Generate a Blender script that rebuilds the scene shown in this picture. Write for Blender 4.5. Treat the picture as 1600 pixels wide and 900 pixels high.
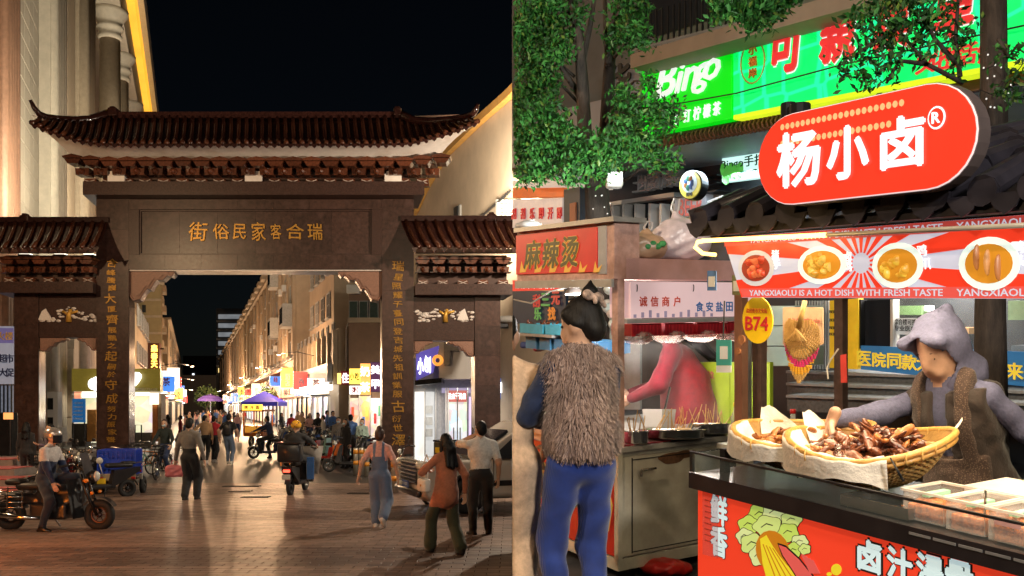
import bpy,bmesh,math,random
import numpy as np
from mathutils import Vector,Matrix
for _o in list(bpy.data.objects): bpy.data.objects.remove(_o)
scene=bpy.context.scene
COL=scene.collection
R_=math.radians
# ------------------------------------------------------------------ camera
FPX,CX,HZ,CAMH=1400.0,800.0,636.0,2.0
cam_d=bpy.data.cameras.new('camera');cam=bpy.data.objects.new('camera',cam_d);COL.objects.link(cam)
cam.location=(0,0,CAMH);cam.rotation_euler=(R_(90),0,0)
cam_d.sensor_width=36;cam_d.lens=36*FPX/1600;cam_d.shift_y=(HZ-450)/1600
cam_d.clip_start=0.05;cam_d.clip_end=3000
scene.camera=cam
# ------------------------------------------------------------------ night sky and moonlight
world=bpy.data.worlds.new('World');scene.world=world;world.use_nodes=True
wn=world.node_tree;bgn=wn.nodes['Background']
skyn=wn.nodes.new('ShaderNodeTexSky');skyn.sky_type='NISHITA';skyn.sun_disc=False
skyn.sun_elevation=R_(30);skyn.sun_rotation=R_(200)
wn.links.new(skyn.outputs[0],bgn.inputs[0]);bgn.inputs[1].default_value=0.0007
sd=bpy.data.lights.new('moon','SUN');sd.energy=0.02;sd.angle=R_(0.5);sd.color=(1,.95,.88)
so=bpy.data.objects.new('moon',sd);COL.objects.link(so);so.rotation_euler=(R_(50),0,R_(20))
# ------------------------------------------------------------------ exposure and render settings
scene.view_settings.view_transform='Standard';scene.view_settings.look='None'
scene.view_settings.exposure=0.0;scene.view_settings.gamma=1.0
scene.render.engine='CYCLES'
cy=scene.cycles
cy.use_denoising=True;cy.max_bounces=6;cy.diffuse_bounces=3;cy.glossy_bounces=3
cy.transmission_bounces=6;cy.transparent_max_bounces=12
cy.sample_clamp_indirect=4.0;cy.caustics_reflective=False;cy.caustics_refractive=False
RNG=random.Random(7)
NPR=np.random.RandomState(5)

def lerp(a,b,t): return a+(b-a)*t
def P(px,py,Y):
    return Vector(((px-CX)/FPX*Y,Y,CAMH-(py-HZ)/FPX*Y))
def GY(py):                       # depth of the street level at an image row
    return FPX*CAMH/(py-HZ)
def G(px,py):                    # point on the street
    p=P(px,py,GY(py));p.z=0;return p

# ------------------------------------------------------------------ materials
MATS={}
def M(name,col=(.5,.5,.5),rough=.6,metal=0,var=.18,scale=6,bump=.08,emit=None,es=0.0,alpha=1.0,
      trans=0.0,spec=.5,rnd=0.0,sheen=0.0,detail=4,coat=0.0,dirt=None,dirt_amt=0.0,stretch=None,ior=1.45):
    if name in MATS: return MATS[name]
    m=bpy.data.materials.new(name);m.use_nodes=True
    nt=m.node_tree;b=nt.nodes['Principled BSDF'];L=nt.links.new
    b.inputs['Roughness'].default_value=rough;b.inputs['Metallic'].default_value=metal
    b.inputs['Specular IOR Level'].default_value=spec;b.inputs['IOR'].default_value=ior
    b.inputs['Alpha'].default_value=alpha;b.inputs['Transmission Weight'].default_value=trans
    if sheen: b.inputs['Sheen Weight'].default_value=sheen
    if coat: b.inputs['Coat Weight'].default_value=coat
    tc=nt.nodes.new('ShaderNodeTexCoord')
    src=tc.outputs['Object']
    if stretch:
        mp=nt.nodes.new('ShaderNodeMapping');mp.inputs['Scale'].default_value=stretch;L(src,mp.inputs[0]);src=mp.outputs[0]
    nz=nt.nodes.new('ShaderNodeTexNoise');nz.inputs['Scale'].default_value=scale;nz.inputs['Detail'].default_value=detail
    nz.inputs['Roughness'].default_value=.65
    L(src,nz.inputs['Vector'])
    c=Vector(col)
    rp=nt.nodes.new('ShaderNodeValToRGB')
    rp.color_ramp.elements[0].position=.3;rp.color_ramp.elements[1].position=.72
    lo=c*(1-var);hi=c*(1+var)
    rp.color_ramp.elements[0].color=(*[max(0,v) for v in lo],1);rp.color_ramp.elements[1].color=(*[min(1,v) for v in hi],1)
    L(nz.outputs['Fac'],rp.inputs[0]);out=rp.outputs[0]
    if rnd:
        oi=nt.nodes.new('ShaderNodeObjectInfo');hs=nt.nodes.new('ShaderNodeHueSaturation')
        mr=nt.nodes.new('ShaderNodeMapRange');mr.inputs['To Min'].default_value=1-rnd;mr.inputs['To Max'].default_value=1+rnd
        L(oi.outputs['Random'],mr.inputs['Value']);L(mr.outputs[0],hs.inputs['Value']);L(out,hs.inputs['Color']);out=hs.outputs[0]
    if dirt:
        n2=nt.nodes.new('ShaderNodeTexNoise');n2.inputs['Scale'].default_value=scale*.35;n2.inputs['Detail'].default_value=8;L(src,n2.inputs['Vector'])
        r2=nt.nodes.new('ShaderNodeValToRGB');r2.color_ramp.elements[0].position=.5;r2.color_ramp.elements[1].position=.7
        r2.color_ramp.elements[0].color=(0,0,0,1);r2.color_ramp.elements[1].color=(dirt_amt,)*3+(1,)
        L(n2.outputs['Fac'],r2.inputs[0])
        mx=nt.nodes.new('ShaderNodeMix');mx.data_type='RGBA'
        L(r2.outputs[0],mx.inputs['Factor']);L(out,mx.inputs[6]);mx.inputs[7].default_value=(*dirt,1);out=mx.outputs[2]
    L(out,b.inputs['Base Color'])
    rr=nt.nodes.new('ShaderNodeMapRange');rr.inputs['To Min'].default_value=max(.02,rough*.8);rr.inputs['To Max'].default_value=min(1,rough*1.2)
    L(nz.outputs['Fac'],rr.inputs['Value']);L(rr.outputs[0],b.inputs['Roughness'])
    if bump:
        bp=nt.nodes.new('ShaderNodeBump');bp.inputs['Strength'].default_value=bump;bp.inputs['Distance'].default_value=.02
        L(nz.outputs['Fac'],bp.inputs['Height']);L(bp.outputs[0],b.inputs['Normal'])
    if es:
        b.inputs['Emission Color'].default_value=(*(emit or col),1);b.inputs['Emission Strength'].default_value=es
    MATS[name]=m;return m

def EM(name,col,es,var=.1,scale=3):           # backlit sign face: uneven glow of the tubes behind it
    if name in MATS: return MATS[name]
    m=M(name,tuple(v*.4 for v in col),rough=.35,var=.03,bump=0,emit=col,es=es)
    nt=m.node_tree;b=nt.nodes['Principled BSDF']
    tc=nt.nodes.new('ShaderNodeTexCoord');nz=nt.nodes.new('ShaderNodeTexNoise');nz.inputs['Scale'].default_value=scale
    nt.links.new(tc.outputs['Object'],nz.inputs['Vector'])
    mr=nt.nodes.new('ShaderNodeMapRange');mr.inputs['To Min'].default_value=es*(1-var*2);mr.inputs['To Max'].default_value=es*(1+var*2)
    nt.links.new(nz.outputs['Fac'],mr.inputs['Value']);nt.links.new(mr.outputs[0],b.inputs['Emission Strength'])
    return m

# ------------------------------------------------------------------ objects
def thing(name,label,cat,loc=(0,0,0),rz=0,group=None):
    o=bpy.data.objects.new(name,None);COL.objects.link(o);o.empty_display_size=.1
    o.location=loc;o.rotation_euler=(0,0,rz);o['label']=label;o['category']=cat
    if group: o['group']=group
    return o
def tag(o,label,cat,group=None):
    o['label']=label;o['category']=cat
    if group: o['group']=group
    return o
def link(name,me,parent=None,kind=None):
    o=bpy.data.objects.new(name,me);COL.objects.link(o)
    if parent is not None: o.parent=parent
    if kind: o['kind']=kind
    return o
def copy_tree(o,parent=None):
    c=o.copy();COL.objects.link(c);c.parent=parent
    for ch in list(o.children):
        copy_tree(ch,c)
    return c
def base_of(o):
    v=Vector((0,0,0))
    while o is not None:
        v += Vector(o.location);o=o.parent
    return v

class MB:
    def __init__(s): s.v=[];s.f=[];s.m=[];s.cur=0
    def mat(s,i): s.cur=i;return s
    def add(s,vs,fs):
        n=len(s.v);s.v.extend([tuple(v) for v in vs]);s.f.extend([tuple(i+n for i in f) for f in fs]);s.m.extend([s.cur]*len(fs));return s
    def quad(s,a,b,c,d): return s.add([a,b,c,d],[(0,1,2,3)])
    def obox(s,o,a,b,c):
        o,a,b,c=map(Vector,(o,a,b,c))
        vs=[o,o+a,o+a+b,o+b,o+c,o+a+c,o+a+b+c,o+b+c]
        fs=[(0,3,2,1),(4,5,6,7),(0,1,5,4),(1,2,6,5),(2,3,7,6),(3,0,4,7)]
        if a.cross(b).dot(c) < 0: fs=[tuple(reversed(f)) for f in fs]
        return s.add(vs,fs)
    def box(s,c,size,rz=0):
        x,y,z=(v/2 for v in size);cs,sn=math.cos(rz),math.sin(rz)
        a=Vector((2*x*cs,2*x*sn,0));b=Vector((-2*y*sn,2*y*cs,0));cc=Vector((0,0,2*z))
        return s.obox(Vector(c)-a/2-b/2-cc/2,a,b,cc)
    def bbox(s,c,size,bev=.02,R=None):            # bevelled box
        x,y,z=(v/2 for v in size);bev=min(bev,x*.9,y*.9,z*.9)
        bm=bmesh.new();bmesh.ops.create_cube(bm,size=1.0)
        bmesh.ops.scale(bm,vec=(2*x,2*y,2*z),verts=bm.verts)
        bmesh.ops.bevel(bm,geom=bm.edges[:],offset=bev,segments=2,affect='EDGES',profile=.5)
        bm.verts.index_update()
        Mx=R if R is not None else Matrix.Identity(3)
        vs=[Mx @ v.co + Vector(c) for v in bm.verts];fs=[[v.index for v in f.verts] for f in bm.faces]
        bm.free();return s.add(vs,fs)
    def prism(s,poly,vec):                          # closed polygon (list of points) extruded by vec
        n=len(poly);poly=[Vector(p) for p in poly];vec=Vector(vec)
        nrm=Vector((0,0,0))
        for i in range(n): nrm += (poly[i]-poly[0]).cross(poly[(i+1) % n]-poly[0])
        if nrm.dot(vec) > 0: poly=poly[::-1]
        vs=poly+[p+vec for p in poly]
        fs=[tuple(range(n)),tuple(range(2*n-1,n-1,-1))]+[(i,i+n,(i+1) % n+n,(i+1) % n) for i in range(n)]
        return s.add(vs,[tuple(reversed(f)) for f in fs] if False else fs)
    def tube(s,pts,r,n=8,cap=True,flat=1.0):
        pts=[Vector(p) for p in pts];k=len(pts)
        rs=r if isinstance(r,(list,tuple)) else [r]*k
        vs=[];up=None
        for i in range(k):
            t=(pts[min(i+1,k-1)]-pts[max(i-1,0)])
            if t.length < 1e-9: t=Vector((0,0,1))
            t.normalize()
            if up is None: up=Vector((0,0,1)) if abs(t.z) < .9 else Vector((1,0,0))
            x=t.cross(up)
            if x.length < 1e-6: x=t.orthogonal()
            x.normalize();y=x.cross(t).normalized();up=y
            for j in range(n):
                a=2*math.pi*j/n;vs.append(pts[i]+x*math.cos(a)*rs[i]+y*math.sin(a)*rs[i]*flat)
        fs=[]
        for i in range(k-1):
            for j in range(n):
                fs.append((i*n+j,i*n+(j+1) % n,(i+1)*n+(j+1) % n,(i+1)*n+j))
        if cap: fs += [tuple(range(n-1,-1,-1)),tuple(range((k-1)*n,k*n))]
        return s.add(vs,fs)
    def lathe(s,prof,c=(0,0,0),n=16,axis='z',cap=True):
        vs=[];c=Vector(c)
        for r,h in prof:
            for j in range(n):
                a=2*math.pi*j/n;x,y=r*math.cos(a),r*math.sin(a)
                vs.append(c+(Vector((x,y,h)) if axis == 'z' else Vector((h,x,y)) if axis == 'x' else Vector((y,h,x))))
        k=len(prof)
        fs=[(i*n+j,i*n+(j+1) % n,(i+1)*n+(j+1) % n,(i+1)*n+j) for i in range(k-1) for j in range(n)]
        if cap: fs += [tuple(range(n-1,-1,-1)),tuple(range((k-1)*n,k*n))]
        return s.add(vs,fs)
    def torus(s,c,R,r,axis='x',n=24,m=8):
        vs=[];c=Vector(c)
        for i in range(n):
            a=2*math.pi*i/n
            for j in range(m):
                b=2*math.pi*j/m;q=R+r*math.cos(b);z=r*math.sin(b)
                x,y=q*math.cos(a),q*math.sin(a)
                vs.append(c+(Vector((z,x,y)) if axis == 'x' else Vector((x,y,z)) if axis == 'z' else Vector((y,z,x))))
        fs=[(i*m+j,((i+1) % n)*m+j,((i+1) % n)*m+(j+1) % m,i*m+(j+1) % m) for i in range(n) for j in range(m)]
        return s.add(vs,fs)
    def ball(s,c,r,n=12,k=8):
        r=r if isinstance(r,(tuple,list)) else (r,r,r);c=Vector(c)
        vs=[c+Vector((0,0,-r[2]))]
        for i in range(1,k):
            t=math.pi*i/k-math.pi/2
            for j in range(n):
                a=2*math.pi*j/n;vs.append(c+Vector((r[0]*math.cos(t)*math.cos(a),r[1]*math.cos(t)*math.sin(a),r[2]*math.sin(t))))
        vs.append(c+Vector((0,0,r[2])));e=len(vs)-1
        fs=[(0,1+(j+1) % n,1+j) for j in range(n)]
        for i in range(k-2):
            for j in range(n): a=1+i*n;fs.append((a+j,a+(j+1) % n,a+n+(j+1) % n,a+n+j))
        a=1+(k-2)*n;fs += [(a+j,a+(j+1) % n,e) for j in range(n)]
        return s.add(vs,fs)
    def grid(s,fn,nu,nv):
        vs=[fn(i/nu,j/nv) for j in range(nv+1) for i in range(nu+1)]
        fs=[(j*(nu+1)+i,j*(nu+1)+i+1,(j+1)*(nu+1)+i+1,(j+1)*(nu+1)+i) for j in range(nv) for i in range(nu)]
        return s.add(vs,fs)
    def mesh(s,name,mats,off=(0,0,0),smooth=False):
        me=bpy.data.meshes.new(name);off=Vector(off)
        me.from_pydata([Vector(v)-off for v in s.v],[],s.f)
        for m in (mats if isinstance(mats,(list,tuple)) else [mats]): me.materials.append(m)
        if len(set(s.m)) > 1 or (s.m and s.m[0]): me.polygons.foreach_set('material_index',s.m)
        if smooth: me.polygons.foreach_set('use_smooth',[True]*len(me.polygons))
        me.update();return me
    def build(s,name,mats,parent=None,world=True,smooth=False,kind=None):
        """link as one mesh; with a parent, world coordinates are taken relative to it; without, the origin goes to the base"""
        if parent is not None:
            off=base_of(parent) if world else (0,0,0)
            return link(name,s.mesh(name,mats,off,smooth),parent,kind)
        if world:
            a=np.array(s.v);off=Vector(((a[:,0].min()+a[:,0].max())/2,(a[:,1].min()+a[:,1].max())/2,a[:,2].min()))
            o=link(name,s.mesh(name,mats,off,smooth),None,kind);o.location=off;return o
        return link(name,s.mesh(name,mats,(0,0,0),smooth),None,kind)

# ------------------------------------------------------------------ lettering
_TX={}
def text_mesh(body,bold=0.0,ext=.02,shear=0.0):
    key=(body,bold,ext,shear)
    if key in _TX: return _TX[key]
    cu=bpy.data.curves.new('lettering','FONT');cu.body=body;cu.size=1;cu.extrude=ext;cu.shear=shear
    cu.align_x='CENTER';cu.align_y='CENTER';cu.resolution_u=2
    o=bpy.data.objects.new('lettering',cu);me=bpy.data.meshes.new_from_object(o);bpy.data.objects.remove(o)
    a=np.zeros(len(me.vertices)*3);me.vertices.foreach_get('co',a);a=a.reshape(-1,3)
    fs=[tuple(p.vertices) for p in me.polygons];bpy.data.meshes.remove(me)
    if len(a):
        if bold:      # heavier strokes: the outline laid over itself, each layer a hair prouder
            off=[(-bold,0,1),(bold,0,1.02),(0,bold,1.04),(0,-bold,1.06)];n=len(a)
            fs=[tuple(i+n*q for i in f) for q in range(4) for f in fs]
            a=np.concatenate([a*np.array([1,1,z])+np.array([x,y,0]) for x,y,z in off])
        ctr=(a.min(0)+a.max(0))/2;a=a-np.array([ctr[0],ctr[1],0]);wh=a.max(0)-a.min(0)
    else: wh=np.ones(3)
    _TX[key]=(a,fs,wh);return _TX[key]
def letter(body,c,right,up,mat,parent,name='character',bold=.01,h=None,w=None,ext=.01,shear=0.0,rot=0.0):
    """characters of height h (and width w) centred at c on the plane spanned by the unit vectors right and up"""
    a,fs,wh=text_mesh(body,bold,.5,shear)
    if not len(a): return None
    right=Vector(right);up=Vector(up);nrm=right.cross(up).normalized()
    sy=(h if h else w/wh[0]*wh[1])/wh[1];sx=(w/wh[0]) if w else sy
    cs,sn=math.cos(rot),math.sin(rot)
    x=a[:,0]*sx;y=a[:,1]*sy;x,y=x*cs-y*sn,x*sn+y*cs
    z=a[:,2]*2*ext
    W=np.outer(x,right)+np.outer(y,up)+np.outer(z,nrm)+np.array(c)
    mb=MB();mb.v=[tuple(q) for q in W];mb.f=fs;mb.m=[0]*len(fs)
    return mb.build(name,mat,parent)
def letters(body,c0,c1,up,mat,parent,h,bold=.02,ext=.01,jitter=0.0,w=None,name='character',shear=0.0):
    """spread the characters from centre c0 to centre c1, each a part of its own"""
    c0,c1=Vector(c0),Vector(c1);n=len(body);right=(c1-c0).normalized() if n > 1 else Vector((1,0,0))
    for i,ch in enumerate(body):
        if ch == ' ': continue
        p=c0.lerp(c1,i/max(1,n-1));k=1+jitter*(RNG.random()-.5)
        letter(ch,p,right,up,mat,parent,name,bold,h*k,(w*k if w else None),ext,shear,rot=jitter*(RNG.random()-.5)*.25)

# ------------------------------------------------------------------ soft bodies: signed distance field -> surface net
def cap(a,b,ra,rb,m=0): return ('c',np.array(a,float),np.array(b,float),ra,rb,m)
def ell(c,r,m=0,R=None): return ('e',np.array(c,float),np.array(r,float),None if R is None else np.array(R,float),0,m)
def rbox(c,hs,rd,m=0,R=None): return ('b',np.array(c,float),np.array(hs,float),None if R is None else np.array(R,float),rd,m)
def sdf_mesh(prims,h=.02,k=.03,wr=0.0,wf=18.0,rule=None,clip=None):
    pad=k+3*h;bbs=[]
    for p in prims:
        if p[0] == 'c': r=max(p[3],p[4]);lo=np.minimum(p[1],p[2])-r;hi=np.maximum(p[1],p[2])+r
        elif p[0] == 'e': r=p[2] if p[3] is None else np.full(3,p[2].max());lo=p[1]-r;hi=p[1]+r
        else: r=p[2] if p[3] is None else np.full(3,np.linalg.norm(p[2]));lo=p[1]-r-p[4];hi=p[1]+r+p[4]
        bbs.append((lo-pad,hi+pad))
    LO=np.min([b[0] for b in bbs],0);HI=np.max([b[1] for b in bbs],0)
    n=np.ceil((HI-LO)/h).astype(int)+2
    D=np.full(n,9.0,np.float32);B=np.full(n,9.0,np.float32);I=np.zeros(n,np.int16)
    ax=[LO[i]+h*np.arange(n[i]) for i in range(3)]
    for q,p in enumerate(prims):
        s=[slice(max(0,int((bbs[q][0][i]-LO[i])/h)),min(n[i],int((bbs[q][1][i]-LO[i])/h)+2)) for i in range(3)]
        X=np.stack(np.meshgrid(ax[0][s[0]],ax[1][s[1]],ax[2][s[2]],indexing='ij'),-1)
        if p[0] == 'c':
            ba=p[2]-p[1];L2=max(ba@ba,1e-9);t=np.clip(((X-p[1])@ba)/L2,0,1)
            d=np.linalg.norm(X-p[1]-t[...,None]*ba,axis=-1)-(p[3]+(p[4]-p[3])*t)
        elif p[0] == 'e':
            Y=X-p[1]
            if p[3] is not None: Y=Y@p[3]
            k0=np.linalg.norm(Y/p[2],axis=-1);k1=np.linalg.norm(Y/(p[2]**2),axis=-1);d=k0*(k0-1)/np.maximum(k1,1e-6)
        else:
            Y=X-p[1]
            if p[3] is not None: Y=Y@p[3]
            Q=np.abs(Y)-p[2]+p[4];d=np.linalg.norm(np.maximum(Q,0),axis=-1)+np.minimum(Q.max(-1),0)-p[4]
        ss=tuple(s);o=D[ss];hh=np.clip(.5+.5*(o-d)/k,0,1)
        D[ss]=np.minimum(o*(1-hh)+d*hh-k*hh*(1-hh),9)
        bb=B[ss];up=d < bb;B[ss]=np.where(up,d,bb);ii=I[ss];I[ss]=np.where(up,p[5],ii)
    if wr:
        X,Y,Z=np.meshgrid(*ax,indexing='ij',sparse=True)
        D=D+wr*(np.sin(wf*X+2.1*np.sin(wf*.7*Z+1))*np.sin(wf*1.1*Z+1.7*np.sin(wf*.6*Y))+.6*np.sin(wf*1.9*Y+wf*1.3*X)*np.sin(wf*1.7*Z+.5)).astype(np.float32)
    if clip is not None:
        X,Y,Z=np.meshgrid(*ax,indexing='ij',sparse=True);D=np.maximum(D,clip(X,Y,Z).astype(np.float32))
    S=D < 0
    c8=[(i,j,l) for i in (0,1) for j in (0,1) for l in (0,1)]
    cnt=sum(S[i:n[0]-1+i,j:n[1]-1+j,l:n[2]-1+l].astype(np.int8) for i,j,l in c8)
    act=(cnt > 0) & (cnt < 8);idx=np.full(act.shape,-1,np.int64);w=np.argwhere(act);idx[act]=np.arange(len(w))
    acc=np.zeros((len(w),3));num=np.zeros(len(w))
    for a in range(8):
        for b in range(a+1,8):
            ca,cb=np.array(c8[a]),np.array(c8[b])
            if np.abs(ca-cb).sum() != 1: continue
            A=w+ca;Bq=w+cb;da=D[A[:,0],A[:,1],A[:,2]];db=D[Bq[:,0],Bq[:,1],Bq[:,2]]
            x=(da < 0) != (db < 0);t=np.where(x,da/np.where(x,da-db,1),0)
            acc[x] += (ca+t[:,None]*(cb-ca))[x];num[x] += 1
    V=LO+h*(w+acc/np.maximum(num,1)[:,None]);mv=I[w[:,0],w[:,1],w[:,2]]
    F=[]
    for d in range(3):
        e=[0,0,0];e[d]=1;u,v=[(1,2),(2,0),(0,1)][d]
        s0=S[:n[0]-e[0],:n[1]-e[1],:n[2]-e[2]];s1=S[e[0]:,e[1]:,e[2]:]
        ch=np.argwhere(s0 != s1)
        ch=ch[(ch[:,u] > 0) & (ch[:,v] > 0) & (ch[:,u] < n[u]-1) & (ch[:,v] < n[v]-1)]
        if not len(ch): continue
        eu=np.zeros(3,int);eu[u]=1;ev=np.zeros(3,int);ev[v]=1
        g=lambda q: idx[q[:,0],q[:,1],q[:,2]]
        qd=np.stack([g(ch-eu-ev),g(ch-ev),g(ch),g(ch-eu)],1)
        ins=s0[ch[:,0],ch[:,1],ch[:,2]];qd[~ins]=qd[~ins][:,::-1];F.append(qd)
    F=np.concatenate(F);F=F[(F >= 0).all(1)]
    fm=mv[F[:,0]]
    if rule is not None: fm=rule(V[F].mean(1),fm)
    return V,F,fm
def np_mesh(name,parts,mats,smooth=True):
    """parts: list of (V, F, face materials)"""
    Vs,Fs,Ms=[],[],[];o=0
    for V,F,m in parts: Vs.append(V);Fs.append(F+o);Ms.append(m);o += len(V)
    V=np.concatenate(Vs);F=np.concatenate(Fs);m=np.concatenate(Ms)
    me=bpy.data.meshes.new(name);k=F.shape[1]
    me.vertices.add(len(V));me.vertices.foreach_set('co',V.astype(np.float32).ravel())
    me.loops.add(F.size);me.loops.foreach_set('vertex_index',F.ravel().astype(np.int32))
    me.polygons.add(len(F));me.polygons.foreach_set('loop_start',np.arange(0,F.size,k,dtype=np.int32))
    for mt in mats: me.materials.append(mt)
    me.polygons.foreach_set('material_index',m.astype(np.int32))
    if smooth: me.polygons.foreach_set('use_smooth',np.ones(len(F),bool))
    me.update(calc_edges=True);me.validate();return me
def lamp(kind,loc,energy,col,parent=None,size=.1,size_y=None,rot=None,aim=None,spot=None,blend=.6):
    d=bpy.data.lights.new('light',kind);d.energy=energy;d.color=col
    if kind == 'AREA':
        d.size=size
        if size_y: d.shape='RECTANGLE';d.size_y=size_y
    else: d.shadow_soft_size=size
    if kind == 'SPOT': d.spot_size=spot or R_(90);d.spot_blend=blend
    o=bpy.data.objects.new('light',d);COL.objects.link(o)
    if parent is not None: o.parent=parent;loc=Vector(loc)-base_of(parent)
    o.location=loc
    if aim is not None:
        w=Vector(aim)-(Vector(loc)+(base_of(parent) if parent is not None else Vector((0,0,0))))
        o.rotation_euler=w.to_track_quat('-Z','Y').to_euler()
    elif rot: o.rotation_euler=rot
    return o
# ================================================================== people
SKIN=M('skin',(.52,.31,.21),rough=.5,var=.08,scale=20,bump=.03)
HAIR=M('hair_black',(.007,.006,.006),rough=.55,spec=.3,var=.4,scale=60,bump=.3,stretch=(1,1,.15))
HAIRB=M('hair_brown',(.05,.022,.014),rough=.45,var=.4,scale=60,bump=.3,stretch=(1,1,.15))
EYE=M('eye_dark',(.01,.008,.008),rough=.2,bump=0)
def cloth(name,col,rough=.85,scale=30,var=.22,bump=.25,**k): return M(name,col,rough=rough,scale=scale,var=var,bump=bump,sheen=.2,**k)
BLACKC=cloth('cloth_black',(.012,.012,.014));WHITEC=cloth('cloth_white',(.62,.58,.52));DENIM=cloth('denim',(.10,.14,.22),scale=80)
GREENC=cloth('cloth_olive',(.035,.04,.02));RUSTC=cloth('cloth_rust',(.36,.12,.06));PINKC=cloth('cloth_pink',(.62,.33,.28))
NAVYC=cloth('cloth_navy',(.012,.025,.075));CREAMC=cloth('cloth_cream',(.66,.46,.30));REDC=cloth('cloth_red',(.42,.02,.03))
GREYC=cloth('cloth_grey',(.20,.19,.18));SHOEW=M('shoe_white',(.6,.57,.52),rough=.5);SHOEB=M('shoe_black',(.012,.011,.011),rough=.3)
TANC=cloth('cloth_tan',(.40,.24,.12));MINTC=cloth('cloth_mint',(.40,.55,.50));BLUEC=cloth('cloth_blue',(.05,.12,.32));MASKM=cloth('mask_blue',(.45,.6,.68))

def unit(v):
    v=np.array(v,float);return v/max(np.linalg.norm(v),1e-9)
def ik(a,b,l1,l2,hint):
    a,b=np.array(a,float),np.array(b,float);d=b-a;L=np.linalg.norm(d)
    if L > (l1+l2)*.995: b=a+d/L*(l1+l2)*.995;d=b-a;L=np.linalg.norm(d)
    x=(l1*l1-l2*l2+L*L)/(2*L);h=math.sqrt(max(l1*l1-x*x,0));u=d/L
    w=np.array(hint,float);w=w-u*(w@u);w=unit(w)
    return a+u*x+w*h,b
_HAND={}
def hand_template(curl=.5,h=.005):
    """left-hand wrist at the origin, fingers down -Z, back of the hand to -X, thumb to +Y"""
    key=(curl,h)
    if key in _HAND: return _HAND[key]
    pr=[rbox((0,0,-.05),(.014,.036,.045),.013),cap((0,0,.03),(0,0,-.02),.026,.024)]
    for i,(y,l) in enumerate([(.030,.070),(.010,.080),(-.010,.075),(-.029,.058)]):
        p=np.array((0,y,-.09));a=curl*.35
        for q,s in enumerate((.45,.32,.26)):
            e=p+l*s*np.array((math.sin(a),0,-math.cos(a)));pr.append(cap(p,e,.0095-.0008*q,.0088-.0008*q));p=e;a += curl
    p=np.array((0,.03,-.025));e=p+np.array((.012,.034,-.028));pr.append(cap(p,e,.014,.011));f=e+np.array((.012,.012,-.030));pr.append(cap(e,f,.0105,.0085))
    _HAND[key]=sdf_mesh(pr,h=h,k=.008);return _HAND[key]
def place_hand(wrist,direc,thumb,mirror=False,curl=.5,scale=1.0,h=.006):
    V,F,m=hand_template(curl,h)
    z=-unit(direc);y=np.array(thumb,float);y=unit(y-z*(y@z));x=np.cross(y,z)
    W=V.copy()*scale
    if mirror: W[:,0] *= -1;F=F[:,::-1]
    return (np.array(wrist)+W[:,:1]*x+W[:,1:2]*y+W[:,2:3]*z,F,np.zeros(len(F),int))
def rotm(pitch=0,yaw=0,roll=0):
    return np.array(Matrix.Rotation(yaw,3,'Z') @ Matrix.Rotation(-pitch,3,'X') @ Matrix.Rotation(roll,3,'Y'))

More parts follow.
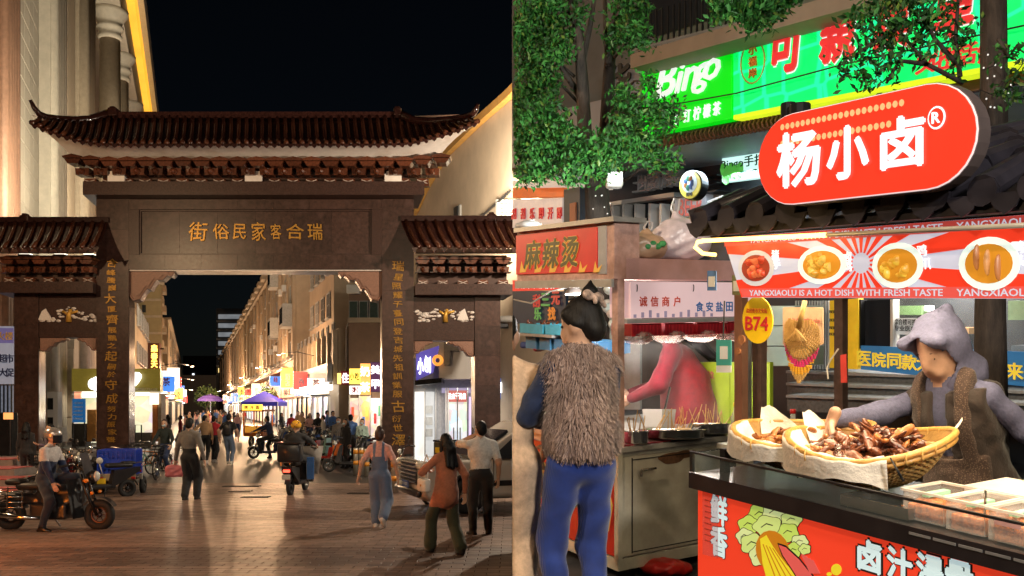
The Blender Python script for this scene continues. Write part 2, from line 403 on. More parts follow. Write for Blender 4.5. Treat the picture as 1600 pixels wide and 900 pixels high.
def person(label,loc,yaw,H=1.68,top=BLACKC,bottom=BLACKC,shoe=SHOEB,sleeve=None,skin=SKIN,hairm=HAIR,hair='short',fem=False,
           lean=0.0,pz=.93,lh=None,rh=None,lf=(-.09,0,.09),rf=(.09,0,.09),le=(-.6,-1,0),re=(.6,-1,0),lk=(-.1,1,0),rk=(.1,1,0),
           head=(0,0),short=False,coat=0.0,baggy=.012,flare=0.0,vox=.018,wr=.0038,hands=True,face=True,mask=False,group=None,
           toe=((0,1),(0,1)),clip=None,extra=None,curl=.5,fat=1.0,afat=None,lhd=None,rhd=None,cat='person',rule=None,hairlen=.3,twist=0.0):
    s=H/1.7;root=thing('person',label,cat,loc,yaw,group)
    u=np.array((0,math.sin(lean),math.cos(lean)));fw=np.array((0,math.cos(lean),-math.sin(lean)))
    rt=np.array((math.cos(twist),math.sin(twist),0))
    pc=np.array((0,0,pz));sw=(.158 if fem else .185)*fat;sh=pc+u*.46
    neck=pc+u*.52;hd=pc+u*.665+fw*.02;Rh=rotm(head[0]+lean*.6,head[1])
    tilt=np.array(Matrix.Rotation(-lean,3,'X'))
    SL=sleeve or top
    mats=[skin,top,bottom,shoe,SL,EYE]
    pr=[ell(pc+u*.33,(sw*.98,.112*fat,.19),1,tilt),ell(pc+u*.15,(.142*fat,.105*fat,.17),1,tilt),ell(pc+u*.0,((.168 if fem else .155)*fat,.118*fat,.12),2,tilt),
          cap(sh+u*.035-rt*.05,sh-u*.012-rt*sw*.86,.062,.060,1),cap(sh+u*.035+rt*.05,sh-u*.012+rt*sw*.86,.062,.060,1),cap(neck-u*.04,hd-u*.04,.052,.05,0)]
    if coat:   # long loose garment over the hips
        pr += [cap(pc+u*.2,pc-np.array((0,0,coat-.12)),.150*fat,.172*fat,1)]
    hr=lambda c: hd+Rh@np.array(c)
    pr += [ell(hd+Rh@np.array((0,-.005,.02)),(.074,.092,.105),0,Rh),ell(hr((0,.028,-.045)),(.055,.06,.06),0,Rh),
           cap(hr((0,.088,.005)),hr((0,.098,-.025)),.012,.016,0),ell(hr((-.077,-.005,-.01)),(.012,.02,.03),0,Rh),ell(hr((.077,-.005,-.01)),(.012,.02,.03),0,Rh),
           cap(hr((-.02,.085,-.062)),hr((.02,.085,-.062)),.010,.010,0)]
    parts=[];ends=[];af=afat or fat
    for sd,tgt,hint in ((-1,lh,le),(1,rh,re)):
        S=sh-u*.02+rt*sd*(sw-.005)
        if tgt is None: tgt=S+np.array((sd*.06,.03,-.55))
        E,W=ik(S,tgt,.28,.255,hint)
        a1=.052*af+.006;m_up=1
        pr.append(cap(S,S+(E-S)*.72,a1,a1*.88,SL is sleeve and 4 or 1))
        lo=0 if short else (4 if sleeve else 1)
        pr.append(cap(S+(E-S)*.72,E,(.043 if short else .05)*af,(.04 if short else .046)*af,lo))
        pr.append(cap(E,W-(W-E)*.06,(.041 if short else .047)*af,.031 if short else .038,lo))
        hdr=rhd if sd > 0 else lhd
        if hands: parts.append(place_hand(W+(W-E)*.02,W-E if hdr is None else hdr[:3],(sd*-.25,1,.35) if hdr is None else hdr[3:],sd > 0,curl,1.0,.006 if vox < .02 else .009))
        else: pr.append(cap(W,W+unit(W-E)*.12,.033,.028,0))
        ends.append((E,W))
    for sd,tgt,hint,tp in ((-1,lf,lk,toe[0]),(1,rf,rk,toe[1])):
        Hj=pc+np.array((sd*.085,0,-.03));K,A=ik(Hj,tgt,.435,.425,hint)
        pr.append(cap(Hj,K,.088*fat+baggy*.5,.062+baggy,2));pr.append(cap(K,A+(K-A)*.1,.060+baggy,.042+baggy+flare,2))
        t=unit((tp[0],math.sqrt(max(0,1-tp[0]**2))*tp[1] if abs(tp[1]) == 1 else 1,0)) if not isinstance(tp,dict) else unit(tp['d'])
        pr.append(cap(A-t*.035+(0,0,-.045),A+t*.125+(0,0,-.055),.04,.034,3));pr.append(cap(A,A+t*.06+(0,0,-.04),.04,.036,3))
    if extra: pr += extra
    V,F,m=sdf_mesh(pr,h=vox,k=.035 if vox < .02 else .04,wr=wr,clip=clip,rule=rule)
    if coat: cz=V[F].mean(1);m=np.where((m == 2) & (cz[:,2] > pz-coat+.02*np.sin(9*cz[:,0])) & (np.abs(cz[:,0]) < .3),1,m)
    parts=[(V,F,m)]+parts
    if face:
        mb=MB()
        for sx in (-1,1): mb.ball(tuple(hr((sx*.03,.079,.012))),(.013,.010,.008),8,6)
        tf=[]
        for f in mb.f: tf.append(f if len(f) == 4 else (f[0],f[1],f[2],f[2]))
        parts.append((np.array(mb.v),np.array([f for f in mb.f if len(f) == 4]),np.full(sum(len(f) == 4 for f in mb.f),5)))
    if clip is not None:
        parts=[parts[0]]+[(V_,F_[(clip(V_[F_].mean(1)[:,0],V_[F_].mean(1)[:,1],V_[F_].mean(1)[:,2]) < 0)],m_[(clip(V_[F_].mean(1)[:,0],V_[F_].mean(1)[:,1],V_[F_].mean(1)[:,2]) < 0)]) for V_,F_,m_ in parts[1:]]
    parts=[(a*s,b,c) for a,b,c in parts if len(b)]
    link('body',np_mesh('body',parts,mats),root)
    # hair
    hp=[]
    if hair in ('short','bun','long','pony'):
        hp=[ell(hr((0,-.02,.035)),(.083,.095,.103),0,Rh),ell(hr((0,-.06,-.02)),(.07,.055,.075),0,Rh)]
        if hair == 'bun': hp += [ell(hr((0,-.05,.13)),(.045,.045,.045),0,Rh)]
        if hair == 'pony': hp += [cap(hr((0,-.1,.03)),hr((0,-.15,-.14)),.035,.015)]
        if hair == 'long':
            hp += [cap(hr((0,-.07,0)),hr((0,-.115,-.10)),.075,.08),cap(hr((-.045,-.09,-.05)),hr((-.07,-.135,-hairlen)),.05,.03),cap(hr((.045,-.09,-.05)),hr((.07,-.135,-hairlen)),.05,.03),
                   cap(hr((0,-.1,-.1)),hr((0,-.15,-hairlen-.02)),.06,.035),cap(hr((-.075,-.01,0)),hr((-.085,.0,-.16)),.03,.025),cap(hr((.075,-.01,0)),hr((.085,.0,-.16)),.03,.025)]
        Ri=Rh.T;hc=hd
        def hclip(X,Y,Z):
            x=X-hc[0];y=Y-hc[1];z=Z-hc[2]
            fy=Ri[1,0]*x+Ri[1,1]*y+Ri[1,2]*z;fz=Ri[2,0]*x+Ri[2,1]*y+Ri[2,2]*z
            c1=np.minimum(fy-.012,.066-fz+0*fy)          # cut the face: in front of the ears and below the fringe
            c1=np.maximum(c1,-9) if hair != 'x' else c1
            if clip is not None: return np.maximum(c1,clip(X,Y,Z))
            return c1
        hv=sdf_mesh(hp,h=min(vox,.014),k=.02,wr=.003,wf=55,clip=hclip)
        if len(hv[1]): link('hair',np_mesh('hair',[(hv[0]*s,hv[1],hv[2])],[hairm]),root)
    if face == 2:      # brows and lips as small separate pieces
        for sx in (-1,1): MB().tube([tuple(hr((sx*.014,.083,.034))*s),tuple(hr((sx*.03,.082,.039))*s),tuple(hr((sx*.046,.070,.033))*s)],[.003,.004,.002],5,flat=.6).build('eyebrow',HAIR,root,world=False)
        MB().tube([tuple(hr((-.022,.088,-.060))*s),tuple(hr((0,.097,-.058))*s),tuple(hr((.022,.088,-.060))*s)],[.003,.006,.003],6).build('lips',M('lips',(.35,.08,.07),rough=.4,bump=0),root,world=False,smooth=True)
    if mask:
        mv=sdf_mesh([ell(hr((0,.058,-.045)),(.058,.052,.045),0,Rh)],h=.012,k=.01);link('face_mask',np_mesh('face_mask',[(mv[0]*s,mv[1],mv[2])],[MASKM]),root)
    root['_hd']=list(hd*s);root['_lw']=list(ends[0][1]*s);root['_rw']=list(ends[1][1]*s)
    return root
def to_world(root,p): return root.rotation_euler.to_matrix() @ Vector(p)+Vector(root.location)
def helmet(root,mat,s=1.0,visor=False,spots=False):
    hd=np.array(root['_hd'])/s
    pr=[ell(hd+(0,-.01,.045),(.118,.135,.115),0)]
    hv=sdf_mesh(pr,h=.012,k=.01,clip=lambda X,Y,Z: np.maximum((hd[2]-.015+.5*np.maximum(Y-hd[1]-.03,0))-Z,-9)+0*X)
    o=link('helmet',np_mesh('helmet',[(hv[0]*s,hv[1],hv[2])],[mat]),root)
    if visor:
        mb=MB();mb.grid(lambda a,b: (math.sin((a-.5)*2.4)*.125,hd[1]+math.cos((a-.5)*2.4)*.13,hd[2]-.09+b*.12),8,3)
        mb.v=[tuple(hd*0+np.array((v[0]*s,v[1]*s,v[2]*s))) for v in mb.v];link('visor',mb.mesh('visor',M('visor',(.02,.02,.025),rough=.1)),o)
    if spots:
        mb=MB()
        for x,y,z in ((-.05,-.115,.07),(.045,-.12,.06),(0,-.135,.02),(.08,-.09,.1),(-.085,-.085,.09)): mb.ball(tuple((hd+(x,y,z))*s),.016,8,6)
        link('decal',mb.mesh('decal',BLACKC),o,'stuff')
    return o

# ================================================================== two-wheelers
TYRE=M('tyre_rubber',(.012,.012,.012),rough=.75,scale=40);CHROME=M('chrome',(.6,.58,.55),rough=.18,metal=1,bump=.02);DARKM=M('metal_dark',(.03,.03,.032),rough=.35,metal=.8,bump=.03)
BLKP=M('plastic_black',(.016,.016,.018),rough=.32,bump=.02,coat=.3);SEATM=M('seat_vinyl',(.014,.013,.013),rough=.5);LENS=M('lamp_lens',(.6,.6,.55),rough=.08,bump=0)
REDL=EM('tail_lamp_red',(1,.06,.03),5.0);AMBER=M('amber_lens',(.7,.22,.02),rough=.2,bump=0)
def paint(n,c): return M('paint_'+n,c,rough=.28,var=.06,bump=.01,coat=.6)
def wheel(root,y,r,tr=.045,spokes=6,rimm=CHROME,x=0):
    mb=MB().torus((x,y,r),r-tr,tr,'x',24,8);w=mb.build('wheel',TYRE,root,world=False,smooth=True)
    rm=MB().torus((x,y,r),r-tr*1.9,tr*.35,'x',20,6);rm.lathe([(.028,-.05),(.045,-.03),(.045,.03),(.028,.05)],(x,y,r),10,'x')
    for i in range(spokes):
        a=2*math.pi*i/spokes
        rm.tube([(x-.02,y,r),(x,y+math.cos(a)*(r-tr*1.9),r+math.sin(a)*(r-tr*1.9))],.009 if spokes < 9 else .003,5)
    rm.build('rim',rimm,w,world=False,smooth=True);return w
def scooter(label,loc,yaw,col,r=.20,wb=1.20,cat='e-bike',name='electric_bike',basket=False,box=None,shield=None,group=None,tail=False,cover=None,style=0):
    root=thing(name,label,cat,loc,yaw,group);pm=col
    yf,yr=wb*.5,-wb*.5
    wheel(root,yf,r,.045 if style == 0 else .055);wheel(root,yr,r,.05 if style == 0 else .06,rimm=DARKM)
    b=MB()     # body shell: apron, floor, seat base
    b.prism([(-.13,yf-.22,.30),(-.13,yf-.17,.32),(-.13,yf-.34,.82),(-.13,yf-.42,.86),(-.13,yf-.36,.30)],(.26,0,0))
    b.bbox((0,-.02,.27),(.24,.62,.09),.03)
    b.prism([(-.12,-.22,.24),(-.12,-.30,.62),(-.12,-.86*wb/1.2,.68),(-.12,-.84*wb/1.2,.58),(-.12,-.44,.34)],(.24,0,0))
    b.build('body_shell',pm,root,world=False)
    f=MB()
    for sx in (-.055,.055): f.tube([(sx,yf,r),(sx,yf-.12,.58)],.02,7)
    f.tube([(0,yf-.11,.55),(0,yf-.26,1.0)],.026,8);f.build('fork',CHROME,root,world=False,smooth=True)
    h=MB().tube([(-.33,yf-.36,1.04),(-.2,yf-.26,1.06),(0,yf-.25,1.0),(.2,yf-.26,1.06),(.33,yf-.36,1.04)],.014,7)
    hb=h.build('handlebar',DARKM,root,world=False,smooth=True)
    for sx in (-1,1): MB().tube([(sx*.25,yf-.31,1.05),(sx*.36,yf-.375,1.035)],.02,7).build('grip',SEATM,hb,world=False)
    for sx in (-1,1):
        m_=MB().tube([(sx*.2,yf-.27,1.06),(sx*.27,yf-.25,1.2)],.006,5);m_.ball((sx*.29,yf-.25,1.24),(.055,.014,.04),10,6);m_.build('mirror',BLKP,root,world=False,smooth=True)
    l=MB().ball((0,yf-.16,.90),(.075,.06,.075),12,8);lm=l.build('headlight',LENS,root,world=False,smooth=True)
    MB().torus((0,yf-.14,.90),.075,.014,'y',16,6).build('lamp_ring',CHROME,lm,world=False,smooth=True)
    st=MB().bbox((0,-.42,.72),(.27,.56,.10),.045);st.bbox((0,-.62,.77),(.26,.26,.06),.028);st.build('seat',SEATM,root,world=False,smooth=True)
    for y0,a0,a1 in ((yf,.5,2.5),(yr,.6,2.9)):
        MB().grid(lambda a,c,y0=y0,a0=a0,a1=a1: ((c-.5)*.12,y0+math.cos(a0+(a1-a0)*a)*(r+.035),r+math.sin(a0+(a1-a0)*a)*(r+.035)),10,2).build('fender',pm,root,world=False,smooth=True)
    rk=MB()
    for sx in (-.1,.1): rk.tube([(sx,-.6,.74),(sx,-.95*wb/1.2,.78),(sx,-.95*wb/1.2,.70)],.009,6)
    rk.tube([(-.1,-.95*wb/1.2,.78),(.1,-.95*wb/1.2,.78)],.009,6);rk.tube([(-.1,-.8,.765),(.1,-.8,.765)],.009,6);rk.build('rack',CHROME,root,world=False)
    MB().tube([(-.13,-.1,.25),(-.22,-.05,.02)],.010,6).build('kickstand',DARKM,root,world=False)
    tl=MB().bbox((0,-.875*wb/1.2,.58),(.15,.03,.06),.012);tl.build('tail_light',REDL if tail else M('tail_lens',(.35,.02,.02),rough=.15,bump=0),root,world=False)
    MB().bbox((0,-.90*wb/1.2,.45),(.18,.012,.11),.004).build('number_plate',M('plate_white',(.55,.55,.5),rough=.4),root,world=False)
    if basket: wire_basket(root,(0,yf-.02,.78),(.32,.24,.22))
    if box is not None:
        q=MB().bbox((0,-.82*wb/1.2,.98),(.42,.40,.40),.03).build('delivery_box',box,root,world=False)
        MB().bbox((0,-.82*wb/1.2,1.20),(.44,.42,.045),.015).build('lid',BLKP,q,world=False)
    if cover is not None:
        MB().grid(lambda a,c: ((a-.5)*(1.0-.25*(1-c))*.95,yf-.20-.12*(c-.5)**2-.06*math.cos((a-.5)*6)+.03*math.sin(9*a+5*c),.42+.66*c),14,10).build('wind_cover',cover,root,world=False,smooth=True)
    return root
def wire_basket(root,c,sz):
    mb=MB();x,y,z=sz;c=Vector(c)
    for i in range(4):
        h=c.z-z/2+z*i/3;k=.85+.15*i/3
        p=[(c.x-x/2*k,c.y-y/2*k,h),(c.x+x/2*k,c.y-y/2*k,h),(c.x+x/2*k,c.y+y/2*k,h),(c.x-x/2*k,c.y+y/2*k,h),(c.x-x/2*k,c.y-y/2*k,h)]
        mb.tube(p,.005,4)
    for i in range(7):
        t=i/6-.5
        for sy in (-1,1): mb.tube([(c.x+x*t*.85,c.y+sy*y/2*.85,c.z-z/2),(c.x+x*t,c.y+sy*y/2,c.z+z/2)],.004,4)
        for sx in (-1,1): mb.tube([(c.x+sx*x/2*.85,c.y+y*t*.85,c.z-z/2),(c.x+sx*x/2,c.y+y*t,c.z+z/2)],.004,4)
        mb.tube([(c.x+x*t*.85,c.y-y/2*.85,c.z-z/2),(c.x+x*t*.85,c.y+y/2*.85,c.z-z/2)],.004,4)
    return mb.build('basket',DARKM,root,world=False)
def bicycle(label,loc,yaw,col,r=.30,group=None,rider=False):
    root=thing('bicycle',label,'bicycle',loc,yaw,group);wb=1.02;yf,yr=wb/2,-wb/2
    wheel(root,yf,r,.022,14);wheel(root,yr,r,.022,14)
    f=MB();bb=(0,-.06,.28);sd=(0,-.20,.62);ht=(0,.30,.66);hb=(0,.33,.52)
    for a,b_ in ((bb,sd),(bb,hb),(sd,ht),(ht,hb)): f.tube([a,b_],.018,7)
    for sx in (-.05,.05):
        f.tube([(sx,yr,r),(sx*.4,bb[1],bb[2])],.010,6);f.tube([(sx,yr,r),(sx*.4,sd[1],sd[2])],.010,6);f.tube([(sx*.8,yf,r),(sx*.6,hb[1]+.02,hb[2])],.013,6)
    f.build('frame',col,root,world=False,smooth=True)
    MB().tube([(0,.295,.66),(0,.27,.88),(-.1,.26,.95),(-.27,.12,.96)],.012,6).tube([(0,.27,.88),(.1,.26,.95),(.27,.12,.96)],.012,6).build('handlebar',CHROME,root,world=False,smooth=True)
    MB().tube([(0,-.20,.62),(0,-.23,.78)],.014,6).build('seat_post',CHROME,root,world=False)
    MB().bbox((0,-.26,.81),(.16,.25,.06),.028).build('saddle',SEATM,root,world=False,smooth=True)
    MB().lathe([(.085,-.008),(.085,.008)],(.05,-.06,.28),14,'x').tube([(.06,-.06,.28),(.09,.08,.20)],.01,5).tube([(-.06,-.06,.28),(-.09,-.2,.36)],.01,5).build('crankset',CHROME,root,world=False)
    for y0 in (yf,yr):
        MB().grid(lambda a,c: ((c-.5)*.05,y0+math.cos(.4+2.3*a)*(r+.02),r+math.sin(.4+2.3*a)*(r+.02)),10,1).build('mudguard',BLKP,root,world=False,smooth=True)
    wire_basket(root,(0,.50,.80),(.34,.26,.24))
    MB().box((0,-.5,.66),(.14,.34,.012)).tube([(-.06,-.6,.65),(-.05,yr,r)],.006,5).tube([(.06,-.6,.65),(.05,yr,r)],.006,5).build('rack',DARKM,root,world=False)
    return root
# ================================================================== LEFT PLACE: the gateway street
ASPH=M('asphalt',(.055,.052,.050),rough=.42,scale=30,var=.3,bump=.25,dirt=(.03,.028,.027),dirt_amt=.7)
MB().quad((-260,-40,0),(260,-40,0),(260,900,0),(-260,900,0)).build('ground',ASPH,world=False,kind='structure')
# ---- paving of the forecourt: light and dark bands of stone
PAV=[M('paver_%d' % i,c,rough=r,scale=14,var=.22,bump=.22,rnd=.10,dirt=(.05,.035,.028),dirt_amt=.5) for i,(c,r) in enumerate(
    [((.155,.102,.078),.42),((.19,.125,.095),.40),((.080,.049,.038),.44),((.128,.081,.063),.42)])]
pave=MB().quad((-16,4,.006),(4.2,4,.006),(4.2,23.4,.006),(-16,23.4,.006)).build('pavement',M('mortar',(.05,.04,.035),rough=.8),world=False,kind='structure')
PW,PL=.30,.15
PM={i: MB().bbox((0,0,.012),(PW-.008,PL-.008,.024),.005).mesh('paver',PAV[i]) for i in range(4)}
rest=MB();npv=0;row=0;y=9.6;sh_=0
while y < 23.2:
    band=(row//10) % 3;x=-15.6+(PW/2 if row % 2 else 0);xe=1.6 if y < 15.5 else 4
    while x < xe:
        px=800+1400*x/y
        if px > -60:
            i=(2 if RNG.random() < .75 else 3) if band == 1 else (RNG.choice((0,1)) if RNG.random() < .86 else 3)
            if -20 < px < 800 and y > 10.6 and npv < 300:
                o=link('paver',PM[i],pave);o.location=(x+PW/2,y+PL/2,.006+RNG.uniform(-.001,.001));npv += 1
            else: rest.mat(i).obox((x+.004,y+.004,.006),(PW-.008,0,0),(0,PL-.008,0),(0,0,.024+RNG.uniform(-.001,.001)))
        x += PW
    y += PL;row += 1
rest.build('paving_field',PAV,pave,kind='stuff')
for px,py,w in ((378,762,.9),(376,770,.5),(575,773,.9),(400,779,.6)):
    c=G(px,py);mb=MB()
    for i in range(int(w/.05)): mb.box((c.x-w/2+i*.05,c.y,.036),(.028,.22,.008))
    mb.box((c.x,c.y-.11,.036),(w,.02,.01));mb.box((c.x,c.y+.11,.036),(w,.02,.01));mb.box((c.x,c.y,.031),(w,.22,.004))
    n_={378: 'long dark drain grate set in the paving before the archway',376: 'short dark drain grate just below the long one near the middle',575: 'dark drain grate in the paving by the bollards',400: 'small dark drain grate nearest the paving bands'}[px]
    tag(mb.build('drain_grate',M('iron',(.02,.02,.02),rough=.5,metal=.6)),n_,'drain','drain grates')

# ---- the archway
GRAN=M('granite_red',(.040,.019,.0145),rough=.36,spec=.35,scale=26,var=.6,bump=.05,detail=12,dirt=(.05,.032,.03),dirt_amt=.45)
GRANS=M('granite_slab',(.042,.020,.015),rough=.33,spec=.4,scale=9,var=.55,bump=.06,detail=14,rnd=.22,dirt=(.075,.040,.034),dirt_amt=.6)
GRAN2=M('granite_lit_side',(.17,.12,.11),rough=.15,scale=90,var=.4,bump=.03,detail=8)  # lighter granite; light on the right side is put into the colour
CARV=M('granite_carved',(.22,.115,.08),rough=.45,scale=40,var=.35,bump=.3)
TILE=M('tile_glazed_brown',(.026,.009,.007),rough=.22,scale=12,var=.4,bump=.05,rnd=.35,coat=.4)
TROLL=M('tile_roll',(.060,.020,.010),rough=.2,scale=12,var=.4,bump=.05,rnd=.3,coat=.4)  # same glazed tile made lighter: roll highlights put into the colour
BRKT=M('bracket_glazed',(.085,.026,.012),rough=.25,scale=18,var=.45,bump=.1,rnd=.35,coat=.3)
PLAST=M('plaster_white',(.74,.68,.63),rough=.7,scale=5,var=.08,bump=.05,dirt=(.4,.3,.22),dirt_amt=.4)
GOLD=M('gold_leaf',(.38,.20,.035),rough=.40,metal=.5,scale=20,var=.2,bump=.1)
AY,DV=27.0,Vector((-.21,1,0))
arch=thing('archway','tall red granite gateway with tiled roof and gold calligraphy over the street','archway',P(400,740,AY))
arch.location.z=0
def A(px,py,d=0.0): return P(px,py,AY)+DV*d
def abox(mb,x0,y0,x1,y1,d0,d1):
    o=A(x0,y1,d0);return mb.obox(o,A(x1,y1,d0)-o,DV*(d1-d0),A(x0,y0,d0)-o)
GB=740.5
for x0,x1,y0,d in ((150.5,201,311,.9),(597,646.5,311,.9),(22,60,460,.7),(742,782,463,.7)):
    hh=(GB-y0);n=9 if y0 < 400 else 6
    pl=abox(MB(),x0+.5,y0,x1-.5,GB,.012,d-.012).build('pillar',GRAN,arch)
    for i in range(n): abox(MB(),x0,y0+hh*i/n+.2,x1,y0+hh*(i+1)/n-.2,0,d).build('facing_slab',GRANS,pl)      # facing slabs with fine joints
    abox(MB(),x0-4,728,x1+4,GB,-.08,d+.08).build('plinth',GRAN,pl)
    if x0 < 400:
        o=A(x1+.1,GB-3,.04)
        MB().obox(o,Vector((.006,0,0)),DV*(d-.08),A(x1+.1,478 if y0 < 400 else 545,.04)-o).build('lit_side',GRAN2,pl)
    for k in (1,): pass
# lintel: frame and recessed name panel
mb=abox(MB(),201.2,311.5,596.8,421,.12,.85);abox(mb,201.2,311.5,596.8,327,.0,.12);abox(mb,201.2,398,596.8,421,.0,.12)
abox(mb,201.2,327.2,217,397.8,.0,.12);abox(mb,581,327.2,596.8,397.8,.0,.12)
lin=mb.build('lintel',GRAN,arch)
for r_,(ya,yb,dd,n) in enumerate(((329.6,395.4,.112,6),(312,326.8,-.008,7),(398.4,420.6,-.008,7))):
    xa,xb=(219.6,578.4) if r_ == 0 else (201.6,596.4)
    for i in range(n): abox(MB(),lerp(xa,xb,i/n)+.2,ya,lerp(xa,xb,(i+1)/n)-.2,yb,dd,dd+.02).build('facing_slab',GRANS,lin)
mb=MB()
for a in ((217,327.2,581,329.5),(217,395.5,581,397.8),(217,329.5,219.5,395.5),(578.5,329.5,581,395.5)): abox(mb,*a,.05,.12)
mb.build('panel_frame',GRAN,lin)
abox(MB(),202,421.3,596,423,.03,.82).build('soffit_slab',M('underside_lit_pale',(.55,.50,.47),rough=.4,scale=30,stretch=(1,6,1),var=.25),lin)  # light on the lintel's underside is put into this pale colour
for ch,x,w,h in zip('街俗民家客合瑞',(309,345,374,404,431,461,492),(32,28,22,24,18,30,26),(32,26,26,32,26,26,28)):
    letter(ch,A(x,361,.09),(1,0,0),(0,0,1),GOLD,arch,bold=.008,h=h*.92*AY/FPX,w=w*.92*AY/FPX,ext=.02,rot=RNG.uniform(-.06,.06),shear=RNG.uniform(-.15,.1))
def couplet(s,xc,y0,y1):
    big=[1.0+.75*(RNG.random() < .3) for _ in s];big[0]=1.5
    tot=sum(big);y=y0
    for ch,b in zip(s,big):
        h=(y1-y0)/tot*b;letter(ch,A(xc+RNG.uniform(-2,2),y+h/2,-.012),(1,0,0),(0,0,1),GOLD,arch,bold=.006,h=h*.74*AY/FPX,w=min(21,7+h*.55)*AY/FPX,ext=.015,rot=RNG.uniform(-.1,.1),shear=RNG.uniform(-.2,.15));y += h
couplet('合峰騰巍大厦齊展鵬之起嗣於守成努力振家聲',174.5,402,693);couplet('瑞星照耀千臺同登吉城先祖訓業服古衍世澤',621.5,405,700)
# cornices
for a in ((137,290.5,660,311,-.55,1.3),(3,443.5,150.3,460,-.4,1.0),(646.7,447,797,463,-.4,1.0)):
    mb=abox(MB(),*a);abox(mb,a[0]+3,a[1]-1.6,a[2]-3,a[1]-.05,a[4]+.12,a[5]-.1);mb.build('cornice',GRAN,arch)
# side bay panels with painted relief
for x0,x1,y0,y1 in ((60.2,150.3,460.2,527),(646.7,741.8,463.2,532)):
    pn=abox(MB(),x0,y0,x1,y1,.05,.6).build('side_panel',GRAN,arch);cx_=(x0+x1)/2
    left=x0 < 400
    WREL=M('relief_white',(.62,.56,.52),rough=.6,scale=30,var=.15,bump=.4);GREL=M('relief_gold',(.55,.30,.05),rough=.4,metal=.3)
    for i in range(60):
        t=RNG.random();xx=cx_-44+88*t;yy=492+9*math.sin(t*9)*.6+RNG.uniform(-8,9)+(0 if left else -2)
        sz=RNG.uniform(1.6,3.6)
        if abs(xx-cx_) < 8 and i % 3: continue
        MB().ball(A(xx,min(yy,501),.045),(sz*AY/FPX*1.3,.03,sz*AY/FPX*.7),6,5).build('relief',WREL,pn,smooth=True)
    MB().prism([A(cx_-40+(66 if not left else 0),486,.05),A(cx_-34+(66 if not left else 0),482,.05),A(cx_-24+(62 if not left else 0),500,.05),A(cx_-46+(66 if not left else 0),500,.05)],DV*-.05).build('relief',WREL,pn)
    tr=MB().tube([A(cx_+2,503,.04),A(cx_+2,492,.02),A(cx_+5,483,.02)],[.09,.07,.05],6).tube([A(cx_+2,492,.02),A(cx_-8,486,.02)],.04,5).tube([A(cx_+3,490,.02),A(cx_+16,486,.02)],.04,5)
    tr.build('relief',GREL,pn,smooth=True)
# carved corbels
def corbel(xe,yt,dirx,W,Hh,d0,d1,par):
    prof=[(0,0),(1,0),(1,.10),(.93,.19),(.86,.14),(.74,.30),(.60,.30),(.52,.45),(.46,.62),(.38,.60),(.30,.74),(.22,.95),(.08,1.0),(0,.86)]
    pts=[A(xe+dirx*W*a,yt+Hh*b,d0) for a,b in prof]
    c=MB().prism(pts,DV*(d1-d0)).build('corbel',CARV,par)
    inner=[A(xe+dirx*W*(.06+.8*a),yt+Hh*(.04+.80*b),d0-.03) for a,b in prof]
    MB().prism(inner,DV*.04).build('carving',CARV,c)
    MB().tube([A(xe+dirx*W*(.02+.97*a),yt+Hh*(.0+.97*b),d0-.02) for a,b in prof[2:]],.03,5).build('carved_edge',CARV,c)
corbel(201.2,421.5,1,70,48,.12,.75,arch);corbel(596.8,421.5,-1,68,48,.12,.75,arch)
corbel(60.3,527.3,1,42,21,.1,.55,arch);corbel(150.3,527.3,-1,30,20,.1,.55,arch);corbel(646.8,532.3,1,30,20,.1,.55,arch);corbel(741.7,532.3,-1,40,24,.1,.55,arch)
# ---- roofs

def pl(x,pts):
    for (x0,y0),(x1,y1) in zip(pts,pts[1:]):
        if x0 <= x <= x1: return lerp(y0,y1,(x-x0)/(x1-x0))
    return pts[0][1] if x < pts[0][0] else pts[-1][1]
EAVE=[(47,193),(70,203),(95,212),(125,221),(155,225.5),(190,226.5),(600,226.5),(640,225),(675,217),(705,208),(730,199),(749,191)]
HIP=[(40,176),(60,184),(90,187),(115,187.5),(140,186),(165,180),(180,179),(400,181.5),(620,179),(640,184),(660,189),(690,190),(720,188),(749,182),(760,178)]
YE,YR=25.35,27.35
roof=MB()
def rtop(e):
    d=(e-400)/400;lean=-16*d if abs(e-400) < 240 else -16*d;t=e+lean;return t,pl(t,HIP)
def rpt(e,v):
    tx,ty=rtop(e);hip=0 if 175 < e < 625 else 1
    Yt=YR if 178 <= tx <= 622 else lerp(YR,YE+.25,min(1,(178-tx if tx < 178 else tx-622)/125))
    p0=P(e,pl(e,EAVE),YE);p1=P(tx,ty+3,Yt);q=p0.lerp(p1,v);q.z -= .16*math.sin(math.pi*v)*(1 if Yt > 26.5 else .3);return q
es_=[49+(747-49)*i/56 for i in range(57)]
roof.grid(lambda a,b: rpt(49+698*a,b),112,6)
# the roof turns down at the back as well
roof.grid(lambda a,b: P(lerp(180,620,a),182,YR).lerp(P(lerp(49,747,a),pl(lerp(49,747,a),EAVE)-14,YR+1.9),b),40,3)
rf=roof.build('roof',TILE,arch,smooth=True)
for e in es_:
    pts=[rpt(e,v)+Vector((0,-.02,.04)) for v in (0,.25,.5,.75,1)]
    MB().tube(pts,[.075,.07,.068,.066,.064],7).build('tile_row',TROLL,rf,smooth=True)
for i in range(56):
    e=(es_[i]+es_[i+1])/2;c=rpt(e,0)+Vector((0,-.05,-.06))
    MB().prism([c+Vector((-.10,0,.08)),c+Vector((.10,0,.08)),c+Vector((.05,0,.0)),c+Vector((0,0,-.04)),c+Vector((-.05,0,.0))],(0,.03,0)).build('drip_tile',TILE,rf)
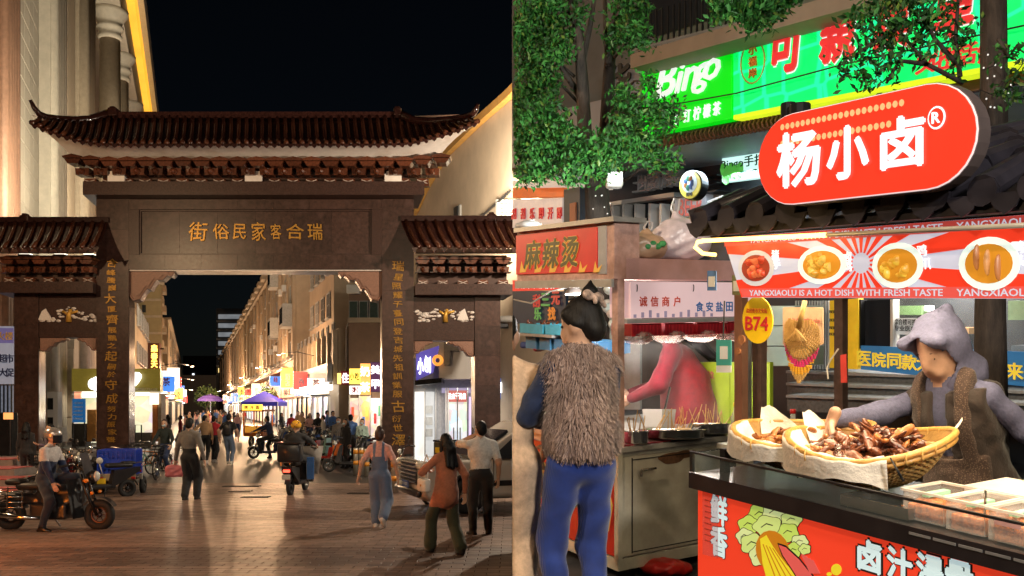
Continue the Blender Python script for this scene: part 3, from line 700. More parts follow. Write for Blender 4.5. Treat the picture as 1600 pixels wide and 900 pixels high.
# ridge with end blocks and swept hip ridges
mb=MB()
o=P(176,181,YR-.12);mb.obox(o,P(624,181,YR-.12)-o,Vector((0,.24,0)),Vector((0,0,.13)))
o=P(176,184.5,YR-.16);mb.obox(o,P(624,184.5,YR-.16)-o,Vector((0,.32,0)),Vector((0,0,.07)))
mb.build('ridge',TILE,rf)
for i in range(33):
    x=180+440*(i+.5)/33;MB().bbox(P(x,178.2,YR),(.235,.2,.055),.015).build('ridge_tile',TILE,rf)
for x,w in ((178,14),(622,12)):
    MB().bbox(P(x,176.5,YR-.1),(w*YR/FPX,.34,.26),.04).bbox(P(x,171,YR-.1),(w*.6*YR/FPX,.3,.12),.03).build('ridge_end',TILE,rf)
for pts in ([(176,176),(160,181),(140,187),(115,188),(90,186),(72,183),(60,177),(53,168),(49,160),(47,158),(50,157)],[(624,178),(634,183),(648,189),(675,190),(705,187),(728,183),(739,178),(744,171),(746,163)]):
    q=[]
    for i,(x,y_) in enumerate(pts): q.append(P(x,y_,lerp(YR,YE+.2,min(1,i/6.5))))
    MB().tube(q,[.15,.14,.13,.12,.11,.10,.09,.07,.055,.045,.03][:len(q)],8).build('hip_ridge',TILE,rf,smooth=True)
# white cove below the eave
def cove(e0,e1,eave,yb,Y0,Y1,par,inset):
    n=40
    MB().grid(lambda a,b: P(lerp(e0,e1,a),eave(lerp(e0,e1,a))+.6,Y0).lerp(P(inset(lerp(e0,e1,a)),yb(lerp(e0,e1,a)),Y1),b)+Vector((0,0,.1*math.sin(math.pi*b))),n,5).build('cove',PLAST,par,smooth=True)
cove(50,746,lambda e: pl(e,EAVE),lambda e: 251-(0 if 150 < e < 650 else 0)-9*max(0,(abs(e-398)-260)/90),YE+.05,AY-.35,rf,lambda e: 400+(e-400)*.83)
abox(MB(),160,250,640,291,.05,.85).build('core_wall',M('core',(.05,.022,.015),rough=.6),arch)
# bracket sets: three staggered rows, each bracket its own piece
def bracket_mesh(w,h,d,kind):
    mb=MB()
    if kind == 0:      # flared bearing block with a peaked cap
        mb.prism([(-w*.5,-d,h*.55),(w*.5,-d,h*.55),(w*.55,-d,h*.75),(0,-d,h*1.0),(-w*.55,-d,h*.75)],(0,d*1.2,0));mb.prism([(-w*.28,-d*.9,0),(w*.28,-d*.9,0),(w*.46,-d*.9,h*.5),(-w*.46,-d*.9,h*.5)],(0,d,0))
    elif kind == 1:    # arm with rolled nose
        mb.prism([(-w*.45,-d*.7,h*.1),(w*.45,-d*.7,h*.1),(w*.5,-d*.7,h*.9),(-w*.5,-d*.7,h*.9)],(0,d*.8,0));mb.ball((0,-d*.8,h*.45),(w*.22,d*.35,h*.4),8,6)
    else:              # crossed struts
        mb.prism([(-w*.48,-d*.55,0),(w*.48,-d*.55,0),(w*.40,-d*.55,h*.95),(-w*.40,-d*.55,h*.95)],(0,d*.6,0))
        mb.mat(1).tube([(-w*.36,-d*.64,h*.25),(w*.36,-d*.64,h*.72)],.016,5);mb.tube([(w*.36,-d*.66,h*.25),(-w*.36,-d*.66,h*.72)],.016,5)
    return mb
px_m=AY/FPX
BM=[bracket_mesh(27*px_m,14*px_m,.45,0).mesh('bracket',BRKT),bracket_mesh(22*px_m,13*px_m,.45,1).mesh('bracket',BRKT),bracket_mesh(22*px_m,12*px_m,.4,2).mesh('bracket',[BRKT,M('bracket_pale',(.42,.34,.30),rough=.5)])]
bs=thing  # bracket rows hang on one part per row
for rowi,(y0,xa,xb,n,dd) in enumerate(((262,118,690,21,-.32),(276,131,676,20,-.12),(290.5,141,660,19,.0))):
    par=MB();abox(par,xa+6,y0-1.5,xb-6,y0-.2,dd-.02,.06);par=par.build('bracket_row',BRKT,arch)
    for i in range(n):
        x=lerp(xa,xb,i/(n-1));k=abs(x-400)/290
        if rowi == 2 and min(abs(x-185),abs(x-397),abs(x-613)) < 13: continue
        o=link('bracket',BM[rowi],par);o.location=P(x,y0-(5*max(0,k-.8)/.2 if rowi == 0 else 0),AY+dd-.2)+Vector((0,.2,0))-base_of(par)
for x in (185,397,613):
    mb=abox(MB(),x-13,276,x+13,290.3,-.32,.05);abox(mb,x-10,271.5,x+10,276,-.30,.05);mb.build('bearing_block',PLAST,arch)
# small side roofs
def side_roof(x0,x1,ridge_y,eave_y,lean,sgn,n,bx0,bx1,xs_w,beam_y):
    Ye,Yr=25.7,27.0
    f=lambda a,b: P(lerp(x0,x1,a),eave_y,Ye).lerp(P(lerp(x0,x1,a)+lean,ridge_y+4,Yr),b)-Vector((0,0,.10*math.sin(math.pi*b)))
    r=MB().grid(f,30,5).build('side_roof',TILE,arch,smooth=True)
    for i in range(n):
        a=(i+.5)/n;MB().tube([f(a,v)+Vector((0,-.02,.03)) for v in (0,.3,.65,1)],.066,7).build('tile_row',TROLL,r,smooth=True)
    for i in range(n+1):
        c=f(min(1,i/n),0)+Vector((0,-.04,-.05));MB().prism([c+Vector((-.09,0,.07)),c+Vector((.09,0,.07)),c+Vector((0,0,-.09))],(0,.03,0)).build('drip_tile',TILE,r)
    o=P(x0+lean,ridge_y+4,Yr-.1);mb=MB().obox(o,P(x1+lean,ridge_y+4,Yr-.1)-o,(0,.2,0),(0,0,.16));mb.build('ridge',TILE,r)
    MB().bbox(P(sgn,ridge_y-1,Yr),(.28,.26,.2),.04).bbox(P(sgn,ridge_y-6,Yr),(.16,.2,.12),.03).build('ridge_end',TILE,r)
    o=P(x0,eave_y+1,Ye+.05);MB().quad(o,P(x1,eave_y+1,Ye+.05),A(bx1,eave_y+11,-.3),A(bx0,eave_y+11,-.3)).build('cove',PLAST,r)
    abox(MB(),bx0+5,eave_y+10,bx1-5,beam_y,.12,.6).build('core_wall',MATS['core'],arch)
    for rowi,(yy,dd) in enumerate(((eave_y+25,-.25),(eave_y+39,-.08),(beam_y-.4,0))):
        par=MB();abox(par,bx0,yy-1.5,bx1,yy-.2,dd-.02,.13);par=par.build('bracket_row',BRKT,arch)
        m=6 if rowi < 2 else 5
        for i in range(m):
            o=link('bracket',BM[rowi],par);o.location=P(lerp(bx0+12,bx1-12,i/(m-1)),yy,AY+dd-.2)+Vector((0,.2,0))-base_of(par);o.scale=(.85,.8,.85)
side_roof(-75,151,343,388,18,40,15,2,149,0,443);side_roof(648,880,341,388,-22,768,15,649,798,0,447)
# ---- buildings along the street (the street runs off towards the upper left, direction SD)
SD=Vector((-.357,1,0));SDn=SD.normalized();UP=Vector((0,0,1));SN=Vector((1,.357,0)).normalized()   # SN points to the right
def SY(px,X0): return FPX*X0/(px-300)
def Q(Y,z,X0): return Vector((X0-.357*Y,Y,z))
def FS(px,py,X0): return P(px,py,SY(px,X0))
STONE=M('stone_cream',(.46,.41,.33),rough=.6,scale=3,var=.12,bump=.1,rnd=.07)
STONEB=M('stone_buff',(.34,.27,.19),rough=.65,scale=4,var=.15,bump=.1)
BROWNP=M('stone_brown',(.20,.11,.07),rough=.6,scale=6,var=.2)
GLASSD=M('glass_dark',(.02,.022,.028),rough=.08,bump=0,scale=1)
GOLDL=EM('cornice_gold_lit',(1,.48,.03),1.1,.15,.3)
tw=thing('tower_building','floodlit cream stone building with fluted pilasters and a glowing gold cornice','building',Q(40,0,-7.07))
X0=-7.07
def slab(par,name,m,pa,pb,z0,z1,pr,X=None,dep=.5):
    X=X0 if X is None else X
    Ya,Yb=SY(pa,X),SY(pb,X);s=1 if X < 0 else -1
    o=Q(Ya,z0,X)+SN*pr*s;return MB().obox(o,Q(Yb,z0,X)-Q(Ya,z0,X),SN*(-dep*s),UP*(z1-z0)).build(name,m,par)
slab(tw,'wall',STONE,-40,205,0,36.5,-.3,dep=9)
pmesh=MB().bbox((0,0,0),(1.17,.06,.87),.015).mesh('stone_panel',STONE)
ang=math.atan2(SDn.y,SDn.x)
nY=7
for i in range(nY):
    for k in range(9,42):
        o=link('stone_panel',pmesh,tw);o.location=Q(35.3+i*1.13,k*.9+.45,X0)-SN*.27-base_of(tw);o.rotation_euler=(0,0,ang)
def flutes(pa,pb,m,n,pr=.35,z0=0,z1=36):
    p=slab(tw,'pilaster',m,pa,pb,z0,z1,pr-.14,dep=.5)
    for i in range(n):
        px=lerp(pa,pb,(i+.5)/n);Y=SY(px,X0)
        MB().tube([Q(Y,z0,X0)+SN*(pr-.14),Q(Y,z1,X0)+SN*(pr-.14)],(SY(pb,X0)-SY(pa,X0))/n*.46,6).build('flute',m,p,smooth=True)
flutes(-8,14,BROWNP,5);flutes(71,87,STONE,4);flutes(118,130,STONEB,3)
slab(tw,'strip',STONEB,88,95,0,36,.05);slab(tw,'strip',STONEB,104,116,0,36,.05)
slab(tw,'window',GLASSD,95.5,103.5,0,36,-.1,dep=.15)
for k in range(9):
    slab(tw,'transom',DARKM,95.5,103.5,4*k+3,4*k+3.15,.0,dep=.15)
for px,zt in ((151,31.5),(168,31.5),(186,31.5),(195,31.5)):
    Y=SY(px,X0);c=Q(Y,0,X0)+SN*.9
    cl=MB().lathe([(1.0,0),(1.0,.6),(.82,.8),(.78,14),(.72,zt-2.2)],c,20).build('column',STONEB,tw,smooth=True)
    MB().lathe([(.74,zt-2.2),(.86,zt-2.1),(.86,zt-1.9),(.76,zt-1.8),(.78,zt-1.5),(.95,zt-1.4),(.95,zt-1.2),(.82,zt-1.1),(.9,zt-.8),(1.25,zt-.3),(1.3,zt),(1.0,zt)],c,20).build('capital',STONE,cl,smooth=True)
slab(tw,'architrave',STONE,128,205,31.5,34.5,1.7,dep=2);slab(tw,'cornice',GOLDL,128,207,34.6,36.4,2.3,dep=2.4);slab(tw,'cornice_cap',STONE,128,209,36.45,38.4,2.8,dep=3)
for i,(px,py,Y,e) in enumerate(((40,408,30,1000),(95,408,30.5,3800),(140,408,32,3200),(176,360,37,3800),(222,362,48,6500),(252,362,60,9500))):
    c=P(px,py,Y);Yw=Y+(7,9,13,17,18,20)[i];aimw=Q(Yw,23,X0)
    u_=thing('flood_light',['black uplight','second black uplight','third black uplight','fourth black uplight','fifth black uplight','sixth black uplight'][i]+' aimed at the cream tower from behind the archway','lamp',c,0,'facade uplights')
    MB().bbox(c+Vector((0,0,.12)),(.4,.3,.2),.03).build('housing',DARKM,u_);MB().box(c+Vector((0,0,.24)),(.34,.24,.02)).build('lens',EM('flood_lens',(1,.9,.7),3),u_)
    lamp('SPOT',c+Vector((0,0,.35)),e,(1,.88,.66),u_,size=.2,aim=aimw,spot=R_(130),blend=.9)
# podium of the tower behind the side bay
pod=thing('podium','pale shop podium with a deep white canopy behind the left bay of the archway','building',Q(38,0,-5))
WPAN=M('panel_white',(.55,.53,.50),rough=.45,scale=2,var=.08,dirt=(.35,.32,.28),dirt_amt=.4)
o=P(-60,470,33);MB().obox(o,P(150,516,60)-o,Vector((-9,0,1.2)),Vector((0,0,.5))).build('canopy',WPAN,pod)
o=P(-60,700,36);MB().obox(o,Vector((-5,14,0)),Vector((-1,-.3,0)),Vector((0,0,4.3))).build('shop_wall',WPAN,pod)
for i in range(9):      # louvred grille
    a=P(72,545+i*7,47);MB().obox(a,P(88,545+i*7,47)-a,(0,.12,.06),(0,0,.09)).build('louvre',DARKM,pod)
o=P(89,690,47.5);MB().obox(o,P(116,690,47.5)-o,(0,.5,0),(0,0,P(89,520,47.5).z-o.z)).build('wall',M('stone_greige',(.42,.36,.30),rough=.5,scale=3),pod)
for k in range(2):
    for j in range(4):
        a=P(90+13*k,687-36*j,47.4);MB().obox(a,P(102+13*k,687-36*j,47.4)-a,(0,.05,0),(0,0,1.15)).build('stone_panel',M('stone_greige2',(.46,.40,.34),rough=.45,scale=3,rnd=.1),pod)
for k in range(11):     # balcony bars
    x=118+k*3;MB().tube([P(x,550,58),P(x,528-k*.6,58)],.05,5).build('railing_bar',DARKM,pod)
for j,y_ in enumerate((530,540,550)): MB().tube([P(116,y_,58.1),P(152,y_-6,58.1)],.06,5).build('railing_bar',DARKM,pod)
# poster wall at the far left
bb=thing('billboard','white and violet poster wall beside the left side pillar','billboard',P(8,690,31))
MB().obox(P(-30,600,31),P(19,600,31)-P(-30,600,31),(0,.15,0),(0,0,2.0)).build('board',EM('poster_white',(.60,.62,.75),.28),bb)
MB().obox(P(-30,536,30.97),P(19,536,30.97)-P(-30,536,30.97),(0,.1,0),(0,0,.52)).build('header',EM('poster_violet',(.22,.18,.42),.4),bb)
letters('冰火楼',P(-12,525,30.9),P(14,525,30.9),UP,M('sign_gold',(.7,.45,.12),rough=.4),bb,.28)
for j,s_ in enumerate(('生鲜超市','优惠大促')): letters(s_,P(-18,560+j*22,30.93),P(15,560+j*22,30.93),UP,M('ink_navy',(.03,.04,.12)),bb,.3)
MB().obox(P(-30,690,31.2),P(19,690,31.2)-P(-30,690,31.2),(0,.1,0),(0,0,1.95)).build('glass_case',EM('poster_case',(.30,.33,.42),.35,.3,9),bb)
for i in range(7): MB().box(P(-18+i*6,645,31.1),(.03,.06,2.0)).build('mullion',DARKM,bb)
# stairs with red carpet
st=thing('staircase','stone steps with red carpet left of the parked motorcycle','stairs',P(5,775,21.5))
CARP=cloth('carpet_red',(.42,.03,.015));
for i in range(4):
    Yc=19.5+i*1.0;o=Vector((-18,Yc,.17*i));MB().obox(o,(P(26-2*i,700,Yc).x+18,0,0),(0,6,0),(0,0,.165)).build('step',M('stone_step',(.22,.19,.17),rough=.5,scale=8),st)
    o=Vector((-18,Yc-.01,.17*i+.168));MB().obox(o,(P(20-2*i,700,Yc).x+18,0,0),(0,1.02,0),(0,0,.012)).build('carpet',CARP,st)
pb=thing('payphone_post','dark upright post with a small orange lit face at the left pillar','post',P(15,730,24));
MB().bbox(P(13,690,24.5),(.36,.36,1.6),.04).build('body',DARKM,pb);MB().box(P(13,650,24.3),(.26,.02,.18)).build('lit_face',EM('lit_orange',(1,.4,.12),1.2),pb)
# checker sculpture of white blocks
sc_=thing('letter_sculpture','tall white block letter leaning against the podium wall','sculpture',P(80,712,40))
for a in ((74,612,90,622),(83,622,90,640),(74,640,90,652),(83,652,90,668),(74,668,97,676),(86,676,99,690)):
    o=P(a[0],a[3],40);MB().obox(o,P(a[2],a[3],40)-o,(0,.4,0),P(a[0],a[1],40)-o).build('block',WPAN,sc_)
o=P(74,690,40.05);MB().obox(o,P(83,690,40.05)-o,(0,.3,0),P(74,622,40.05)-o).build('backing',DARKM,sc_)
ib=thing('notice_board','blue notice board with white text behind the left opening','sign',P(122,690,41))
o=P(113,660,41);MB().obox(o,P(133,660,41)-o,(0,.06,0),P(113,623,41)-o).build('board',EM('notice_blue',(.02,.16,.42),.5),ib)
for j in range(5): letter('一二三四五'[j]+'营业须知公告',P(122,630+j*6,40.95),(1,0,0),UP,M('print_white',(.75,.78,.8)),ib,'lettering',.0,h=.10,w=.45)
MB().tube([P(114,690,41.1),P(114,660,41.1)],.03,6).tube([P(132,690,41.1),P(132,660,41.1)],.03,6).build('legs',DARKM,ib)
def lit_goods(name,base,es,sc=1.6):
    if name in MATS: return MATS[name]
    m=EM(name,base,es,.2,2);nt=m.node_tree;b=nt.nodes['Principled BSDF']
    tc=nt.nodes.new('ShaderNodeTexCoord');v=nt.nodes.new('ShaderNodeTexVoronoi');v.inputs['Scale'].default_value=sc;nt.links.new(tc.outputs['Object'],v.inputs['Vector'])
    mx=nt.nodes.new('ShaderNodeMix');mx.data_type='RGBA';mx.inputs['Factor'].default_value=.45;mx.inputs[6].default_value=(*base,1)
    nt.links.new(v.outputs['Color'],mx.inputs[7]);nt.links.new(mx.outputs[2],b.inputs['Emission Color']);return m
# ---- olive kiosk with white cloud logo
OLIVE=M('sign_olive',(.20,.16,.03),rough=.5,scale=5,emit=(.30,.22,.03),es=.35)
ks=thing('snack_shop','bright snack shop under an olive fascia with a white cloud logo','shop',P(180,700,45))
o=P(112,611,45);MB().obox(o,P(250,611,45)-o,SD*5,P(112,576,45)-o).build('fascia',OLIVE,ks)
for j in range(7):
    o=P(112,610-j*5,44.97);MB().obox(o,P(250,610-j*5,44.97)-o,(0,.03,0),(0,0,.1)).build('slat',OLIVE,ks)
CLOUD=EM('cloud_white',(1,.98,.94),2.6)
cp=sdf_mesh([ell(P(x,y_,44.8),(r*45/FPX,.06,r*45/FPX*.9)) for x,y_,r in ((148,600,12),(165,592,15),(185,590,16),(205,594,13),(178,602,18),(158,604,10),(214,588,8))],h=.06,k=.1)
link('cloud_logo',np_mesh('cloud_logo',[(cp[0]-np.array(ks.location),cp[1],cp[2])],[CLOUD]),ks)
letter('4008775668',P(228,608.5,44.9),(1,0,0),UP,M('print_cream',(.7,.66,.5)),ks,'lettering',.01,h=.16,w=1.15)
MB().obox(P(112,692,47.5),P(250,692,47.5)-P(112,692,47.5),(0,.1,0),P(112,611,47.5)-P(112,692,47.5)).build('lit_back_wall',lit_goods('shop_white_lit',(1,.88,.66),.75,1.3),ks)
for a,c in (((136,640,150,690),(.5,.22,.05)),((210,676,236,700),(.10,.09,.08)),((238,620,246,690),(.45,.16,.04)),((112,662,134,700),(.05,.045,.04)),((247,615,252,705),(.30,.22,.14))):
    o=P(a[0],a[3],45.3);MB().obox(o,P(a[2],a[3],45.3)-o,(0,.6,0),P(a[0],a[1],45.3)-o).build('counter',M('shop_wood_%d' % a[0],c,rough=.5),ks)
for a,c,e in (((128,612,150,621),(1,.95,.85),2.5),((116,612,126,630),(.9,.35,.2),.8),((234,614,247,632),(1,.8,.55),2.2),((212,613,232,618),(1,.9,.7),3.0)):
    o=P(a[0],a[3],45.1);MB().obox(o,P(a[2],a[3],45.1)-o,(0,.1,0),P(a[0],a[1],45.1)-o).build('menu_board',EM('menu_%d' % a[0],c,e),ks)
MB().tube([P(211,690,44.6),P(211,664,44.6),P(221,664,44.6),P(221,690,44.6)],.035,5).build('stand_frame',DARKM,ks)
lamp('AREA',P(185,612,46)+Vector((0,0,-.1)),160,(1,.88,.65),ks,size=4,size_y=2,rot=(0,0,0))
# ---- walls with windows
WINF=M('window_frame',(.30,.29,.27),rough=.5);WIND=M('window_glass',(.025,.027,.03),rough=.1,bump=0);WINL=EM('window_lit',(1,.75,.4),.8)
def window_row(par,X,Ya,Yb,n,z,w,h,side,lit=0.0,frame=WINF,bars=0):
    """n windows on a wall along the street; side=+1 wall faces right, -1 faces left"""
    key=('w',round(w,2),round(h,2),side,bars)
    if key not in _WM:
        a=SDn*w;n_=SN*side
        mb=MB();t=.09
        for o,p,q in ((-a/2,a,UP*t),(-a/2+UP*(h-t),a,UP*t),(-a/2+UP*t,SDn*t,UP*(h-2*t)),(a/2-SDn*t+UP*t,SDn*t,UP*(h-2*t)),(-SDn*.03+UP*t,SDn*.06,UP*(h-2*t))): mb.obox(o,p,n_*.10,q)
        for b in range(bars): mb.obox(-a/2+UP*(t+(h-2*t)*(b+1)/(bars+1)),a,n_*.07,UP*.04)
        mb.obox(-a/2-SDn*.08-UP*.1,a+SDn*.16,n_*.22,UP*.095)
        g=MB().obox(-a/2+UP*t*.5,a,n_*.04,UP*(h-t))
        _WM[key]=(mb.mesh('window',frame),g.mesh('pane',WIND),g.mesh('pane',WINL))
    f,g,gl=_WM[key]
    for i in range(n):
        Y=lerp(Ya,Yb,(i+.5)/n);o=link('window',f,par);o.location=Q(Y,z,X)+SN*side*.01-base_of(par)
        link('pane',gl if RNG.random() < lit else g,o)
_WM={}
def block(name,label,X,Ya,Yb,z1,mat,dep,z0=0.0,cornice=None,front=True):
    t=thing(name,label,'building',Q(Ya,0,X));s=-1 if X < 0 else 1
    MB().obox(Q(Ya,z0,X),SD*(Yb-Ya),Vector((s*dep,0,0)),UP*(z1-z0)).build('wall',mat,t)
    if cornice:
        MB().obox(Q(Ya-.3,z1+.01,X)-Vector((s*.5,0,0)),SD*(Yb-Ya+.6),Vector((s*(dep+.5),0,0)),UP*.35).build('cornice',cornice,t)
    return t
TANW=M('wall_tan',(.33,.25,.17),rough=.75,scale=1.2,var=.12,dirt=(.20,.15,.10),dirt_amt=.5);PINKW=M('wall_pinkbrown',(.31,.20,.14),rough=.75,scale=1.2,var=.14,dirt=(.2,.13,.1),dirt_amt=.5)
CREAMW=M('wall_cream',(.52,.43,.29),rough=.75,scale=1.5,var=.1,dirt=(.35,.27,.18),dirt_amt=.5);BRNW=M('wall_brown',(.17,.10,.065),rough=.7,scale=2,var=.15)
OLIVW=M('wall_olive',(.26,.20,.10),rough=.75,scale=1.5,var=.12)
# left side
b1=block('low_building','low cream building with ribbon windows beside the archway opening',-4.45,70,92,P(0,490,70).z,CREAMW,8)
for z in (8.6,5.6): window_row(b1,-4.45,71,91,5,z,2.4,1.7,1)
b2=block('hotel_tower','tall olive apartment tower with stacked balconies on the left side of the street',-4.6,92,128,24,OLIVW,10,cornice=STONEB)
o=P(214,575,91.5);MB().obox(o,P(251.5,575,91.5)-o,(0,.4,0),P(214,445,91.5)-o).build('end_wall',OLIVW,b2)
for j in range(5):
    o=P(214,470+j*26,91.4);MB().obox(o,P(252,470+j*26,91.4)-o,(0,.1,0),(0,0,.22)).build('string_course',STONEB,b2)
    if j < 4:
        o=P(222,488+j*26,91.3);MB().obox(o,P(227,488+j*26,91.3)-o,(0,.15,0),(0,0,.75)).build('window',WIND,b2)
for j in range(7):
    for i in range(4):
        Y=lerp(94,126,i/3);bl=MB().obox(Q(Y-2,4+j*2.8,-4.6)+SN*.01,SD*4,SN*.9,UP*.9).build('balcony',STONEB,b2)
        MB().obox(Q(Y-1.8,4.95+j*2.8,-4.6)+SN*.02,SD*3.6,SN*.06,UP*1.5).build('window',WIND,bl)
b3=block('far_apartment_block','plain tan apartment block beyond the balconied tower',-3.7,136,320,P(0,500,136).z,TANW,12,cornice=STONEB)
for j in range(4): window_row(b3,-3.7,140,310,8,5+j*2.8,1.6,1.5,1)
hs=thing('hotel_sign','tall brown vertical sign with glowing yellow characters','sign',P(240,600,62))
o=P(231,600,62);MB().obox(o,P(249,600,62)-o,(0,.35,0),P(231,536,62)-o).build('board',M('sign_brown',(.10,.03,.015),rough=.5),hs)
for i,ch in enumerate('鑫春天宾馆'): letter(ch,P(241,544+i*12.5,61.95),(1,0,0),UP,EM('neon_yellow',(1,.62,.10),3.5),hs,bold=.03,h=.5,w=.45,ext=.03)
MB().tube([P(250,545,62.2),P(256,545,62.2)],.05,5).build('bracket',DARKM,hs)
# right side
c1=block('podium_block','two storey tan block with a row of tall narrow windows',9.0,55,77,P(0,512,55).z,TANW,10)
window_row(c1,9.0,55.6,76.5,9,P(0,595,60).z+.3,.85,3.3,-1,bars=2)
for i in range(10):
    Y=lerp(55.3,76.8,i/9);MB().obox(Q(Y,3.4,9.0)-SN*.3,SD*.35,SN*.28,UP*(P(0,512,55).z-3.5)).build('fin',STONEB,c1)
MB().tube([P(542,590,54.8),P(542,513,54.8),P(545,505,54.8)],.09,6).build('drain_pipe',M('pipe_grey',(.5,.48,.45),rough=.4),c1)
MB().tube([P(543,508,54.7),P(570,513,54.7),P(573,520,54.7),P(573,570,54.7)],.08,6).build('drain_pipe',MATS['pipe_grey'],c1)
c2=block('upper_block','upper tan storeys with paired windows above the podium',9.25,58.5,70.5,18,TANW,8,z0=P(0,512,55).z+.02)
for j in range(3): window_row(c2,9.25,59,70,4,8.0+j*3.0,1.5,1.7,-1,bars=1)
for j in range(2): window_row(c2,9.25,59,70,4,17.1+j*3.0,1.5,.4,-1)
c2b=thing('brown_block','brown block with enclosed glass balconies right above the street shops','building',P(575,690,52))
o=P(545,690,52.5);MB().obox(o,P(640,690,52.5)-o,(0,6,0),P(545,450,52.5)-o).build('wall',BRNW,c2b)
for k in range(3):
    for a in ((545+16*k,470,559+16*k,499),):
        o=P(a[0],a[3],52.2);w_=MB().obox(o,P(a[2],a[3],52.2)-o,(0,.25,0),P(a[0],a[1],52.2)-o).build('window',WINF,c2b)
        o=P(a[0]+1,a[3]-1,52.15);MB().obox(o,P(a[2]-1,a[3]-1,52.15)-o,(0,.04,0),P(a[0]+1,a[1]+1,52.15)-o).build('pane',M('pane_green',(.05,.07,.06),rough=.12,bump=0),w_)
o=P(543,503,51.9);MB().obox(o,P(600,503,51.9)-o,(0,.9,0),(0,0,.25)).build('balcony_slab',TANW,c2b)
mb=MB().bbox(P(553,452,51.9),(.8,.5,.5),.05).build('air_conditioner',WPAN,c2b)
# the long row of stepped apartment blocks
Ys=[77.5,90,104,121,141,166,198,240,300]
for i in range(8):
    z=16.4;t=block('apartment_block','pilastered tan apartment block with bay windows, number %s from the archway on the right row' % ('one two three four five six seven eight'.split()[i]),9.0,Ys[i],Ys[i+1]-.6,z,PINKW if i % 2 else TANW,10,cornice=STONEB)
    t['label']=('%s apartment block of the long pilastered row on the right' % 'nearest second third fourth fifth sixth seventh farthest'.split()[i])
    L=Ys[i+1]-Ys[i]-.6
    for k in range(3):
        Y=Ys[i]+L*(k+.0)/3+L*.02;MB().obox(Q(Y,6.6,9.0)-SN*.28,SD*(L*.10),SN*.27,UP*(z-6.7)).build('pilaster',TANW,t)
        MB().obox(Q(Y-L*.02,z+.4,9.0)-SN*.9,SD*(L*.16),SN*.9,UP*.5).build('parapet_cap',STONEB,t)
    for j in range(4): window_row(t,9.0,Ys[i]+L*.1,Ys[i+1]-.6,3,6.3+j*2.55,2.4,1.6,-1,lit=.03)
    MB().obox(Q(Ys[i],5.2,9.0)-SN*1.0,SD*L,SN*.99,UP*.22).build('ledge',BRNW,t)
    for k in range(int(L/2.6)):
        if i < 4: MB().obox(Q(Ys[i]+k*2.6+.4,3.6,9.0)-SN*.12,SD*.5,SN*.11,UP*1.55).build('pier',STONEB,t)
    if i < 2:
        for j in range(2):
            bx=MB().obox(Q(Ys[i]+.6,9.0+j*5.1,9.0)-SN*1.1,SD*2.6,SN*1.09,UP*2.0).build('bay_window',WINF,t)
            MB().obox(Q(Ys[i]+.7,9.3+j*5.1,9.0)-SN*1.13,SD*2.4,SN*.03,UP*1.4).build('pane',WIND,bx)
for lab,a,Yd,m,lit in (('dark office block with lit strip windows closing the far end of the street',(338,482,426,640),330,M('wall_far',(.10,.10,.10),rough=.6),1),('low grey block at the far end of the street below the office',(268,586,338,640),300,M('wall_far2',(.22,.20,.18),rough=.7),0),('black tower with two lit windows far down the street',(286,556,340,640),420,M('wall_far3',(.012,.012,.013),rough=.7),2)):
    t=thing('office_block',lab,'building',P((a[0]+a[2])/2,640,Yd));t.location.z=0
    o=P(a[0],645,Yd);o.z=0;MB().obox(o,P(a[2],645,Yd)-P(a[0],645,Yd),(0,10,0),(0,0,P(0,a[1],Yd).z)).build('wall',m,t)
    if lit == 1:
        for j in range(9):
            y_=498+j*14;o=P(a[0]+3,y_,Yd-.5);MB().obox(o,P(a[2]-4,y_,Yd-.5)-o,(0,.4,0),(0,0,1.6)).build('window',EM('far_glow',(.8,.85,.9),.22,.45,.25) if j not in (6,) else EM('far_glow_y',(1,.7,.25),1.3,.3,.2),t)
            o=P(a[0],y_+5,Yd-.9);MB().obox(o,P(a[2],y_+5,Yd-.9)-o,(0,.8,0),(0,0,.6)).build('floor_slab',WPAN,t)
    if lit == 2:
        for x,y_ in ((302,585),(303,594),(296,600)): MB().box(P(x,y_,Yd-.3),(.9,.3,.9)).build('window',EM('far_lamp',(.9,.95,1),2.0),t)
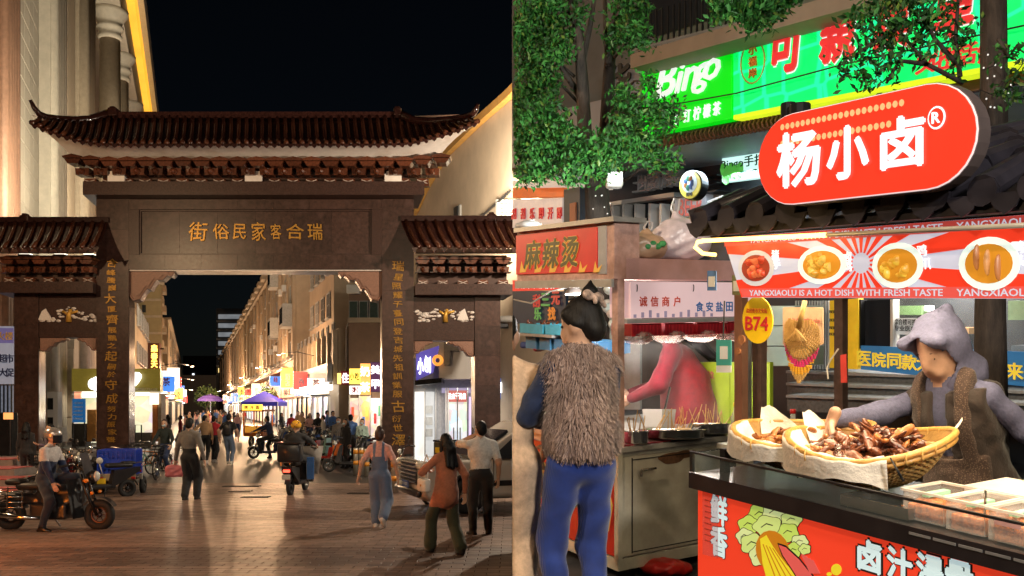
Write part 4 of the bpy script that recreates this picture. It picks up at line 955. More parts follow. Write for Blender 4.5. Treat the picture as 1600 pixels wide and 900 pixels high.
# ---- shops along the right pavement
GOODS=[lit_goods('goods_warm',(1,.75,.45),.9),lit_goods('goods_white',(1,.95,.85),1.1),lit_goods('goods_yellow',(1,.68,.25),1.0),lit_goods('goods_cool',(.85,.95,1),.9)]
SIGNC=[((1,.35,.05),1.5),((1,.86,.66),1.4),((.9,.05,.04),1.3),((1,.60,.10),1.6),((.06,.22,.7),1.2),((.95,.95,1),1.5),((.10,.6,.28),1.2),((1,.45,.25),1.5)]
shopn='noodle tea phone bakery hotpot clothing fruit shoe snack pharmacy toy juice grill gift tailor'.split()
def shop_row(X,Y0,Y1,side,n,first,words,grp):
    for i in range(n):
        ya=Y0*(Y1/Y0)**(i/n);yb=Y0*(Y1/Y0)**((i+1)/n)-.25;s_=SN*side
        t=thing('street_shop','%s shop front %s' % (['brightly lit','open','glass','narrow','warm lit'][i % 5],words[i]),'shop',Q(ya,0,X),0,grp)
        L=yb-ya;col,es=SIGNC[(i*3+first) % len(SIGNC)]
        MB().obox(Q(ya+.2,.25,X)-s_*.05,SD*(L-.4),s_*.04,UP*2.4).build('lit_window',GOODS[(i+first) % 4],t)
        for k in range(4): MB().obox(Q(ya+L*k/3.06,.0,X)+s_*.0,SD*.16,s_*.14,UP*2.75).build('post',DARKM if i % 2 else WPAN,t)
        if i % 3 == 0: MB().obox(Q(ya,2.7,X),SD*L,s_*1.3,UP*.07).build('awning',DARKM,t)
        sm=EM('sign_%d_%d' % ((i*3+first) % len(SIGNC),0),col,es,.2,.6)
        sb=MB().obox(Q(ya+.1,2.85,X)+s_*.02,SD*(L-.2),s_*.3,UP*(.95+.35*(i % 2))).build('sign_board',sm,t)
        tx=['老街面馆','鲜果茶饮','手机大全','麦香烘焙','重庆火锅','时尚衣坊','水果先生','足迹鞋城','零食屋','平安药房','童乐玩具','鲜榨果汁','烧烤大排','礼品店','裁缝铺'][i % 15]
        c=Q((ya+yb)/2,3.3+.15*(i % 2),X)+s_*.34;letter(tx,c,SD.normalized()*(-1 if side > 0 else 1)*(-1) if side > 0 else -SDn,UP,M('sign_ink_%d' % (i % 3),[(.9,.9,.9),(.25,.02,.02),(.03,.03,.05)][i % 3]),t,'lettering',.02,h=.55,w=L*.6)
        if True:      # hanging box sign facing the arch
            hb=MB().obox(Q(ya+.3,2.9+(i % 4)*.35,X)+s_*.35,s_*.95,SD*.25,UP*(.9+.35*(i % 3))).build('hanging_sign',EM('hang_%d' % ((i+first) % 5),SIGNC[(i+first) % 8][0],SIGNC[(i+first) % 8][1]*1.1,.2,1),t)
            for k,ch in enumerate('茶酒面鞋衣粥饼汤药'[i % 9]+('店' if i % 3 else '')): letter(ch,Q(ya+.27,3.3+(i % 4)*.35+.45*(1 if i % 3 == 2 else .4)-.5*k,X)+s_*.82,(1,0,0),UP,M('sign_ink_%d' % ((i+1) % 3),[(.9,.9,.9),(.25,.02,.02),(.03,.03,.05)][(i+1) % 3]),t,'lettering',.02,h=.5,ext=.02)
        lamp('POINT',Q((ya+yb)/2,2.55,X)+s_*.9,(26+3.2*L)*3.4,[(1,.82,.55),(1,.92,.8),(1,.72,.4)][i % 3],t,size=.25)
wR=['second','third','fourth','fifth','sixth','seventh','eighth','ninth','tenth','eleventh','twelfth','last']
shop_row(8.6,56,240,-1,11,1,['under the right row, %s one from the archway' % w for w in wR],'shops along the right pavement')
shop_row(-2.4,52,230,1,9,4,['on the left pavement, %s one past the olive kiosk' % w for w in ['first']+wR],'shops along the left pavement')
# nearest right-hand signs, read one by one
def fsign(name,label,a,Y,m,txt=None,tm=None,th=.5,thick=.25,vert=False):
    t=thing(name,label,'sign',P((a[0]+a[2])/2,a[3],Y));o=P(a[0],a[3],Y)
    MB().obox(o,P(a[2],a[3],Y)-o,(0,thick,0),P(a[0],a[1],Y)-o).build('board',m,t)
    e=1.2*Y/FPX
    fr=MB();
    for q in ((a[0]-.6,a[1]-.6,a[2]+.6,a[1]),(a[0]-.6,a[3],a[2]+.6,a[3]+.6)):
        o=P(q[0],q[3],Y-.03);fr.obox(o,P(q[2],q[3],Y-.03)-o,(0,thick+.05,0),P(q[0],q[1],Y-.03)-o)
    fr.build('trim',DARKM,t)
    if txt:
        n=len(txt)
        if vert:
            for i,ch in enumerate(txt): letter(ch,P((a[0]+a[2])/2,lerp(a[1],a[3],(i+.5)/n),Y-.03),(1,0,0),UP,tm,t,bold=.02,h=th,ext=.02)
        else:
            for i,ch in enumerate(txt): letter(ch,P(lerp(a[0],a[2],(i+.5)/n),(a[1]+a[3])/2,Y-.03),(1,0,0),UP,tm,t,bold=.02,h=th,ext=.02,w=min(th,(P(a[2],0,Y).x-P(a[0],0,Y).x)/n*.85))
    return t
WINK=EM('ink_white_lit',(1,1,1),2.5);RINK=M('ink_red',(.55,.02,.02));KINK=M('ink_black',(.02,.02,.02))
fsign('shop_sign','dark purple sign with white characters against the right pillar',(579,566,594,612),44,EM('sg_purple',(.16,.05,.14),.5),'美甲',WINK,.45,vert=True)
fsign('shop_sign','orange and cream lit sign next to the dark purple one',(563,568,578,617),45,EM('sg_orange',(1,.40,.10),1.8,.3,1.5),'奶茶',WINK,.5,vert=True)
fsign('shop_sign','yellow and white lit sign left of the orange one',(546,576,562,600),46,EM('sg_yellow',(1,.70,.10),2.2,.3,1),'小吃',KINK,.4)
fsign('shop_sign','white lit sign strip under the yellow one',(546,603,562,616),46,EM('sg_white',(1,.95,.9),2.8),'粥',RINK,.35)
fsign('hotel_room_sign','square brown sign reading one white character on the podium corner',(533,580,546,601),54.5,M('sg_brown',(.14,.02,.02),rough=.5,emit=(.2,.02,.02),es=.5),'住',WINK,.62)
t=thing('fascia_sign','long grey fascia with dark lettering above a glowing shop canopy','sign',Q(56,3.6,8.7))
MB().obox(Q(55,3.55,8.6),SD*14,-SN*.3,UP*1.15).build('board',M('sg_grey',(.20,.20,.22),rough=.5),t)
letter('江南布衣',Q(65,4.1,8.6)-SN*.32,-SDn,UP,KINK,t,'lettering',.03,h=.7,w=4)
MB().obox(Q(54.8,3.05,8.6),SD*15,-SN*.9,UP*.32).build('light_box',EM('sg_canopy',(1,.95,.88),4.0),t)
o=P(530,575,54.3)
fsign('shop_sign','small orange lit sign above the white canopy',(527,583,532,600),54.6,EM('sg_or2',(1,.6,.15),2.4))
for a,m,nm in (((547,622,560,700),lit_goods('goods_b1',(1,.70,.40),.9,2.2),'lit_window'),((562,619,577,700),lit_goods('goods_b2',(1,.45,.22),1.0,2.0),'lit_window'),((579,622,597,700),lit_goods('goods_b3',(1,.88,.68),1.1,2.4),'lit_window')):
    o=P(a[0],a[3],52.35);MB().obox(o,P(a[2],a[3],52.35)-o,(0,.1,0),P(a[0],a[1],52.35)-o).build(nm,m,c2b)
for x in (545,560.5,577.5): o=P(x,702,52.2);MB().obox(o,P(x+1.5,702,52.2)-o,(0,.2,0),P(x,617,52.2)-o).build('shop_post',WPAN,c2b)
for x,y_,cn in ((549,640,(.6,.1,.05)),(566,655,(.1,.2,.5)),(571,640,(.7,.5,.1)),(584,650,(.5,.05,.05)),(591,638,(.1,.35,.2))): o=P(x,y_+12,52.2);MB().obox(o,P(x+4,y_+12,52.2)-o,(0,.06,0),(0,0,.6)).build('poster',M('poster_s%d' % x,cn,rough=.5,emit=cn,es=.5),c2b)
lamp('POINT',P(572,625,51.0),160,(1,.85,.6),c2b,size=.2)
AC_=MB().bbox((0,0,0),(.42,.85,.6),.04).mesh('air_conditioner',WPAN)
for t_ in [o for o in COL.objects if o.name.startswith('apartment_block')][:4]:
    Yb_=Vector(t_.location).y
    for k in range(5): o=link('air_conditioner',AC_,t_);o.location=Q(Yb_+1.5+RNG.random()*9,6.0+2.55*RNG.randrange(4)-.5,9.0)-SN*.35-base_of(t_);o.rotation_euler=(0,0,.343)
# ---- storefront behind the right bay, facing the forecourt
sf=thing('corner_store','white corner store with raised grey letters behind the right bay of the archway','shop',P(720,722,33))
o=P(640,722,34.2);MB().obox(o,P(880,722,34.2)-o,(0,6,0),P(640,560,34.2)-o).build('wall',M('tile_grey',(.40,.40,.41),rough=.35,scale=8),sf)
o=P(686,592,33);MB().obox(o,P(880,592,33)-o,(0,1.2,0),P(686,512,33)-o).build('fascia',M('fascia_white',(.66,.64,.62),rough=.45,scale=1,var=.06),sf)
GREYL=M('letter_grey',(.33,.32,.31),rough=.5)
for ch,x in (('F',708),('I',748),('A',793)): letter(ch,P(x,545,32.95),(1,0,0),UP,GREYL,sf,bold=.02,h=1.2,ext=.12)
o=P(648,592,33.2)
MB().prism([P(650,594,33),P(676,582,33),P(686,540,33),P(650,552,33)],(0,.3,0)).build('purple_sign',EM('sg_violet',(.16,.12,.55),.55,.3,1),sf)
for i,ch in enumerate('小刨'): letter(ch,P(657+i*11,572-i*3,32.95),(1,0,-.2),UP,WINK,sf,bold=.03,h=.62,w=.24,ext=.04)
MB().torus(P(684,563,32.8),.15,.06,'y',16,6).build('logo_ring',EM('sg_orng',(1,.35,.05),1.2),sf)
o=P(648,602,32.6);MB().obox(o,P(690,598,32.6)-o,(0,1.4,0),(0,0,.18)).build('canopy',DARKM,sf)
for a,m,nm in (((648,612,662,716),EM('glow_white',(1,.95,.86),1.0,.3,1.5),'lit_window'),((664,612,678,716),EM('glow_grey',(.8,.8,.78),.7),'door_panel'),((690,606,742,614),EM('sg_lilac',(.45,.40,.62),.6),'sign_strip'),((700,628,729,712),lit_goods('goods_store',(.85,.9,.9),.85,3.0),'lit_window'),((733,620,742,712),EM('glow_violet',(.75,.6,1),1.0),'lit_window')):
    o=P(a[0],a[3],33.9);MB().obox(o,P(a[2],a[3],33.9)-o,(0,.2,0),P(a[0],a[1],33.9)-o).build(nm,m,sf)
o=P(699,628,33.7);MB().obox(o,P(729,628,33.7)-o,(0,.15,0),P(699,610,33.7)-o).build('sign_strip',EM('sg_brick',(.45,.10,.08),.8),sf)
for i,ch in enumerate('洗衣干洗店'): letter(ch,P(703+i*5.6,619,33.65),(1,0,0),UP,WINK,sf,bold=.02,h=.24,w=.12)
for x in (663,680,696,699.5,714,730,743):
    o=P(x,716,33.6);MB().obox(o,P(x+1.6,716,33.6)-o,(0,.15,0),P(x,606,33.6)-o).build('door_frame',WPAN if x < 700 else CHROME,sf)
for x in (709,719): MB().tube([P(x,690,33.5),P(x,668,33.5)],.025,6).build('door_handle',CHROME,sf)
for j in range(3): MB().box(P(670,640+j*18,33.8),(.28,.02,.3)).build('notice',M('paper',(.6,.6,.58)),sf)
lamp('AREA',P(690,604,32.4),90,(1,.95,.88),sf,size=2.5,size_y=.5)
for px,e in ((690,1200),(760,2200),(790,1800)):  # floodlights added out of sight to brighten the cream gable
    c=P(px,372,28.6);f_=thing('flood_light','%s floodlight added unseen behind the right side roof to brighten the gable' % {690: 'left',760: 'middle',790: 'right'}[px],'lamp',c);MB().bbox(c+UP*.1,(.3,.2,.16),.03).build('housing',DARKM,f_);lamp('SPOT',c+Vector((0,.1,.3)),e,(1,.86,.66),f_,size=.15,aim=c+Vector((.6,5,3.5)),spot=R_(150),blend=.8)
bs_=fsign('repair_sign','bright blue sign with white characters right of the archway',(775,591,835,623),32.5,EM('sg_blue',(.02,.16,.62),1.0),None)
for i,ch in enumerate('维修手机'): letter(ch,P(779+i*15.5,606,32.4),(1,0,0),UP,WINK,bs_,bold=.02,h=.42,ext=.02)
pp=thing('awning_pole','white rolled awning pole bracketed beside the right pillar','awning',P(790,505,31));MB().tube([P(781,499,31),P(830,497,31)],.12,8).build('pole',WPAN,pp,smooth=True);MB().bbox(P(786,509,31),(.4,.3,.18),.04).build('bracket',DARKM,pp)
# ---- cream gable building on the right
gb=thing('gable_building','tall cream rendered building with an ochre roof edge behind the archway','building',P(730,690,36));gb.location.z=0
GW=M('render_cream',(.54,.42,.30),rough=.8,scale=1.0,var=.10,bump=.12,dirt=(.30,.24,.18),dirt_amt=.45)
XG=11.2;top=[(640,352),(655,330),(668,300),(700,246),(752,196),(800,155),(860,95)]
pts=[FS(x,y_,XG) for x,y_ in top];bot=[Vector((p.x,p.y,0)) for p in pts]
mb=MB()
for i in range(len(pts)-1): mb.prism([bot[i],bot[i+1],pts[i+1],pts[i]],SN*4)
mb.build('wall',GW,gb)
OCH=M('ochre_trim',(.50,.26,.06),rough=.7,scale=4)
for i in range(len(pts)-1): MB().prism([pts[i]+UP*.02,pts[i+1]+UP*.02,pts[i+1]+UP*.38,pts[i]+UP*.38],SN*4.3-SN*.0).build('roof_edge',OCH,gb);
for i in range(len(pts)-1): MB().prism([pts[i]-SN*.25+UP*.0,pts[i+1]-SN*.25,pts[i+1]-SN*.25+UP*.3,pts[i]-SN*.25+UP*.3],SN*.24).build('gutter',OCH,gb)
for a in ((712,322,722,345),):
    q=[FS(x,y_,XG)-SN*.02 for x,y_ in ((a[0],a[3]),(a[2],a[3]),(a[2],a[1]-2),(a[0],a[1]+2))];w_=MB().prism(q,-SN*.08).build('window',WINF,gb)
    q=[FS(x,y_,XG)-SN*.11 for x,y_ in ((a[0]+2,a[3]),(a[2]-2,a[3]),(a[2]-2,a[1]),(a[0]+2,a[1]+3))];MB().prism(q,-SN*.03).build('pane',WIND,w_)
for i in range(5):
    for j in range(6):
        x=784+i*6.5;y_=312+j*7;q=[FS(x_,yy,XG)-SN*.02 for x_,yy in ((x,y_+6),(x+5.6,y_+6),(x+5.6,y_),(x,y_))];MB().prism(q,-SN*.06).build('glass_block',M('glass_block',(.62,.62,.58),rough=.2),gb)
q=[FS(x_,yy,XG)-SN*.02 for x_,yy in ((780,312),(783,312),(783,355),(780,355))];MB().prism(q,-SN*.12).build('downpipe',WPAN,gb)
MB().tube([FS(728,352,XG)-SN*.1,FS(760,335,XG)-SN*.1,FS(800,300,XG)-SN*.1],.05,5).build('cable',KINK,gb)
# ---- street lamps standing beside and behind the photographer's spot
def street_lamp(label,x,y,h,e,col,arm=(1,0)):
    t=thing('street_lamp',label,'street lamp',(x,y,0),0,'street lamps round the forecourt');c=Vector((x,y,0));a=Vector((arm[0],arm[1],0))
    MB().lathe([(.16,0),(.16,.5),(.09,.6),(.06,h)],c,12).build('post',DARKM,t,smooth=True)
    MB().tube([c+UP*(h-.05),c+a*.7+UP*(h+.25),c+a*1.5+UP*(h+.2)],.04,7).build('arm',DARKM,t,smooth=True)
    hd_=MB().bbox(c+a*1.6+UP*(h+.2),(.5,.28,.12),.04).build('lamp_head',DARKM,t);MB().box(c+a*1.6+UP*(h+.13),(.42,.22,.015)).build('lens',EM('sodium_lens',(1,.75,.45),8),hd_)
    lamp('POINT',c+a*1.6+UP*(h-.12),e,col,t,size=.15)
street_lamp('street lamp behind the camera over the forecourt',-5.5,-3.0,8.5,2700,(1,.74,.48),(0,1))
street_lamp('street lamp off the left edge by the stairs',-15.5,15.0,8.0,2500,(1,.66,.36),(1,.1))
street_lamp('street lamp in the side lane behind the market building',3.6,20.5,7.5,3600,(1,.82,.62),(-1,.2))
def facade_fill_lamp(label,Y,e,X,side,z):  # lamps added along the street to brighten its facades
    s_=SN*side;c=Q(Y,z,X);t=thing('facade_fill_lamp',label,'lamp',c,0,'bracket lamps added over the shop signs to light the facades')
    MB().tube([c,c+s_*1.2+UP*.25,c+s_*2.4+UP*.1],.025,6).build('arm',DARKM,t,smooth=True);MB().bbox(c+s_*2.45+UP*.06,(.3,.2,.1),.03).build('lamp_head',DARKM,t)
    lamp('POINT',c+s_*2.45-UP*.1,e,(1,.60,.32),t,size=.15)
for i,(Y,e) in enumerate(((63,2600),(84,4200),(112,7000),(150,10000),(205,15000))): facade_fill_lamp('%s added bracket lamp over the right row of shop signs' % ('first second third fourth fifth'.split()[i]),Y,e,8.6,-1,5.6)
for i,(Y,e) in enumerate(((66,1500),(100,2600),(160,5000))): facade_fill_lamp('%s added bracket lamp over the left row of shop signs' % ('first second third'.split()[i]),Y,e,-2.6,1,5.0)
ob=thing('light_box','orange standing light box off the left edge of the paving','sign',(-8.3,11.3,0));MB().bbox((-8.3,11.3,.85),(.12,.9,1.5),.03).build('face',EM('lb_orange',(1,.22,.02),34),ob);MB().bbox((-8.3,11.3,.05),(.4,1.0,.1),.03).build('foot',DARKM,ob)
# ================================================================== LEFT PLACE: people and vehicles
M('tail_lens',(.35,.02,.02),rough=.15,bump=0);M('plate_white',(.55,.55,.5),rough=.4)
def at_ground(px,py): return G(px,py)
# --- man in white shirt, phone at his face
def sh_pants(c,m): return m
p=person('man in a white short sleeved shirt and black trousers holding a phone to his face',G(751,838),.12,1.76,top=WHITEC,bottom=BLACKC,short=True,lh=(-.10,.20,1.50),le=(-1,.2,-.6),rh=(.27,.04,.86),
           lf=(-.11,.0,.09),rf=(.12,.03,.09),toe=((-.5,1),(.3,1)),head=(.0,.35),vox=.014,baggy=.02,fat=1.08)
ph=MB().bbox((0,0,0),(.016,.075,.15),.006).build('mobile_phone',M('phone_dark',(.02,.02,.025),rough=.15),world=False);ph.location=to_world(p,(-.11,.22,1.60));ph.rotation_euler=(.3,0,.3);tag(ph,'dark phone held up by the man in the white shirt','phone')
# --- woman in rust shirt
p=person('long haired woman in a rust shirt and flared green trousers walking past the car',G(697,868),.55,1.62,top=RUSTC,bottom=GREENC,shoe=SHOEB,fem=True,hair='long',hairlen=.34,coat=.22,lf=(-.14,.22,.10),rf=(.10,-.26,.12),
           lh=(-.14,.28,1.18),le=(-1,-.5,-.3),rh=(.25,-.1,.88),flare=.03,baggy=.022,vox=.014,toe=((0,1),(0,1)),head=(.12,.1))
hb=thing('handbag','small white handbag on the arm of the woman in rust','handbag',to_world(p,(-.27,.12,.86)),.55)
WLEA=M('leather_white',(.6,.55,.48),rough=.4);MB().bbox((0,0,.09),(.10,.26,.18),.03).build('body',WLEA,hb,world=False,smooth=True);MB().tube([(0,-.10,.16),(0.04,-.06,.42),(.05,.02,.50),(.04,.07,.42),(0,.10,.16)],.008,6).build('strap',WLEA,hb,world=False);MB().bbox((-.052,0,.09),(.006,.04,.03),.002).build('clasp',GOLD,hb,world=False)
# --- woman in denim overalls
def overalls(c,m):
    m=m.copy();z=c[:,2];x=np.abs(c[:,0]);mid=(m == 1)
    m[mid & (z < 1.17)]=2;m[mid & (c[:,1] < .02) & (z >= 1.17) & (z < 1.24) & (x < .11)]=2
    m[mid & (z >= 1.17) & (np.abs(x-.075) < .022) & (c[:,1] < .06)]=2;return m
p=person('woman in denim dungarees over a pink tee walking toward the archway',G(593,826),-.05,1.63,top=PINKC,bottom=DENIM,shoe=SHOEW,fem=True,hair='bun',hairm=HAIRB,short=True,lf=(-.07,.05,.09),rf=(.10,-.24,.20),
           lh=(-.36,.02,.90),rh=(.31,.02,.90),baggy=.045,vox=.013,rule=overalls,toe=((-.1,1),{'d': (.1,.7,-.6)}),head=(.05,0))
# --- man in checked shirt with pink bag
CHECK=cloth('cloth_checked',(.16,.145,.13),scale=160,var=.75)
p=person('man in a grey checked shirt and black apron carrying a pink bag',G(296,783),-.1,1.74,top=CHECK,bottom=BLACKC,shoe=SHOEB,lf=(-.08,-.05,.09),rf=(.10,.12,.09),lh=(-.30,.0,.84),rh=(.30,.05,.86),vox=.015,baggy=.035,head=(.08,0),
           rule=lambda c,m: np.where((m == 1) & (c[:,2] < 1.10) & (c[:,2] > .6) & (np.abs(c[:,0]) < .17),2,m))
bg=thing('shopping_bag','pink carrier bag held by the man in the checked shirt','bag',to_world(p,(-.34,.02,.50)),.2)
V_=sdf_mesh([rbox((0,0,.13),(.19,.08,.12),.05),cap((-.1,0,.22),(.1,0,.22),.05,.05)],h=.015,k=.04,wr=.006,wf=26);link('body',np_mesh('body',[V_],[M('bag_pink',(.55,.16,.18),rough=.4,bump=.2)]),bg)
for sx in (-.08,.08): MB().tube([(sx,0,.26),(sx*.6,0,.36),(0,0,.38)],.008,5).build('handle',MATS['bag_pink'],bg,world=False)
# --- delivery rider with yellow helmet, seen from behind
YH=M('helmet_yellow',(.72,.36,.03),rough=.25,var=.08,bump=.01,coat=.6)
loc=G(468,770);loc.y -= .15
scooter('black scooter with a red tail light ridden away from the camera',loc,-.04,BLKP,r=.22,wb=1.25,cat='scooter',name='scooter',tail=True,cover=M('wind_cover',(.42,.40,.37),rough=.6,scale=6,var=.25,dirt=(.12,.10,.09),dirt_amt=.8))
p=person('rider in black with a yellow helmet on the red lit scooter',loc+Vector((0,-.25,0)),-.04,1.72,top=BLACKC,bottom=BLACKC,pz=.86,lean=.08,lh=(-.36,.62,1.06),rh=(.36,.62,1.06),le=(-1,-.4,-.5),re=(1,-.4,-.5),lf=(-.24,.42,.34),rf=(.24,.42,.34),lk=(-.5,1,.6),rk=(.5,1,.6),hair=None,fat=1.15,vox=.016)
helmet(p,YH,1.72/1.7,spots=True)
rb=thing('delivery_bag','black square bag strapped behind the rider with the yellow helmet','bag',loc+Vector((0,-.62,.78)));MB().bbox(loc+Vector((0,-.72,.98)),(.52,.34,.42),.05).build('body',BLKP,rb,smooth=True);MB().bbox(loc+Vector((0,-.72,1.2)),(.54,.36,.04),.015).build('lid',BLKP,rb)
bb_=MB().bbox(loc+Vector((.40,-.5,.62)),(.16,.02,.5),.006).build('blue_folder',M('plastic_blue',(.03,.14,.42),rough=.4));tag(bb_,'blue sheet hanging at the side of the ridden scooter','sheet')
# --- parked motorcycle with seated rider at the left edge
mc=thing('motorcycle','black retro electric motorcycle with chrome parts facing right','motorcycle',G(86,829),R_(-90))
wheel(mc,.72,.255,.068,6,M('rim_copper',(.09,.05,.045),rough=.3,metal=.8));wheel(mc,-.72,.255,.072,6,DARKM)
mb=MB()
for sx in (-.09,.09): mb.tube([(sx,.72,.255),(sx,.55,.62),(sx,.46,.92)],.026,8)
mb.build('fork',DARKM,mc,world=False,smooth=True)
V_=sdf_mesh([rbox((0,.12,.55),(.11,.34,.12),.06),cap((0,.34,.66),(0,-.2,.60),.12,.10),rbox((0,-.05,.32),(.15,.30,.13),.04),cap((0,-.3,.5),(0,-.75,.55),.10,.07)],h=.02,k=.05);link('body_shell',np_mesh('body_shell',[V_],[BLKP]),mc)
MB().bbox((0,-.28,.72),(.30,.60,.12),.055).bbox((0,-.62,.79),(.27,.28,.10),.045).build('seat',SEATM,mc,world=False,smooth=True)
hb_=MB().tube([(-.36,.28,1.06),(-.24,.40,1.10),(0,.44,.98),(.24,.40,1.10),(.36,.28,1.06)],.014,7).build('handlebar',CHROME,mc,world=False,smooth=True)
for sx in (-1,1):
    MB().tube([(sx*.27,.36,1.08),(sx*.38,.26,1.055)],.021,7).build('grip',SEATM,hb_,world=False)
    MB().tube([(sx*.22,.40,1.10),(sx*.30,.42,1.26)],.007,5).ball((sx*.33,.42,1.30),(.06,.02,.06),12,8).build('mirror',CHROME,mc,world=False,smooth=True)
    MB().ball((sx*.17,.58,.82),(.035,.045,.035),10,6).build('indicator',AMBER,mc,world=False,smooth=True)
    MB().ball((sx*.14,.66,.62),(.03,.03,.03),10,6).build('indicator',AMBER,mc,world=False,smooth=True)
hl=MB().ball((0,.62,.88),(.10,.09,.10),14,10).build('headlight',BLKP,mc,world=False,smooth=True);MB().ball((0,.67,.88),(.085,.05,.085),14,8).build('lens',LENS,hl,world=False,smooth=True)
MB().grid(lambda a,b: ((a-.5)*.34*(1-.2*b),.56-.10*b,.92+.34*b),6,4).build('windscreen',M('screen_smoke',(.05,.05,.055),rough=.1),mc,world=False,smooth=True)
for y0,a0,a1 in ((.72,.5,2.6),(-.72,.4,2.7)): MB().grid(lambda a,c: ((c-.5)*.15,y0+math.cos(a0+(a1-a0)*a)*.29,.255+math.sin(a0+(a1-a0)*a)*.29),10,2).build('fender',BLKP,mc,world=False,smooth=True)
mb=MB()
for sx in (-.20,): pass
for k in range(4):
    z=.40+.085*k
    MB().tube([(.24,-.38,z),(.24,-.92,z),(.05,-.98,z),(-.05,-.98,z),(-.24,-.92,z),(-.24,-.38,z)],.010,6).build('cage_bar',CHROME,mc,world=False,smooth=True)
for y_ in (-.40,-.64,-.90):
    for sx in (-.24,.24): MB().tube([(sx,y_,.38),(sx,y_,.68)],.010,6).build('cage_bar',CHROME,mc,world=False)
MB().tube([(.17,-.1,.22),(.19,-.5,.24),(.2,-.9,.30)],[.03,.045,.05],8).build('exhaust',CHROME,mc,world=False,smooth=True)
MB().grid(lambda a,b: ((a-.5)*.62,.42+.06*math.cos((a-.5)*3)-.12*b+.015*math.sin(14*a),.22+.62*b),14,8).build('leg_cover',M('leg_cover',(.02,.02,.022),rough=.55,bump=.3),mc,world=False,smooth=True)
MB().tube([(-.15,-.1,.2),(-.30,-.06,.02)],.013,6).build('kickstand',CHROME,mc,world=False)
MB().bbox((0,.02,.40),(.33,.18,.22),.05).build('crash_pad',M('pad_dark',(.03,.022,.02),rough=.5),mc,world=False)
JACK=cloth('jacket_white',(.52,.48,.46))
SILV=M('helmet_silver',(.55,.52,.48),rough=.25,metal=.6,bump=.02)
p=person('seated rider in a white and navy jacket with a silver helmet',G(70,829)+Vector((0,.03,0)),R_(-90),1.72,top=NAVYC,bottom=cloth('cloth_ink',(.010,.014,.028)),pz=.84,lean=.16,lh=(-.22,.30,.74),rh=(.34,.34,.62),le=(-1,-.6,-.2),re=(1,-.8,0),lf=(-.26,.34,.40),rf=(.36,.12,.09),lk=(-.6,1,.5),rk=(.5,1,.2),hair='short',head=(.25,-.3),vox=.014,fat=1.12,
           sleeve=None,extra=None,rule=lambda c,m: np.where((m == 1) & (c[:,2] > 1.10+.10*np.abs(c[:,0])),4,m),wr=.004)
bd=[o for o in p.children if o.name.startswith('body')][0];bd.data.materials[4]=JACK
helmet(p,SILV,1.72/1.7,visor=True)
# --- two women by the stairs
person('dark haired woman in black standing by the left side pillar',P(41,640,22.5)*Vector((1,1,0)) if False else Vector((P(41,640,22.5).x,22.5,0)),.2,1.60,top=BLACKC,bottom=BLACKC,fem=True,hair='long',vox=.02)
person('long haired woman in grey violet top with a white mask by the parked bikes',Vector((P(79,640,21.2).x,21.2,0)),2.4,1.58,top=cloth('cloth_violet',(.10,.07,.11)),bottom=BLACKC,fem=True,hair='long',hairlen=.4,vox=.02,mask=True,lh=(-.1,.3,1.2))
# --- cargo tricycle with blue crate
ct=thing('cargo_tricycle','cargo tricycle with a yellow plate parked before the left pillar','tricycle',G(190,772),R_(12))
wheel(ct,.95,.24,.05,8);wheel(ct,-.05,.21,.055,6,DARKM,.47);wheel(ct,-.05,.21,.055,6,DARKM,-.47)
MB().bbox((0,.0,.40),(.82,.86,.07),.02).build('cargo_bed',DARKM,ct,world=False);MB().bbox((0,-.42,.42),(.78,.04,.16),.02).build('rear_bar',M('bar_wood',(.25,.20,.13),rough=.6),ct,world=False)
mb=MB()
for sx in (-.06,.06): mb.tube([(sx,.95,.24),(sx,.78,.7)],.02,6)
mb.tube([(0,.78,.68),(0,.66,1.0)],.024,7).tube([(0,.78,.6),(0,.5,.42)],.03,7);mb.build('frame',DARKM,ct,world=False,smooth=True)
MB().tube([(-.34,.5,1.06),(0,.64,1.0),(.34,.5,1.06)],.014,6).build('handlebar',CHROME,ct,world=False,smooth=True);MB().bbox((0,.52,.72),(.28,.36,.1),.045).build('seat',SEATM,ct,world=False,smooth=True)
MB().bbox((-.33,-.46,.34),(.18,.012,.12),.004).build('number_plate',M('plate_yellow',(.7,.5,.02),rough=.4),ct,world=False)
for sx in (-.34,.34): MB().bbox((sx,-.455,.40),(.09,.02,.06),.01).build('tail_light',MATS['tail_lens'],ct,world=False)
MB().ball((-.36,-.50,.80),(.075,.03,.075),12,8).tube([(-.36,-.5,.74),(-.3,-.44,.45)],.01,5).build('mirror',M('mirror_white',(.6,.58,.55),rough=.3),ct,world=False,smooth=True)
BLU=M('crate_blue',(.012,.05,.42),rough=.38,scale=20,var=.12,bump=.05)
cr=thing('crate','open bright blue plastic crate on the cargo tricycle','crate',Vector(ct.location)+Vector((-.06,.06,.437)),R_(10))
cw,cl_,chh=.80,.62,.50
for i in range(6):
    z=.03+i*.098
    for o,a,b in (((-cw/2,-cl_/2,z),(cw,0,0),(0,.025,0)),((-cw/2,cl_/2-.025,z),(cw,0,0),(0,.025,0)),((-cw/2,-cl_/2+.026,z),(.025,0,0),(0,cl_-.052,0)),((cw/2-.025,-cl_/2+.026,z),(.025,0,0),(0,cl_-.052,0))):
        MB().obox(o,a,b,(0,0,.062 if i not in (0,5) else .075)).build('slat',BLU,cr,world=False)
for i in range(9):
    x=-cw/2+cw*i/8
    for y_ in (-cl_/2-.012,cl_/2-.014): MB().box((x,y_+.013,.30),(.03,.04,.56)).build('rib',BLU,cr,world=False)
for i in range(1,7):
    y_=-cl_/2+cl_*i/7
    for x in (-cw/2,cw/2): MB().box((x,y_,.30),(.04,.03,.55)).build('rib',BLU,cr,world=False)
